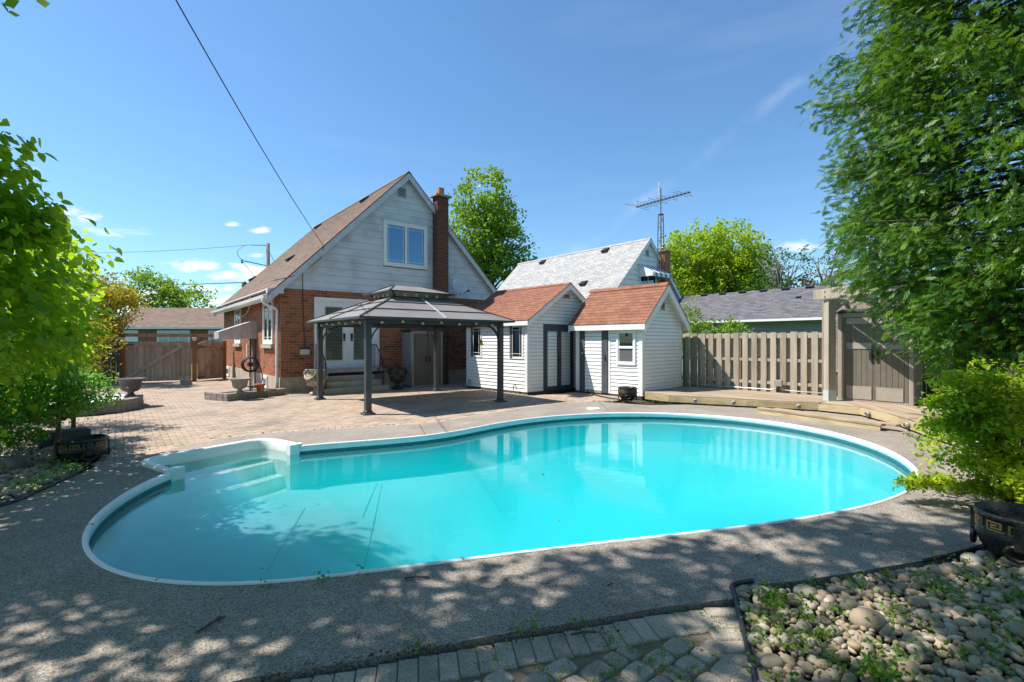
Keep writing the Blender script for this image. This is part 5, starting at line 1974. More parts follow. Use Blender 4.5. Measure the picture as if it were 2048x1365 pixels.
# ================================================================== RESIN CABINETS
def cabinet(loc, rz, W, D, H, label, side, front, trim, mode):
    c = thing('storage_cabinet', loc, rz, label, 'storage cabinet')
    part(c, 'body', MB().box(.03, W - .03, .04, D - .03, .03, H - .08), 'dark_interior')
    # side walls of lapped resin courses
    for x, nx in ((0.03, -1), (W - .03, 1)):
        z = .04
        k = 0
        while z < H - .12:
            h = .125 if mode == 'left' else (H - .16)
            p = .028 if mode == 'left' else .024
            xa = x + nx * p
            q = [(x, .05, z), (xa, .05, z), (xa, D - .03, z), (x, D - .03, z), (x, .05, z + h - .006), (x + nx * p * .6, .05, z + h - .006), (x + nx * p * .6, D - .03, z + h - .006), (x, D - .03, z + h - .006)]
            if nx < 0:
                q = [q[1], q[0], q[3], q[2], q[5], q[4], q[7], q[6]]
            part(c, 'side_panel', MB().hexa(q), side)
            z += h
            k += 1
    part(c, 'corner_column', MB().cbox(-.005, .09, -.01, .10, .0, H - .08, .015), trim)
    part(c, 'corner_column', MB().cbox(W - .09, W + .005, -.01, .10, .0, H - .08, .015), trim)
    part(c, 'header', MB().box(.09, W - .09, -.005, .06, H - .18, H - .08), trim)
    part(c, 'threshold', MB().box(.09, W - .09, -.01, .06, .0, .05), trim)
    rf = MB()
    m = 9
    rf.extr([(-.05, -.05, H - .08), (W + .05, -.05, H - .08), (W + .05, -.05, H - .05), (W * .75, -.05, H - .01), (W * .5, -.05, H + .01), (W * .25, -.05, H - .01), (-.05, -.05, H - .05)], (0, D + .1, 0))
    part(c, 'lid', rf, 'resin_dark')
    if mode != 'left':
        for k in range(6):
            x0 = .02 + k * (W - .04) / 6
            part(c, 'lid_tile', MB().hexa([(x0, -.07, H - .055), (x0 + W / 6.3, -.07, H - .055), (x0 + W / 6.3, .2, H + .01), (x0, .2, H + .01), (x0, -.07, H - .03), (x0 + W / 6.3, -.07, H - .03), (x0 + W / 6.3, .2, H + .03), (x0, .2, H + .03)]), 'resin_dark')
    for k in range(2):
        a = .095 + k * (W - .19) / 2 + .003
        b = a + (W - .19) / 2 - .006
        dr = part(c, 'door', MB().box(a, b, .0, .04, .055, H - .185), front)
        nb = 5
        m0, m1 = (a + .06, b - .02) if k == 0 else (a + .02, b - .06)
        for j in range(nb):
            x0 = m0 + (m1 - m0) * j / nb
            x1 = m0 + (m1 - m0) * (j + 1) / nb - .008
            part(dr, 'door_board', MB().box(x0, x1, -.008, .0, .06, H - .19), front)
        if mode == 'left':
            part(dr, 'door_panel', MB().box(a + .03, b - .03, -.014, -.008, 1.18, H - .21), front)
        else:
            for z0, z1 in ((.06, .36), (1.22, 1.36), (H - .33, H - .20)):
                part(dr, 'door_panel', MB().box(m0 + .02, m1 - .02, -.022, -.008, z0, z1), trim)
        xh = b - .05 if k == 0 else a + .05
        arc = [(xh, -.01, .86), (xh - (.03 if k == 0 else -.03), -.05, .93), (xh - (.035 if k == 0 else -.035), -.05, 1.0), (xh, -.01, 1.08)]
        if mode == 'left':
            part(dr, 'handle', MB().tube(arc, .016, 6), 'black_metal', True)
        else:
            part(dr, 'handle', MB().cbox(xh - .03, xh + .03, -.06, -.008, .98, 1.18, .01), 'black_metal')
    part(c, 'latch', MB().box(W / 2 - .015, W / 2 + .015, -.03, -.005, H - .21, H - .10), 'black_metal')
    return c


cabinet((-3.45, 16.52, 0), HR, 1.24, .76, 2.03, 'taupe resin cabinet with two doors against the brick wall under the gazebo', 'lens_grey', 'resin_brown', 'resin_tan', 'left')
c2 = cabinet((7.77, 11.45, .2), math.atan2(-.79, .61), 1.42, .80, 2.13, 'brown resin cabinet with panelled doors on the wood deck under the pergola', 'resin_tan', 'resin_brown', 'resin_tan', 'right')


# ================================================================== FENCES, DECK, PERGOLA
FV = Vector((.674, -.739, 0))
FN = Vector((-.739, -.674, 0))      # towards the pool
fa_ = math.atan2(-.739, .674)
F1 = thing('board_fence', (3.45, 17.34, 0), fa_, 'weathered board-on-board wood fence behind the deck', 'fence')
L = 6.75 + .05
ms = []
x = 0
k = 0
while x < L - .1:
    w = .145
    if 2.9 + 3.0 < x < 3.0 + 3.1:
        w = .16
    hh = 1.84 + R.uniform(-.012, .012)
    part(F1, 'board', MB().box(x, x + w, -.055, -.036, .10, hh), 'weathered_wood')
    part(F1, 'board', MB().box(x + w - .02, x + w + .125, .036, .055, .10, hh - .02), 'weathered_wood')
    x += .25
for z in (.45, 1.08, 1.72):
    part(F1, 'rail', MB().box(0, L, -.036, .036, z - .04, z + .04), 'weathered_wood')
for k in range(4):
    part(F1, 'fence_post', MB().box(k * 2.2 + .2, k * 2.2 + .29, -.030, .034, 0, 1.8), 'weathered_wood')

LF = thing('lattice_fence', (8.02, 12.32, 0), fa_, 'wood privacy fence of lattice over boards behind the brown cabinet', 'fence')
LL = 5.6
x = 0
while x < LL - .1:
    part(LF, 'board', MB().box(x, x + .135, .0, .02, .12, .82), 'dark_wood')
    x += .142
part(LF, 'rail', MB().box(0, LL, -.03, .05, .82, .88), 'weathered_wood')
part(LF, 'rail', MB().box(0, LL, -.03, .05, 2.52, 2.60), 'weathered_wood')
for x in (0.0, 1.25, 2.55, 3.1, 4.4, 5.55):
    part(LF, 'fence_post', MB().box(x - .05, x + .05, -.05, .05, .1, 2.62), 'weathered_wood')
# lattice strips, diagonal both ways, in each bay
sl = []
for b0, b1 in ((.05, 1.20), (1.30, 2.50), (2.6, 3.05), (3.15, 4.35), (4.45, 5.5)):
    for sg in (1, -1):
        c = b0 - 1.7 if sg > 0 else b0
        while c < (b1 if sg > 0 else b1 + 1.7):
            # line x = c + sg*(z-.88)
            pts = []
            za, zb = .88, 2.52
            xa, xb = c, c + sg * (zb - za)
            if sg > 0:
                if xa < b0:
                    za += b0 - xa
                    xa = b0
                if xb > b1:
                    zb -= xb - b1
                    xb = b1
            else:
                if xa > b1:
                    za += xa - b1
                    xa = b1
                if xb < b0:
                    zb -= b0 - xb
                    xb = b0
            if zb - za > .05:
                sl.append(((xa, za), (xb, zb), sg))
            c += .095
for i, (p, q, sg) in enumerate(sl):
    yy = .006 if sg > 0 else -.006
    if i < 299:
        part(LF, 'lattice_slat', MB().beam((p[0], yy, p[1]), (q[0], yy, q[1]), .010, .040, (sg * -.7, 0, .7)), 'lattice_wood')

# deck
DZ = .20
DECK1 = [(3.62, 12.98), (4.08, 12.42), (5.67, 11.62), (6.98, 10.92), (8.1, 11.9), (8.02, 12.28), (5.36, 15.18), (3.72, 13.50)]
DECK2 = [(7.0, 10.90), (7.44, 10.23), (7.24, 8.95), (6.84, 7.80), (6.62, 6.9), (6.5, 6.0), (9.5, 5.0), (11.9, 8.1), (8.16, 12.15), (8.1, 11.88)]
dk = thing('wood_deck', (0, 0, 0), 0, 'low weathered wood deck with a kinked front edge behind the pool', 'deck')


def planks(poly, ang, w, z, th, mat, parent, name='deck_board'):
    dx, dy = math.cos(ang), math.sin(ang)
    nx, ny = -dy, dx
    c = [nx * p[0] + ny * p[1] for p in poly]
    t = min(c)
    while t < max(c):
        q = clip_poly(clip_poly(poly, nx, ny, t + w - .006), -nx, -ny, -t)
        t += w
        if len(q) >= 3 and abs(area2(q)) > .01:
            if area2(q) < 0:
                q = q[::-1]
            jz = R.uniform(-.002, .002)
            part(parent, name, MB().extr([(p[0], p[1], z - th + jz) for p in q], (0, 0, th)), mat)


planks(DECK1, math.atan2(-.739, .674), .14, DZ, .03, 'deck_wood', dk)
planks(DECK2, math.atan2(.96, .26), .14, DZ, .03, 'deck_wood_two', dk)
fr1 = [(3.60, 12.99), (4.07, 12.40), (5.66, 11.59), (6.97, 10.90)]
fr2 = [(6.94, 10.87), (7.42, 10.21), (7.22, 8.95), (6.82, 7.80), (6.60, 6.9), (6.48, 6.0)]
for path, zz in ((fr1, DZ - .035), (fr2, DZ - .032)):
    for a, b in zip(path[:-1], path[1:]):
        part(dk, 'fascia_board', MB().beam((a[0], a[1], zz - .062), (b[0], b[1], zz - .062), .036, .14), 'fascia_wood')
part(dk, 'fascia_board', MB().beam((3.61, 12.97, DZ - .10), (3.74, 13.46, DZ - .10), .036, .14), 'fascia_wood')
for path in (fr1, fr2):
    for a, b in zip(path[:-1], path[1:]):
        n2 = Vector((b[1] - a[1], -(b[0] - a[0]), 0)).normalized()
        if n2.dot(Vector((a[0] - 2, a[1] - 7, 0))) < 0:
            n2 = -n2
        part(dk, 'skirt', MB().beam(Vector((a[0], a[1], .0)) + n2 * .07, Vector((b[0], b[1], .0)) + n2 * .07, .03, .15), 'dark_wood')  # dark strip in the gap under the fascia, its shade painted in
for (x, y), nn in (((4.62, 12.10), (-.45, -.89)), ((5.40, 11.70), (-.45, -.89)), ((6.60, 11.07), (-.46, -.89)), ((7.37, 9.86), (-.98, .15)), ((7.08, 8.52), (-.95, .33))):
    dl = thing('deck_light', (x + nn[0] * .035, y + nn[1] * .035, .105), math.atan2(nn[1], nn[0]) - PI / 2,
               'small grey solar light on the deck fascia, ' + {462: 'first from the shed', 540: 'second from the shed', 660: 'left of the wood step end', 737: 'just right of the deck corner', 708: 'nearest the yellow bush'}[int(round(x * 100))], 'light', 'solar lights along the deck fascia')
    part(dl, 'lamp_body', MB().lathe([(.0, -.0), (.045, .0), (.055, .02), (.05, .05), (.02, .07), (.001, .072)], 12), 'lens_grey', True).rotation_euler = (math.radians(-90), 0, 0)
    part(dl, 'solar_cell', MB().box(-.025, .025, .055, .075, -.02, .028), 'slate_paint')
ws = thing('wood_step', (5.45, 10.66, 0), math.atan2(-2.19, 1.13), 'two-plank wood step on the concrete in front of the deck', 'step')
Ls = 2.46
part(ws, 'tread_board', MB().cbox(-.02, Ls - .06, 0.0, .15, .085, .125, .006), 'deck_wood')
part(ws, 'tread_board', MB().cbox(.25, Ls + .10, .156, .32, .088, .128, .006), 'deck_wood')
part(ws, 'riser_board', MB().box(0, Ls - .08, .01, .045, 0, .085), 'fascia_wood')
part(ws, 'support', MB().box(Ls - .30, Ls - .26, .05, .3, 0, .085), 'dark_wood')

# pergola
PG = thing('pergola', (0, 0, 0), 0, 'weathered timber pergola over the deck and brown cabinet', 'pergola')
PP = [(7.46, 11.28), (7.72, 8.35), (8.36, 11.92), (9.95, 10.05)]
for i, (x, y) in enumerate(PP):
    p = part(PG, 'post', MB().box(x - .085, x + .085, y - .085, y + .085, DZ + .24 if i == 0 else DZ, 2.58 if i < 2 else 2.50), 'weathered_wood')
part(PG, 'post_foot', MB().box(7.46 - .095, 7.46 + .095, 11.28 - .095, 11.28 + .095, DZ, DZ + .24), 'sage_plastic')
for off in (-.11, .11):
    part(PG, 'beam', MB().beam((7.42 + off, 11.62, 2.71), (7.80 + off, 7.3, 2.71), .045, .235), 'weathered_wood')
part(PG, 'beam', MB().beam((8.15, 12.05, 2.44), (10.2, 9.7, 2.44), .045, .18), 'weathered_wood')
for k in range(6):
    t = k / 5
    a = Vector((7.44, 11.25, 2.55)).lerp(Vector((7.74, 7.8, 2.55)), t)
    b = Vector((8.40, 12.0, 2.55)).lerp(Vector((10.25, 9.75, 2.55)), t)
    d = (b - a).normalized()
    part(PG, 'rafter', MB().beam(a + d * .12, b + d * .2, .045, .14), 'weathered_wood')
part(PG, 'knee_brace', MB().beam((7.52, 11.30, 2.28), (8.0, 11.62, 2.52), .07, .07), 'weathered_wood')
for z in (2.66, 2.78):
    for off in (-.137,):
        part(PG, 'bolt', MB().lathe([(.022, 0), (.022, .012), (.001, .013)], 8, (0, 0, 0)), 'aluminium').matrix_local = Matrix.Translation((7.44 + off, 11.24, z)) @ Matrix.Rotation(math.radians(-90), 4, 'Y')

# conduit and junction box along the fence foot
jb = thing('electric_conduit', (0, 0, 0), 0, 'grey conduit with a junction box along the foot of the board fence', 'conduit')
o0 = Vector((5.36, 15.10, .27))
pts = [o0 + FV * t + Vector((-.02, -.02, 0)) for t in (0, 1.5, 2.6)] + [o0 + FV * 2.72 + Vector((-.02, -.02, .04)), o0 + FV * 2.76 + Vector((-.02, -.02, .14))]
part(jb, 'pipe', MB().tube(pts, .017, 6), 'aluminium', True)
pts = [o0 + FV * 2.84 + Vector((-.02, -.02, .14)), o0 + FV * 2.9 + Vector((-.02, -.02, .02)), o0 + FV * 3.1 + Vector((-.02, -.02, 0)), o0 + FV * 4.1 + Vector((-.02, -.02, 0))]
part(jb, 'pipe', MB().tube(pts, .017, 6), 'aluminium', True)
q = o0 + FV * 2.80
part(jb, 'junction_box', MB().cbox(-.10, .10, -.05, .04, 0, .17, .012), 'lens_grey').matrix_local = Matrix.Translation((q.x - .04, q.y - .04, .38)) @ Matrix.Rotation(fa_, 4, 'Z')


# ------------------------------------------------------------------ gates and wood fence at left
def gate(loc, rz, W, H, n, label, arch=0.0, brace_up=True):
    g = thing('wood_gate', loc, rz, label, 'gate')
    w = W / n
    for k in range(n):
        x0 = k * w
        u = (k + .5) / n * 2 - 1
        h = H + arch * (1 - u * u)
        j = R.uniform(-.004, .004)
        u0, u1 = k / n * 2 - 1, (k + 1) / n * 2 - 1
        h0, h1 = H + arch * (1 - u0 * u0), H + arch * (1 - u1 * u1)
        part(g, 'board', MB().hexa([(x0, j, .06), (x0 + w - .006, j, .06), (x0 + w - .006, .02 + j, .06), (x0, .02 + j, .06), (x0, j, h0), (x0 + w - .006, j, h1), (x0 + w - .006, .02 + j, h1), (x0, .02 + j, h0)]), 'gate_wood')
    part(g, 'rail', MB().box(0, W, -.045, -.006, .10, .21), 'gate_wood')
    part(g, 'rail', MB().box(0, W, -.045, -.006, H - .16 - (.1 if arch else 0), H - .05 - (.1 if arch else 0)), 'gate_wood')
    part(g, 'brace', MB().beam((.05 if not arch else .1, -.026, .22), (W * (.86 if not arch else .95), -.026, H - .17), .038, .12, (0, 0, 1)), 'gate_wood')
    for z in (.16, H - .12):
        part(g, 'strap_hinge', MB().box(-.02, .28, -.052, -.045, z - .02, z + .02), 'black_metal')
    return g


GL, GM, GR = Vector((-15.30, 18.85)), Vector((-13.12, 20.40)), Vector((-12.62, 21.30))
GL = Vector((-14.7, 18.25))
GM = Vector((-12.75, 19.35))
GR = Vector((-11.75, 20.1))
GR = Vector((-12.30, 20.55))
d = (GM - GL)
gate((GL.x, GL.y, -.02), math.atan2(d.y, d.x), d.length - .14, 1.60, 15, 'wide weathered wood driveway gate with a diagonal brace')
d = (GR - GM)
gate((GM.x + .06, GM.y + .06, -.02), math.atan2(d.y, d.x), d.length - .16, 1.50, 8, 'narrow arched wood gate between the driveway gate and the brick house', arch=.16)
gd = (GM - GL).normalized()
for (px, py), lab in (((GL.x - gd.x * .08, GL.y - gd.y * .08), 'left'), ((GM.x - .02, GM.y - .02), 'middle'), ((GR.x, GR.y), 'right')):
    p = thing('gate_post', (px, py, 0), math.atan2(gd.y, gd.x), {'left': 'orange stained post at the left end of the driveway gate, with a solar cap', 'middle': 'orange stained post between the two gates, with a solar cap', 'right': 'orange stained post of the arched gate against the brick wall'}[lab], 'post', 'stained posts of the wood gates')
    part(p, 'shaft', MB().box(-.075, .075, -.06, .06, -.05, 1.86 if lab != 'right' else 1.6), 'stained_wood')
    if lab != 'right':
        part(p, 'solar_cap', MB().cbox(-.08, .08, -.13, -.06, 1.66, 1.74, .01).box(-.055, .055, -.115, -.065, 1.60, 1.66), 'beige_plastic')
solo('gate_header_beam', MB().beam((GL.x - .1, GL.y, 1.83), (GR.x + .1, GR.y - .02, 1.83), .05, .13), 'gate_wood', 'long thin timber crossing above both wood gates', 'beam')
solo('loose_block', MB().cbox(-.16, .16, -.1, .1, 0, .2, .01), 'retaining_block', 'single tan retaining block lying at the foot of the driveway gate', 'block', loc=(-11.9, 17.55, -.005), rz=.2)
df = thing('dark_fence', (-17.9, 15.6, 0), math.atan2(2.5, 3.1), 'dark wood fence with an open lattice top left of the driveway gate', 'fence')
for k in range(27):
    part(df, 'board', MB().box(k * .15, k * .15 + .14, 0, .02, 0, 1.55), 'dark_wood')
part(df, 'rail', MB().box(0, 4.1, -.04, .0, 1.5, 1.58), 'dark_wood')
part(df, 'rail', MB().box(0, 4.1, -.04, .0, .95, 1.03), 'dark_wood')
part(df, 'top_cap', MB().box(-.1, 4.15, -.35, .3, 2.08, 2.14), 'dark_wood')
for x in (0, 2.0, 4.0):
    part(df, 'fence_post', MB().box(x - .05, x + .05, -.05, -.0, 0, 2.08), 'dark_wood')
for k in range(40):
    x0 = k * .1
    part(df, 'lattice_slat', MB().beam((x0, .0, 1.58), (min(x0 + .5, 4.05), .0, 1.58 + min(.5, 4.05 - x0)), .01, .03, (-.7, 0, .7)), 'dark_wood') if x0 < 3.95 else None

# ------------------------------------------------------------------ bungalow behind the gate
BG = thing('bungalow', (-31.2, 36.6, 0), 0, 'brick bungalow with a brown shingle roof beyond the driveway gate', 'house')
w3 = part(BG, 'wall', MB().box(0, 14, 0, 7, -.1, 2.62), 'mortar')
ROOT[w3.name] = ROOT[BG.name]
ms = []
wn3 = [(1.6, 2.75, 1.2, 2.42), (4.2, 6.7, 1.2, 2.42), (8.1, 9.3, 1.2, 2.42)]
brick_wall((0, .0, 1.0), (1, 0, 0), (0, -1, 0), 14, 1.0, 2.6, wn3, ms, bl=.24, bh=.085)
pieces(w3, 'brick', UNIT, ms, 'brick')
window(BG, (1.6, 0, 1.2), (1, 0, 0), (0, -1, 0), 1.15, 1.22, frame=.1, panes=1, muntin=False, glass='white_siding')
window(BG, (4.2, 0, 1.2), (1, 0, 0), (0, -1, 0), 2.5, 1.22, frame=.12, panes=3, muntin=False)
window(BG, (8.1, 0, 1.2), (1, 0, 0), (0, -1, 0), 1.2, 1.22, frame=.1, panes=2, muntin=False)
part(BG, 'roof', MB().extr([(0, -.45, 2.62), (0, 3.5, 4.35), (0, 7.45, 2.62)], (14.4, 0, 0)), 'brown_shingle')
ms = []
s = Vector((0, 3.95, 1.73)).normalized()
shingles((-.05, -.47, 2.63), (1, 0, 0), s, (0, -s.z, s.y), 14.5, 4.3, ms, .17, .34)
rfb = [c for c in BG.children if c.name.startswith('roof')][0]
ROOT[rfb.name] = ROOT[BG.name]
pieces(rfb, 'shingle', UNIT, ms, 'brown_shingle')
part(BG, 'gutter', MB().box(-.05, 14.4, -.56, -.46, 2.50, 2.63), 'white_paint')

# grey-roofed garage right
GG = thing('neighbour_garage', (13.2, 20.2, 0), math.atan2(.75, -.66), 'low building with a dark grey hip roof and green-grey siding beyond the board fence', 'building')
# local +x runs away along the eave (to the left in view), +y is towards -normal; build mirrored to face the yard
Lg = 7.5
yb = -5.46
part(GG, 'wall', MB().box(-2.2, Lg, yb + .45, -.45, -.1, 2.55), 'green_siding')
siding(GG, (-2.2, -.43, 0), (1, 0, 0), (0, 1, 0), 1.2, 2.5, lambda z: (0, Lg + 1.15), [], .13, 'green_siding')
ms = []
brick_wall((Lg - 1.05, -.41, 1.2), (1, 0, 0), (0, 1, 0), 1.05, 1.2, 2.52, [], ms)
pieces(GG, 'brick', UNIT, ms, 'orange_brick')
zr = 4.2
hip0, hip1 = -2.73 + .0, Lg + .5
roofp = MB()
RA, RB = (0.1, yb / 2, zr), (Lg + .5, yb / 2, zr)
A0, A1, A2, A3 = (-2.73, 0, 2.58), (Lg + .5, 0, 2.58), (Lg + .5, yb, 2.58), (-2.73, yb, 2.58)
roofp.poly([A0, A1, RB, RA]).poly([A1, A2, RB]).poly([A2, A3, RA, RB]).poly([A3, A0, RA]).poly([A0, A3, A2, A1])
rg = part(GG, 'roof', roofp, 'dark_shingle')
ROOT[rg.name] = ROOT[GG.name]
s = Vector((0, yb / 2, zr - 2.58)).normalized()
nn = Vector((0, s.z, -s.y))
SL = math.hypot(yb / 2, zr - 2.58)
ms = []
shingles((-2.73, 0, 2.58), (1, 0, 0), s, nn, Lg + 3.23, SL, ms, .15, .30, clip=lambda t: (t / SL * 2.83, 99))
s3 = Vector((2.83, 0, zr - 2.58)).normalized()
SL3 = math.hypot(2.83, zr - 2.58)
shingles((-2.73, yb, 2.58), (0, 1, 0), s3, (-s3.z, 0, s3.x), -yb, SL3, ms, .15, .30, clip=lambda t: (t / SL3 * 2.73, -yb - t / SL3 * 2.73))
pieces(rg, 'shingle', UNIT, ms, 'dark_shingle')
part(GG, 'hip_cap', MB().beam((-2.73, 0, 2.61), (0.1, yb / 2, zr + .03), .24, .02), 'dark_shingle')
part(GG, 'gutter', MB().box(-2.75, Lg + .5, .0, .11, 2.50, 2.60), 'white_paint')
part(GG, 'soffit', MB().box(-2.7, Lg + .5, -.45, .0, 2.50, 2.52), 'white_paint')
for k in range(7):
    xx = .35 + k * 1.05
    pp = Vector((xx, 0, 2.58)) + s * (SL * .93) + nn * .02
    roof_vent(GG, pp, s, nn, (1, 0, 0), w=.32, l=.25, h=.10)
pp = Vector((1.6, 0, 2.58)) + s * (SL * .62) + nn * .02
roof_vent(GG, pp, s, nn, (1, 0, 0), w=.2, l=.16, h=.08)
pp = Vector((.1, 0, 2.58)) + s * (SL * .38)
part(GG, 'vent_pipe', MB().tube([pp, pp + Vector((0, 0, .2))], .05, 8), 'black_metal')


# ================================================================== POTS, URNS, PLANTERS
def urn(name, loc, sc, label, mat, group=None):
    u = thing(name, loc, 0, label, 'urn', group)
    k = sc
    prof = [(.13, 0), (.15, .02), (.13, .05), (.075, .08), (.06, .12), (.08, .145), (.155, .17), (.20, .22), (.215, .29), (.22, .36), (.25, .42), (.31, .455), (.325, .47), (.31, .485), (.265, .475), (.235, .44)]
    part(u, 'bowl', MB().lathe([(r * k, z * k) for r, z in prof], 32, flute=.015, nfl=16), mat, True)
    part(u, 'soil_fill', MB().lathe([(.001, .40 * k), (.232 * k, .405 * k), (.234 * k, .39 * k)], 20), 'soil')
    return u


urn('planter_urn', (-9.30, 11.72, .22), .97, 'dark iron urn on the curved retaining wall near the driveway gate', 'cast_iron')
urn('planter_urn', (-7.42, 13.10, .17), .86, 'grey fluted urn on the stone block planter at the house corner', 'grey_cast')


def ornate_urn(loc, k, label, mat):
    u = thing('ornate_urn', loc, R.uniform(0, 1), label, 'urn', 'carved urns beside the door steps')
    prof = [(.19, 0), (.205, .03), (.18, .07), (.10, .11), (.075, .16), (.085, .21), (.11, .235), (.20, .29), (.27, .37), (.30, .46), (.295, .56), (.27, .63), (.265, .70), (.30, .745), (.315, .765), (.30, .78), (.26, .77), (.24, .72)]
    part(u, 'bowl', MB().lathe([(r * k, z * k) for r, z in prof], 36, flute=.035, nfl=9), mat, True)
    part(u, 'soil_fill', MB().lathe([(.001, .70 * k), (.25 * k, .70 * k), (.25 * k, .68 * k)], 20), 'soil')
    for s in range(4):     # swags
        pts = []
        for j in range(9):
            a = s * PI / 2 + j / 8 * PI / 2
            sag = math.sin(j / 8 * PI)
            pts.append((.315 * k * math.cos(a), .315 * k * math.sin(a), (.63 - .15 * sag) * k))
        part(u, 'swag', MB().tube(pts, [(.022 + .022 * math.sin(j / 8 * PI)) * k for j in range(9)], 7), mat, True)
        a = s * PI / 2
        mb = MB()
        mb.v, mb.f = [(x_ * .05 * k + .31 * k * math.cos(a), y_ * .05 * k + .31 * k * math.sin(a), z_ * .075 * k + .66 * k) for x_, y_, z_ in ico()[0]], ico()[1]
        part(u, 'mask', mb, mat, True)
    for s in range(14):
        a = s * 2 * PI / 14
        mb = MB()
        mb.v, mb.f = [(x_ * .045 * k + .215 * k * math.cos(a), y_ * .045 * k + .215 * k * math.sin(a), z_ * .07 * k + .33 * k) for x_, y_, z_ in ico()[0]], ico()[1]
        part(u, 'gadroon', mb, mat, True)
    return u


ornate_urn((-5.85, 14.35, 0), .98, 'carved tan and grey urn left of the door steps', 'ornate_stone')
ornate_urn((-3.80, 15.95, 0), .93, 'black carved urn between the door steps and the taupe cabinet', 'black_stone')

KEY = ["1111111.", "1.....1.", "1.111.1.", "1.1.1.1.", "1.1...1.", "1.11111.", "1.......", "11111111"]
KEY = ["#######.", "#.....#.", "#.###.#.", "#.#...#.", "#.#####.", "#.......", "########"]


def greek_pot(loc, r, h, label, nkeys=7, rot=0.0, taper=.62):
    p = thing('key_pattern_pot', loc, rot, label, 'plant pot', 'black pots with a gold key pattern')
    prof = [(r * taper * .75, 0), (r * taper, h * .04), (r * .86, h * .30), (r * .97, h * .52), (r * .98, h * .60), (r * .955, h * .64), (r * .955, h * .88), (r, h * .90), (r, h * .97), (r * .96, h), (r * .90, h * .98), (r * .87, h * .8), (r * .8, h * .55)]
    part(p, 'bowl', MB().lathe(prof, 40), 'black_glaze', True)
    part(p, 'soil_fill', MB().lathe([(.001, h * .6), (r * .84, h * .62), (r * .8, h * .5)], 24), 'soil')
    z0, z1 = h * .67, h * .86
    for k in range(nkeys * 2):
        a0 = k * 2 * PI / (nkeys * 2) + .12
        aw = 2 * PI / (nkeys * 2) * .86
        rows, cols = len(KEY), len(KEY[0])
        mb = MB()
        for i, row in enumerate(KEY):
            for j, ch in enumerate(row):
                if ch != '#':
                    continue
                za, zb = z1 - (i + 1) * (z1 - z0) / rows, z1 - i * (z1 - z0) / rows
                aa, ab = a0 + j * aw / cols, a0 + (j + 1) * aw / cols
                ro, ri = r * .967, r * .95
                mb.hexa([(ri * math.cos(aa), ri * math.sin(aa), za), (ro * math.cos(aa), ro * math.sin(aa), za), (ro * math.cos(ab), ro * math.sin(ab), za), (ri * math.cos(ab), ri * math.sin(ab), za),
                         (ri * math.cos(aa), ri * math.sin(aa), zb), (ro * math.cos(aa), ro * math.sin(aa), zb), (ro * math.cos(ab), ro * math.sin(ab), zb), (ri * math.cos(ab), ri * math.sin(ab), zb)])
        part(p, 'key_motif', mb, 'gold_paint')
    for k in range(4):
        a = k * PI / 2 + .35
        ca, sa = math.cos(a), math.sin(a)
        M = Matrix.Rotation(a, 4, 'Z')
        mb = MB().box(r * .93, r * 1.05, -.026, .026, h * .42, h * .94)
        mb.v = [tuple(M @ Vector(v)) for v in mb.v]
        part(p, 'lug', mb, 'black_glaze')
        pts = [tuple(M @ Vector((r * (.99 - .0 * j), .075 * math.cos(j / 8 * 2 * PI) * 1, h * .36 + .05 * math.sin(j / 8 * 2 * PI)))) for j in range(9)]
        part(p, 'ring', MB().tube(pts, .016, 6), 'black_glaze', True)
    return p


greek_pot((3.72, 3.50, -.02), .262, .37, 'large black pot with gold key band on the near right pebble bed', 6, .35)
greek_pot((-5.74, 6.42, -.03), .268, .34, 'large black pot with gold key band on the left pebble bed beside the paving', 6, 2.2)
greek_pot((3.10, 12.90, -.03), .235, .40, 'smaller black key-pattern pot standing in front of the small shed', 5, 1.0, .5)

# block planter at the house corner
bp = thing('block_planter', (-7.56, 12.74, 0), math.atan2(1.60, .82), 'low two-course stone block planter against the house corner', 'planter')
e1 = Vector((1, 0, 0))
Lp = 1.80
for row in range(2):
    x = 0
    lens = [.33, .25, .31, .28, .36, .3] if row == 0 else [.40, .36, .34, .40, .3]
    for l in lens:
        if x + l > Lp:
            l = Lp - x
        if l > .08:
            part(bp, 'block', MB().cbox(x + .003, x + l - .005, -.005 + R.uniform(-.006, .006), .17, row * .098, row * .098 + .094, .010), 'retaining_block')
        x += l
    y = .18
    while y < 1.0:
        part(bp, 'block', MB().cbox(-.0 + R.uniform(-.006, .004), .17, y, min(y + .26, 1.0), row * .098, row * .098 + .094, .010), 'retaining_block')
        y += .265
part(bp, 'soil_fill', MB().box(.17, Lp, .17, 1.0, 0, .15), 'soil')
tp = solo('terracotta_pot', MB().lathe([(.08, 0), (.115, .2), (.13, .2), (.13, .25), (.115, .25), (.1, .18), (.001, .18)], 20), 'terracotta', 'orange terracotta pot on the block planter under the hose reel', 'plant pot', loc=(-7.1, 13.55, .15), smooth=True)
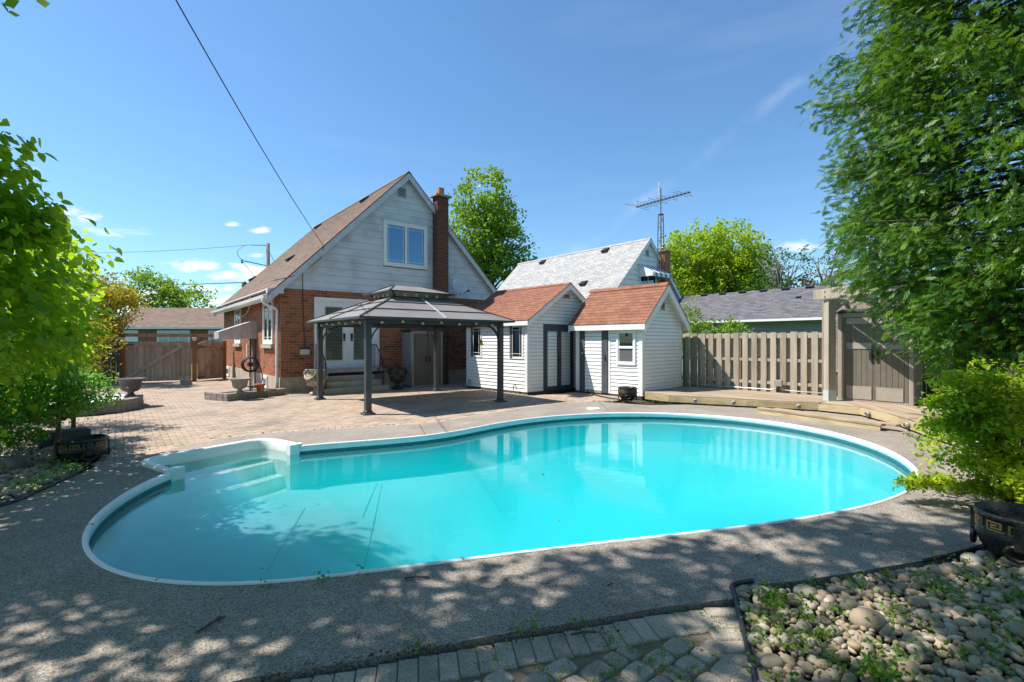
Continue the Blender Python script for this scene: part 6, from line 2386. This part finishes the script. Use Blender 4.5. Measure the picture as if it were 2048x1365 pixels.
# curved retaining wall at left
cw = thing('curved_retaining_wall', (-10.4, 11.2, 0), 0, 'curved low wall of split stone blocks holding the left bed', 'wall')
arc = [(-10.6, 9.3), (-9.9, 9.75), (-9.25, 10.2), (-8.93, 10.55), (-8.80, 10.95), (-8.84, 11.35), (-9.02, 11.75), (-9.35, 12.15), (-9.9, 12.6)]
arc = catmull([(a - -10.4, b - 11.2) for a, b in arc], 4, False)
for row in range(2):
    acc = .0 if row == 0 else .12
    for i in range(len(arc) - 1):
        pass
    # resample
    pts = [Vector(p) for p in arc]
    s = 0
    cum = [0]
    for i in range(len(pts) - 1):
        cum.append(cum[-1] + (pts[i + 1] - pts[i]).length)

    def at_(t):
        t = max(0, min(cum[-1] - 1e-4, t))
        for i in range(len(cum) - 1):
            if cum[i + 1] >= t:
                return pts[i].lerp(pts[i + 1], (t - cum[i]) / (cum[i + 1] - cum[i]))
    t = acc
    while t < cum[-1] - .1:
        l = R.uniform(.2, .3)
        a, b = at_(t), at_(t + l - .008)
        d = (b - a).normalized()
        n2 = Vector((d.y, -d.x))
        j = R.uniform(-.008, .008)
        q = [a + n2 * j, b + n2 * j, b - n2 * .2, a - n2 * .2]
        h = .135
        part(cw, 'block', MB().extr([(p.x, p.y, row * h) for p in q], (0, 0, h - .006)), 'retaining_block')
        t += l
fill = [(p[0] - 10.4, p[1] + 11.2) for p in arc] + [(-12.3, 12.6), (-12.3, 9.0)]
solo('raised_gravel_bed', sheet(fill, [], .20), 'white_gravel', 'pale gravel bed behind the curved retaining wall', None, kind='structure')
# grey planter box and block at left
solo('stone_planter_box', MB().cbox(-.30, .30, -.16, .16, 0, .22, .015), 'resin_dark', 'dark grey planter box under the left shrubs beside the paving', 'planter', loc=(-6.95, 7.45, 0), rz=.9)
solo('kerb_block', MB().cbox(-.22, .22, -.10, .10, 0, .16, .02), 'retaining_block', 'dark stone block on the pebbles at the left edge', 'block', loc=(-6.35, 5.95, 0), rz=.15)
gt = thing('garden_table', (-7.3, 7.3, 0), .5, 'pale grey table glimpsed between the left shrubs', 'table')
part(gt, 'table_top', MB().cbox(-.45, .45, -.4, .4, 1.10, 1.14, .01), 'white_paint')
for x, y in ((-.4, -.35), (.4, -.35), (-.4, .35), (.4, .35)):
    part(gt, 'leg', MB().box(x - .025, x + .025, y - .025, y + .025, 0, 1.10), 'dark_wood')
solo('terracotta_pot', MB().lathe([(.07, 0), (.10, .15), (.115, .15), (.115, .2), (.1, .2), (.09, .14), (.001, .14)], 18), 'terracotta', 'terracotta pot on the pale table among the left shrubs', 'plant pot', loc=(-7.0, 7.5, 1.141), smooth=True)

# hose reel on its stand
hr = thing('hose_reel', (-7.62, 13.98, 0), HR, 'coiled dark garden hose on a reel beside the house corner', 'hose reel')
part(hr, 'stand', MB().tube([(0, 0, .15), (0, 0, .75)], .022, 6).tube([(.06, .06, .15), (.06, .06, .75)], .016, 6), 'rust')
for k in range(6):
    rr = .19 + .012 * (k % 3)
    y = -.10 + k * .034
    pts = [(rr * math.cos(a) + .0, y, .92 + rr * math.sin(a)) for a in [2 * PI * j / 18 for j in range(19)]]
    part(hr, 'hose_coil', MB().tube(pts, .019, 6), 'cable_black', True)
part(hr, 'hub', MB().tube([(0, -.13, .92), (0, .11, .92)], .07, 10), 'black_metal')
hl = [(.18, 0, 1.0), (.28, .0, .8), (.34, .05, .5), (.30, .1, .3), (.42, .1, .17)]
part(hr, 'hose_tail', MB().tube(catmull(hl, 4, False), .015, 6), 'cable_black', True)
# hose along the shed foot
hs = catmull([(2.35, 14.5, .02), (2.6, 13.6, .02), (3.0, 12.8, .02), (3.3, 12.2, .015), (3.75, 12.05, .015), (4.1, 12.2, .015)], 6, False)
solo('garden_hose', MB().tube(hs, .018, 6), 'cable_black', 'dark hose lying on the ground in front of the small shed', 'hose', smooth=True)
solo('door_mat', MB().cbox(-.35, .35, -.2, .2, 0, .012, .003), 'black_metal', 'dark flat mat on the pavers between the two white sheds', 'mat', loc=(2.0, 14.0, .002), rz=math.atan2(.673, .74))
# ironwork marks by the shed foot
for x, y, lab in ((.12, 14.74, 'curled black iron hook leaning on the large shed near its corner'), (-1.42, 16.45, 'curled black iron hook at the house end of the large shed')):
    solo('iron_hook', MB().tube(catmull([(-.10, 0, .12), (-.05, 0, .28), (.03, 0, .22), (.05, 0, .10), (.02, 0, .14)], 4, False), .012, 5), 'black_metal', lab, 'hook', loc=(x - .05, y - .06, 0), rz=math.atan2(.74, -.673))

# twigs and litter on the concrete
for k, (x, y, a, l) in enumerate(((-1.72, 2.62, 1.35, .16), (-.72, 3.22, .1, .16), (.32, 2.60, .2, .14), (.62, 3.12, .9, .06), (1.55, 3.75, .5, .06), (2.9, 3.95, .1, .06), (1.8, 3.55, .6, .05))):
    c, s = math.cos(a), math.sin(a)
    pts = [(0, 0, .012), (c * l * .5 + s * .02, s * l * .5, .018), (c * l, s * l, .01)]
    tw = thing('fallen_twig', (x, y, 0), 0, ['forked green twig at the near left edge of the concrete', 'dark twig lying near the front coping', 'brown stick in the joint above the cobbles', 'short dark twig on the near concrete', 'tiny brown twig left of the right pebble bed', 'small brown twig near the right end of the pool', 'tiny twig on the concrete above the black edging'][k], 'twig', 'twigs lying on the concrete')
    part(tw, 'stem', MB().tube(pts, .007 if k < 3 else .004, 5), 'bark')
    if k == 0:
        part(tw, 'side_shoot', MB().tube([(0.02, .08, .015), (.07, .15, .015)], .005, 5), 'bark')
P = np.array([(R.uniform(-1.2, .6), 0, 0) for _ in range(170)])
P[:, 1] = 2.60 + .19 * P[:, 0] - .045 * P[:, 0] ** 2 + NR.normal(size=170) * .02 - .02
P[:, 2] = .004
P2 = np.array([(R.uniform(-5, 4.4), R.uniform(2.4, 10.5), .006) for _ in range(130)])
keep = [i for i in range(len(P2)) if inside(P2[i], CONC) and not inside(P2[i], HOLE)]
o = link('leaf_litter', leaf_mesh('leaf_litter', np.concatenate([P, P2[keep]]), .022, 'russet_leaf', 'quad', .95))
tag(o, 'small brown leaf litter in the joint and on the concrete', 'litter', None, 'stuff')
for k in range(12):     # floating leaves
    pass
P = np.array([(-2.0, 5.0, 0), (.45, 4.6, 0), (-1.1, 8.0, 0), (4.8, 7.2, 0), (.4, 6.2, 0), (2.6, 5.2, 0), (-2.4, 6.4, 0), (1.0, 9.6, 0), (-.4, 7.2, 0)])
P[:, 2] = WATER_Z + .004
o = link('floating_leaves', leaf_mesh('floating_leaves', P, .035, 'gold_tree_leaf', 'quad', .98))
tag(o, 'few small yellow leaves floating on the pool water', 'leaves', None, 'stuff')

# ================================================================== CABLES AND POLE
rk = H1.matrix_basis @ Vector((1.21, -.19, 4.62))
pts = []
p0, p1 = Vector((rk.x, rk.y, rk.z)), Vector((-3.2, 1.2, 6.75))
for k in range(21):
    t = k / 20
    q = p0.lerp(p1, t)
    pts.append((q.x, q.y, q.z - .55 * 4 * t * (1 - t) * .5))
solo('service_cable', MB().tube(pts, .009, 5), 'cable_black', 'black overhead cable running from the house gable up over the pool', 'cable', smooth=True)
up = thing('utility_pole', (-23.1, 45.5, 0), .3, 'grey wooden utility pole showing above the roof of the brick house', 'utility pole')
part(up, 'shaft', MB().tube([(0, 0, 0), (0, 0, 10.85)], [.2, .15], 10), 'pole_wood', True)
part(up, 'crossarm', MB().beam((-1.5, 0, 10.6), (0, 0, 10.65), .05, .05), 'black_metal')
part(up, 'crossarm', MB().beam((-2.1, 0, 9.1), (0, 0, 8.7), .07, .07), 'black_metal')
part(up, 'insulator', MB().lathe([(.05, 0), (.09, .1), (.05, .2), (.08, .3), (.03, .4)], 10, (-2.2, 0, 8.85)), 'resin_dark', True)
part(up, 'transformer', MB().lathe([(.2, 0), (.22, .05), (.22, .6), (.1, .7)], 12, (-1.9, -.5, 6.4)), 'resin_dark', True)
part(up, 'jumper_wire', MB().tube(catmull([(-1.9, 0, 10.6), (-2.6, 0, 9.9), (-2.2, 0, 9.1), (-1.4, 0, 8.0), (-.9, 0, 7.2)], 5, False), .02, 4), 'cable_black')
part(up, 'jumper_wire', MB().tube(catmull([(0, 0, 10.2), (.5, 0, 9.2), (.8, 0, 8.0)], 5, False), .02, 4), 'cable_black')


def wire(p, q, sag, r, label):
    p, q = Vector(p), Vector(q)
    pts = []
    for k in range(25):
        t = k / 24
        v = p.lerp(q, t)
        pts.append((v.x, v.y, v.z - sag * 4 * t * (1 - t)))
    solo('overhead_wire', MB().tube(pts, r, 4), 'cable_black', label, 'wire', 'street wires beyond the driveway gate', smooth=True)


wire((-24.6, 45, 10.6), (-70, 48, 12.1), 1.2, .018, 'thin overhead wire highest on the left, ending at the utility pole')
wire((-25, 45, 7.1), (-70, 48, 7.6), .5, .035, 'thicker overhead wire below the top one, passing above the bungalow')
wire((-24, 46, 5.2), (-70, 44, 6.2), .5, .02, 'lowest overhead wire just above the bungalow roof')
wire((30, 36, 6.4), (24, 60, 7.4), .4, .02, 'thin wire among the bare trees behind the pergola')

# control joints sawn across the concrete, and seams of the coping
for k, (p, q) in enumerate((((-1.78, 9.22), (-1.46, 8.14)), ((2.3, 12.7), (2.2, 10.9)))):
    solo('control_joint', MB().beam((p[0], p[1], .0006), (q[0], q[1], .0006), .014, .005), 'rust_grime',
         'dark control joint crossing the pool concrete', None, kind='structure')
for k in (14, 30, 47, 63, 80, 97, 112, 125):
    if k < len(POOLS) - 1:
        a, b = Vector(POOLS[k]), Vector(POOLS[k + 1])
        d = (b - a).normalized()
        n2 = Vector((-d.y, d.x))
        part(pool, 'coping_seam', MB().beam((a.x - n2.x * .0, a.y - n2.y * .0, .012), (a.x + n2.x * .048, a.y + n2.y * .036, .010), .006, .012), 'lens_grey')


# ================================================================== TREES AND SHRUBS
tree('maple_tree', (-2.7, 45, 0), 9, .4,
     [(-2.8, 45, 14.9, 2.5, 2.8, 2.8, 1.2), (-3.3, 45, 11.4, 3.3, 3, 3.3, 1.6), (-1.5, 45, 10.6, 2.9, 3, 3.0, 1.4), (-1.1, 45.5, 13.1, 1.7, 2, 1.9, .7), (-4.5, 46, 8.5, 3.0, 3, 2.8, 1), (-.6, 46, 7.5, 2.8, 2.8, 2.8, 1.2), (1.2, 46, 7.2, 2.1, 2.1, 2.2, .8)],
     620, 26, .36, .32, 'spring_leaf', 'tall leafy maple rising between the brick house and the neighbour house', 'tree', shape='quad', nb=40, seed=21)
tree('maple_tree', (2.1, 52, 0), 5, .3, [(2.1, 52, 7.6, 2.8, 2.4, 2.6, 1), (3.4, 52, 7.1, 1.9, 2, 1.7, .6)], 170, 22, .32, .28, 'mid_leaf',
     'lower tree crown just left of the light grey roof ridge', 'tree', nb=16, seed=22)
tree('lime_tree', (18.2, 45, 0), 5, .45,
     [(17.2, 45, 9.6, 3.0, 3, 2.7, 1.3), (20.6, 45.5, 9.9, 3.0, 3, 2.9, 1.4), (15.6, 45, 7.2, 3.2, 3, 3.0, 1.3), (19.4, 44.5, 7.0, 3.8, 3.2, 3.0, 1.6), (22.6, 45.5, 7.6, 2.2, 2.6, 2.6, 1), (14.8, 45, 4.6, 2.8, 2.6, 2.6, .8), (23, 45, 5, 2.2, 2.4, 2.4, .7), (19, 44, 4.4, 3.5, 2.6, 2.4, .8)],
     1300, 30, .34, .28, 'lime_leaf', 'broad bright lime green tree behind the grey garage roof', 'tree', nb=60, seed=23)
tree('sparse_tree', (21.5, 38.5, 0), 4.5, .22, [(20.8, 38.5, 8.0, 1.4, 1.4, 1.4, .5), (22.6, 38.5, 7.4, 1.7, 1.6, 1.6, .6), (21.0, 38.5, 5.6, 1.6, 1.6, 1.5, .8)],
     85, 22, .22, .2, 'mid_leaf', 'thin dark tree with bare limbs right of the lime green tree', 'tree', nb=44, bark='pale_bark', seed=24)
tree('twisted_tree', (24.2, 37.0, 0), 4.4, .2, [(24.4, 37, 7.2, 1.9, 1.6, 1.7, .8), (26.0, 37, 6.9, 1.6, 1.6, 1.3, .6), (23.2, 37, 6.0, 1.0, 1.2, 1.0, .4)],
     60, 18, .18, .17, 'russet_leaf', 'half-bare twisted tree with dark red leaves left of the cedar', 'tree', nb=56, bark='pale_bark', seed=25)
tree('green_shrub', (7.6, 18.2, 0), 1.2, .06, [(7.1, 18.0, 1.75, .8, .7, .75, 1), (8.1, 17.8, 1.6, .75, .7, .75, 1), (6.75, 18.4, 2.3, .38, .5, .75, .5), (8.0, 17.6, .9, 1.1, .7, .8, .8)],
     210, 26, .10, .09, 'spring_leaf', 'bright green bush between the small shed and the board fence', 'bush', shape='leaf', nb=14, seed=26)
tree('golden_tree', (-15.2, 17.9, 0), 2, .14, [(-14.9, 17.2, 2.9, 1.2, 1.0, 1.25, 1.2), (-15.6, 17.4, 3.4, 1.2, 1.0, 1.0, 1), (-14.0, 17.0, 2.9, .8, .7, .7, .7), (-13.6, 16.6, 3.2, .5, .5, .4, .35), (-15.6, 17.0, 2.0, 1.3, 1, 1.1, 1)],
     330, 24, .12, .095, 'gold_tree_leaf', 'yellow-leaved tree left of the bungalow roof', 'tree', shape='leaf', nb=26, seed=27)
tree('ash_tree', (-29.5, 43, 0), 4, .3, [(-31.5, 43, 5.4, 2.8, 2.4, 2.3, 1.3), (-29.3, 43, 4.9, 2.0, 2.2, 1.9, 1), (-33, 43, 6.2, 2.2, 2.2, 2, 1)],
     240, 24, .28, .25, 'spring_leaf', 'round green tree behind the left end of the bungalow roof', 'tree', nb=24, seed=28)
tree('round_tree', (-28.5, 50, 0), 3, .25, [(-28.3, 50, 4.3, 2.0, 1.8, 1.45, 1.3), (-26.6, 50, 4.0, 1.4, 1.4, 1.2, .8)],
     170, 24, .24, .25, 'shrub_leaf', 'small round treetop above the bungalow ridge next to the brick house', 'tree', nb=12, seed=29)

# ---- maple-leaved tree at the left edge: trunk out of view, low boughs reaching in
LT = thing('broadleaf_tree', (-6.6, 3.6, 0), 0, 'large-leaved tree whose boughs hang in from the left edge of the yard', 'tree')
ORI = Vector((-6.6, 3.6, 0))
mb = MB().tube([(0, 0, 0), (.1, .1, 1.5), (.05, .2, 3), (.3, .1, 5), (.8, 0, 7)], [.22, .19, .17, .13, .06], 10)
part(LT, 'trunk', mb, 'bark', True)
low = [  # boughs in view (world): x,y,z, rx,ry,rz, weight
    (-5.45, 4.75, 3.55, .42, .45, .24, .6), (-5.6, 4.9, 3.0, .6, .6, .4, .9),
    (-5.75, 4.95, 2.55, .75, .7, .85, 1.5), (-5.5, 5.15, 1.75, .65, .7, .55, 1.1), (-5.55, 4.9, 3.30, .50, .5, .28, .5), (-5.35, 5.1, 2.75, .42, .42, .24, .5),
    (-5.65, 5.6, 2.2, .55, .6, .40, .9), (-6.25, 6.4, 2.2, .50, .5, .38, .6), (-5.95, 6.4, 2.78, .40, .4, .16, .40), (-6.0, 6.2, 1.55, .45, .5, .30, .5), (-6.9, 5.9, 2.6, .9, .8, .8, 1.0), (-6.3, 5.6, 1.3, .6, .7, .4, .6)]
high = [(-6.4, 4.3, 6.2, .9, .6, .5, 1.4), (-5.7, 3.4, 6.0, .8, .5, .5, 1.0),(-7.1, 4.2, 6.2, 1.1, .8, .7, 2.0), (-6.9, 5.0, 6.4, 1.0, .6, .5, 1.2), (-6.9, 3.4, 6.4, 1.3, .8, .8, 1.3),(-5.0, 3.0, 5.7, 1.3, .9, .8, 1.0), (-4.4, 2.2, 6.3, 1.4, .9, .9, 1.4), (-6.0, 4.0, 5.6, 1.2, .9, .8, 1.4), (-7.4, 3.4, 5.6, 1.5, 1.2, 1.2, .8), (-6.3, 2.0, 5.4, 1.4, 1.2, 1.2, .7), (-5.9, 1.2, 4.6, 1.2, 1.2, 1.0, 1.0),
        (-5.4, 3.9, 4.75, .8, .45, .35, .6), (-6.9, 4.6, 4.9, .9, .7, .6, .9), (-4.6, 3.2, 4.9, .6, .5, .4, .5)]
lo = [(e[0] - ORI.x, e[1] - ORI.y, e[2]) + tuple(e[3:]) for e in low]
hi = [(e[0] - ORI.x, e[1] - ORI.y, e[2]) + tuple(e[3:]) for e in high]
mb = MB()
rr_ = random.Random(3)
branches(mb, (0, 0, .9), lo, 46, .035, rr_)
branches(mb, (.1, 0, 2.5), hi, 60, .05, rr_)
part(LT, 'limbs', mb, 'bark', True)
rs1 = np.random.RandomState(31)
P, O = clump_points(lo, 430, 14, .12, rs1, .35)
D = O * .5 + np.array((.3, .2, -.7))
o = link('crown', leaf_mesh('crown', P, .095, 'maple_leaf', 'heart', .55, droop=D, rs=rs1), LT)
P2_, O2 = clump_points(hi, 1000, 16, .17, rs1, .05)
o = link('upper_crown', leaf_mesh('upper_crown', P2_, .14, 'maple_leaf', 'quad', .5, rs=rs1), LT)
# 300 single leaves on the yard side of the low boughs
lm = [leaf_mesh('leaf', np.zeros((1, 3)), 1.0, 'maple_leaf', 'heart', .97, droop=np.array([[1.0, 0, -.05]]), rs=np.random.RandomState(k)) for k in range(4)]
W = P + np.array(ORI)
dist = np.hypot(W[:, 0], W[:, 1]) - 1.5 * rs1.uniform(size=len(W))
vis_ = np.abs(W[:, 0] / W[:, 1]) < 1.06
idx = [i for i in np.argsort(dist) if vis_[i]][:300]
for k, i in enumerate(idx):
    p = P[i] + rs1.normal(size=3) * .04
    M = Matrix.Translation(p) @ Matrix.Rotation(rr_.uniform(-1.4, 1.6), 4, 'Z') @ Matrix.Rotation(rr_.uniform(.1, 1.1), 4, 'Y') @ Matrix.Rotation(rr_.gauss(0, .5), 4, 'X') @ Matrix.Scale(rr_.uniform(.08, .13), 4)
    link('leaf', lm[k % 4], LT, M)

# ---- tree behind the photographer: its high crown dapples the near concrete
OT = thing('shade_tree', (-2.6, -1.6, 0), 0, 'tall shade tree standing behind the viewpoint', 'tree')
O3 = Vector((-2.6, -1.6, 0))
part(OT, 'trunk', MB().tube([(0, 0, 0), (0, .1, 2.5), (.1, .3, 5), (.3, .8, 7.5)], [.3, .25, .2, .1], 10), 'bark', True)
hi2 = [(-4.6, 2.1, 7.6, 1.5, .9, .8, 1.1), (-3.0, 1.9, 7.9, 1.3, .8, .8, .55), (-1.6, 2.3, 7.9, 1.3, .8, .7, .5), (-3.4, 3.3, 7.7, 1.2, .45, .5, .55), (-.4, 2.9, 7.8, 1.2, .7, .6, .6), (-1.8, 3.6, 8.3, 1.1, .5, .5, .4), (-.6, 4.3, 8.6, 1.0, .5, .5, .42), (-5.0, 3.0, 8.4, 1.0, .5, .6, .5),
       (-3.8, .8, 7, 1.6, 1.2, 1, .7), (-2.0, .6, 7.2, 1.6, 1.2, 1, .7), (.8, 3.4, 8.2, .8, .5, .4, .2), (-2.7, 3.9, 8.2, 1.0, .45, .4, .5), (-1.3, 4.2, 8.4, .9, .4, .35, .38), (-3.4, 4.7, 8.6, .6, .3, .3, .2), (-2.2, 2.9, 8.0, 1.1, .4, .4, .4)]
h2 = [(e[0] - O3.x, e[1] - O3.y, e[2]) + tuple(e[3:]) for e in hi2]
mb = MB()
branches(mb, (0, .1, 3.5), h2, 60, .07, random.Random(4))
part(OT, 'limbs', mb, 'bark', True)
P, O = clump_points(h2, 350, 22, .14, np.random.RandomState(33), .1)
link('crown', leaf_mesh('crown', P, .15, 'maple_leaf', 'quad', .6, rs=np.random.RandomState(34)), OT)

# ---- shrubs on the left
tree('leafy_shrub', (-7.0, 6.5, 0), .8, .05,
     [(-6.95, 6.9, .95, .65, .6, .45, 1.3), (-6.4, 6.0, .58, .45, .5, .34, 1), (-7.6, 7.5, 1.1, .7, .6, .5, 1.2), (-6.5, 6.9, .85, .42, .5, .35, .9), (-6.75, 5.9, .9, .5, .4, .45, .9), (-6.95, 7.7, .75, .5, .4, .35, .7), (-7.8, 6.3, 1.0, .8, .7, .7, .8), (-6.45, 6.4, 1.15, .45, .5, .4, .9), (-6.2, 5.6, .8, .35, .4, .3, .6)],
     640, 26, .075, .062, 'shrub_leaf', 'dense dark green shrub spilling over the left pebble bed', 'bush', shape='leaf', nb=40, seed=41, up=.55)
tree('olive_shrub', (-8.6, 9.0, 0), 1.0, .05, [(-8.5, 9.0, 1.35, .75, .6, .55, 1), (-8.05, 8.7, 1.1, .5, .5, .4, .8), (-9.2, 9.2, 1.7, .7, .6, .6, .8), (-7.75, 8.9, 1.65, .42, .4, .32, .5)],
     240, 24, .08, .055, 'gold_tree_leaf', 'olive-yellow shrub behind the large-leaved boughs near the iron urn', 'bush', shape='leaf', nb=20, seed=42)
tree('yellow_shrub', (-4.6, 3.75, 0), .7, .03, [(-4.1, 3.75, 1.38, .26, .2, .10, 1), (-4.3, 3.85, 1.58, .25, .2, .10, .7), (-4.05, 3.75, .86, .18, .14, .05, .25), (-4.6, 3.9, 1.4, .3, .25, .2, .5)],
     46, 11, .045, .055, 'gold_leaf', 'yellow-green leafy sprig reaching in low at the left edge', 'bush', shape='leaf', nb=12, seed=43)

# ---- yellow-green bush at the right
YB = thing('golden_privet', (4.95, 4.75, 0), 0, 'bright yellow-green bush overhanging the pool at the right edge', 'bush')
OY = Vector((4.95, 4.75, 0))
ye = [(4.75, 4.6, 1.10, .48, .4, .18, 1.2), (4.25, 4.5, 1.22, .34, .16, .06, .5), (4.15, 4.45, 1.02, .30, .14, .055, .45), (4.20, 4.55, .80, .34, .18, .07, .55), (4.55, 4.5, .86, .42, .34, .14, 1.0), (4.62, 4.4, .60, .42, .34, .16, 1.0), (4.22, 4.35, .50, .34, .16, .06, .45),
      (4.35, 4.45, .24, .34, .2, .06, .5), (4.10, 4.75, .20, .32, .10, .045, .35), (4.75, 4.3, .35, .42, .34, .20, 1.1), (4.9, 4.9, .9, .5, .5, .5, .9), (4.3, 3.95, .42, .28, .2, .12, .5), (4.15, 3.75, .44, .16, .12, .10, .3), (5.1, 4.3, .8, .5, .4, .6, .9), (4.6, 4.9, .55, .4, .4, .3, .6)]
yl = [(e[0] - OY.x, e[1] - OY.y, e[2]) + tuple(e[3:]) for e in ye]
mb = MB()
for k in range(70):
    e = yl[k % len(yl)]
    sgn = random.Random(k)
    q = (e[0] - e[3] * sgn.uniform(.2, .95), e[1] + e[4] * sgn.uniform(-.6, .6), e[2] + e[5] * sgn.uniform(-.5, .5))
    mb.tube([(0, 0, .0), (q[0] * .3, q[1] * .3, q[2] * .75), q], [.016, .009, .002], 4)
part(YB, 'stems', mb, 'bark')
rsy = np.random.RandomState(51)
P, O = clump_points(yl, 980, 15, .042, rsy, .2)
P = P[P[:, 2] > .03]
link('leaves', leaf_mesh('leaves', P, .050, 'gold_leaf', 'leaf', .6, rs=rsy), YB)

# ---- cedar at the right
CD = thing('cedar_tree', (8.35, 6.95, 0), 0, 'huge dark green cedar filling the upper right of the yard', 'tree')
part(CD, 'trunk', MB().tube([(0, 0, 0), (0, 0, 4), (.1, 0, 9)], [.3, .24, .1], 12), 'bark', True)
rsc = np.random.RandomState(61)
rc = random.Random(62)
tips, dirs = [], []
mb = MB()
nbr = 400
for k in range(nbr):
    z = 1.35 + 8.2 * (k + rc.random()) / nbr
    a = PI + rc.uniform(-1.45, 1.55)            # boughs over the yard side
    if k % 5 == 0:
        a = rc.uniform(-1.2, 1.2)
    rad = 2.80 * float(np.interp(z, (1.2, 1.6, 2.0, 2.4, 2.9, 3.3, 4.5, 6, 9.5), (.48, .66, .78, .88, .98, 1.04, 1.04, 1.02, .86)))
    rad *= rc.uniform(.78, 1.10) * (1 + .07 * math.sin(z * 2.1 + a * 3))
    ca_, sa_ = math.cos(a), math.sin(a)
    z1 = z + rc.uniform(-.35, .35)
    p0 = Vector((ca_ * .2, sa_ * .2, z + .15))
    p1 = Vector((ca_ * rad * .55, sa_ * rad * .55, z + .12))
    p2 = Vector((ca_ * rad, sa_ * rad, z1 - .15))
    mb.tube([p0, p1, p2], [.035, .02, .004], 4, False)
    for j in range(7):
        t = 1 - (j / 7) ** 1.25 * .72
        q = p1.lerp(p2, (t - .5) * 2) if t > .5 else p0.lerp(p1, t * 2)
        w = (.13 + .50 * (1 - t))
        for m in range(19):
            o_ = rsc.normal(size=3) * np.array((w, w, .13))
            tips.append((q.x + o_[0], q.y + o_[1], q.z + o_[2] - .05))
            dirs.append((ca_ * 1.0 + rsc.normal() * .4, sa_ * 1.0 + rsc.normal() * .4, -.5 + rsc.normal() * .22))
part(CD, 'boughs', mb, 'bark')
for k in range(5200):     # inner sprays that close the crown
    z = rc.uniform(1.6, 9.3)
    a = PI + rc.uniform(-1.6, 1.7)
    rad = 2.80 * float(np.interp(z, (1.2, 1.6, 2.0, 2.4, 2.9, 3.3, 4.5, 6, 9.5), (.48, .66, .78, .88, .98, 1.04, 1.04, 1.02, .86))) * rc.uniform(.55, .92)
    tips.append((math.cos(a) * rad, math.sin(a) * rad, z))
    dirs.append((math.cos(a) + rsc.normal() * .5, math.sin(a) + rsc.normal() * .5, -.6 + rsc.normal() * .3))
tips, dirs = np.array(tips), np.array(dirs)
kp = tips[:, 2] > .95
o = link('foliage', leaf_mesh('foliage', tips[kp], .165, 'cedar_leaf', 'spray', .05, droop=dirs[kp] * .9, outward=np.stack([dirs[kp][:, 0] * .9, dirs[kp][:, 1] * .9, np.full(kp.sum(), .35)], 1), rs=rsc), CD)

# hedge beyond the lattice fence and far tree belts closing the horizon
tree('privacy_hedge', (12.6, 11.5, 0), 1.5, .1, [(12.0, 11.6, 1.2, 1.5, 1, 1.3, 1), (13.5, 9.6, 1.4, 1.6, 1, 1.5, 1), (11.2, 13.4, 1.0, 1.2, .8, 1.0, .8)],
     200, 20, .14, .12, 'shrub_leaf', 'green bushes beyond the lattice fence', 'bush', shape='leaf', nb=12, seed=71)
rsf = np.random.RandomState(81)
P = []
for k in range(900):
    a = rsf.uniform(-1.25, 1.25)
    d = rsf.uniform(105, 150)
    c = (d * math.sin(a), d * math.cos(a), abs(rsf.normal()) * 2.2 + .6 + 1.3 * math.sin(a * 9) ** 2)
    P.append(np.array(c) + rsf.normal(size=(14, 3)) * np.array((1.6, 1.6, .9)))
o = link('distant_trees', leaf_mesh('distant_trees', np.concatenate(P), 1.5, 'mid_leaf', 'quad', .4, rs=rsf))
tag(o, 'far belt of trees closing the horizon between the houses', 'trees', None, 'stuff')

# unseen hedge and crown mass added behind the viewpoint to block sky light
BH = thing('sky_block_hedge', (0, -2.6, 0), 0, 'unseen hedge added behind the viewpoint to block sky light', 'hedge')
bh = [(-8 + 2 * k, 0, 1.5, 1.6, .7, 1.7, 1) for k in range(10)]
part(BH, 'stems', MB().tube([(-9, 0, .05), (0, 0, .3), (11, 0, .05)], .05, 5), 'bark')
P, O = clump_points(bh, 420, 14, .2, np.random.RandomState(91), .3)
link('foliage', leaf_mesh('foliage', P[P[:, 2] > .03], .22, 'shrub_leaf', 'quad', .3, rs=np.random.RandomState(92)), BH)
P, O = clump_points([(-3, -1.2, 6.4, 3.2, 1.5, 1.6, 2), (2.5, -1.5, 6.2, 3.4, 1.6, 1.6, 2), (7, -.5, 5.8, 2.4, 1.4, 1.4, 1), (-7.5, .2, 5.6, 2, 1.8, 1.6, 1), (0, .4, 7.0, 3.5, .9, 1.0, 1.2)],
                    620, 12, .3, np.random.RandomState(93), .2)
P = P - np.array((-2.6, -1.6, 0))
link('sky_block_crown', leaf_mesh('sky_block_crown', P, .34, 'maple_leaf', 'quad', .7, rs=np.random.RandomState(94)), OT)  # added crown mass out of view, cuts sky light on the near ground
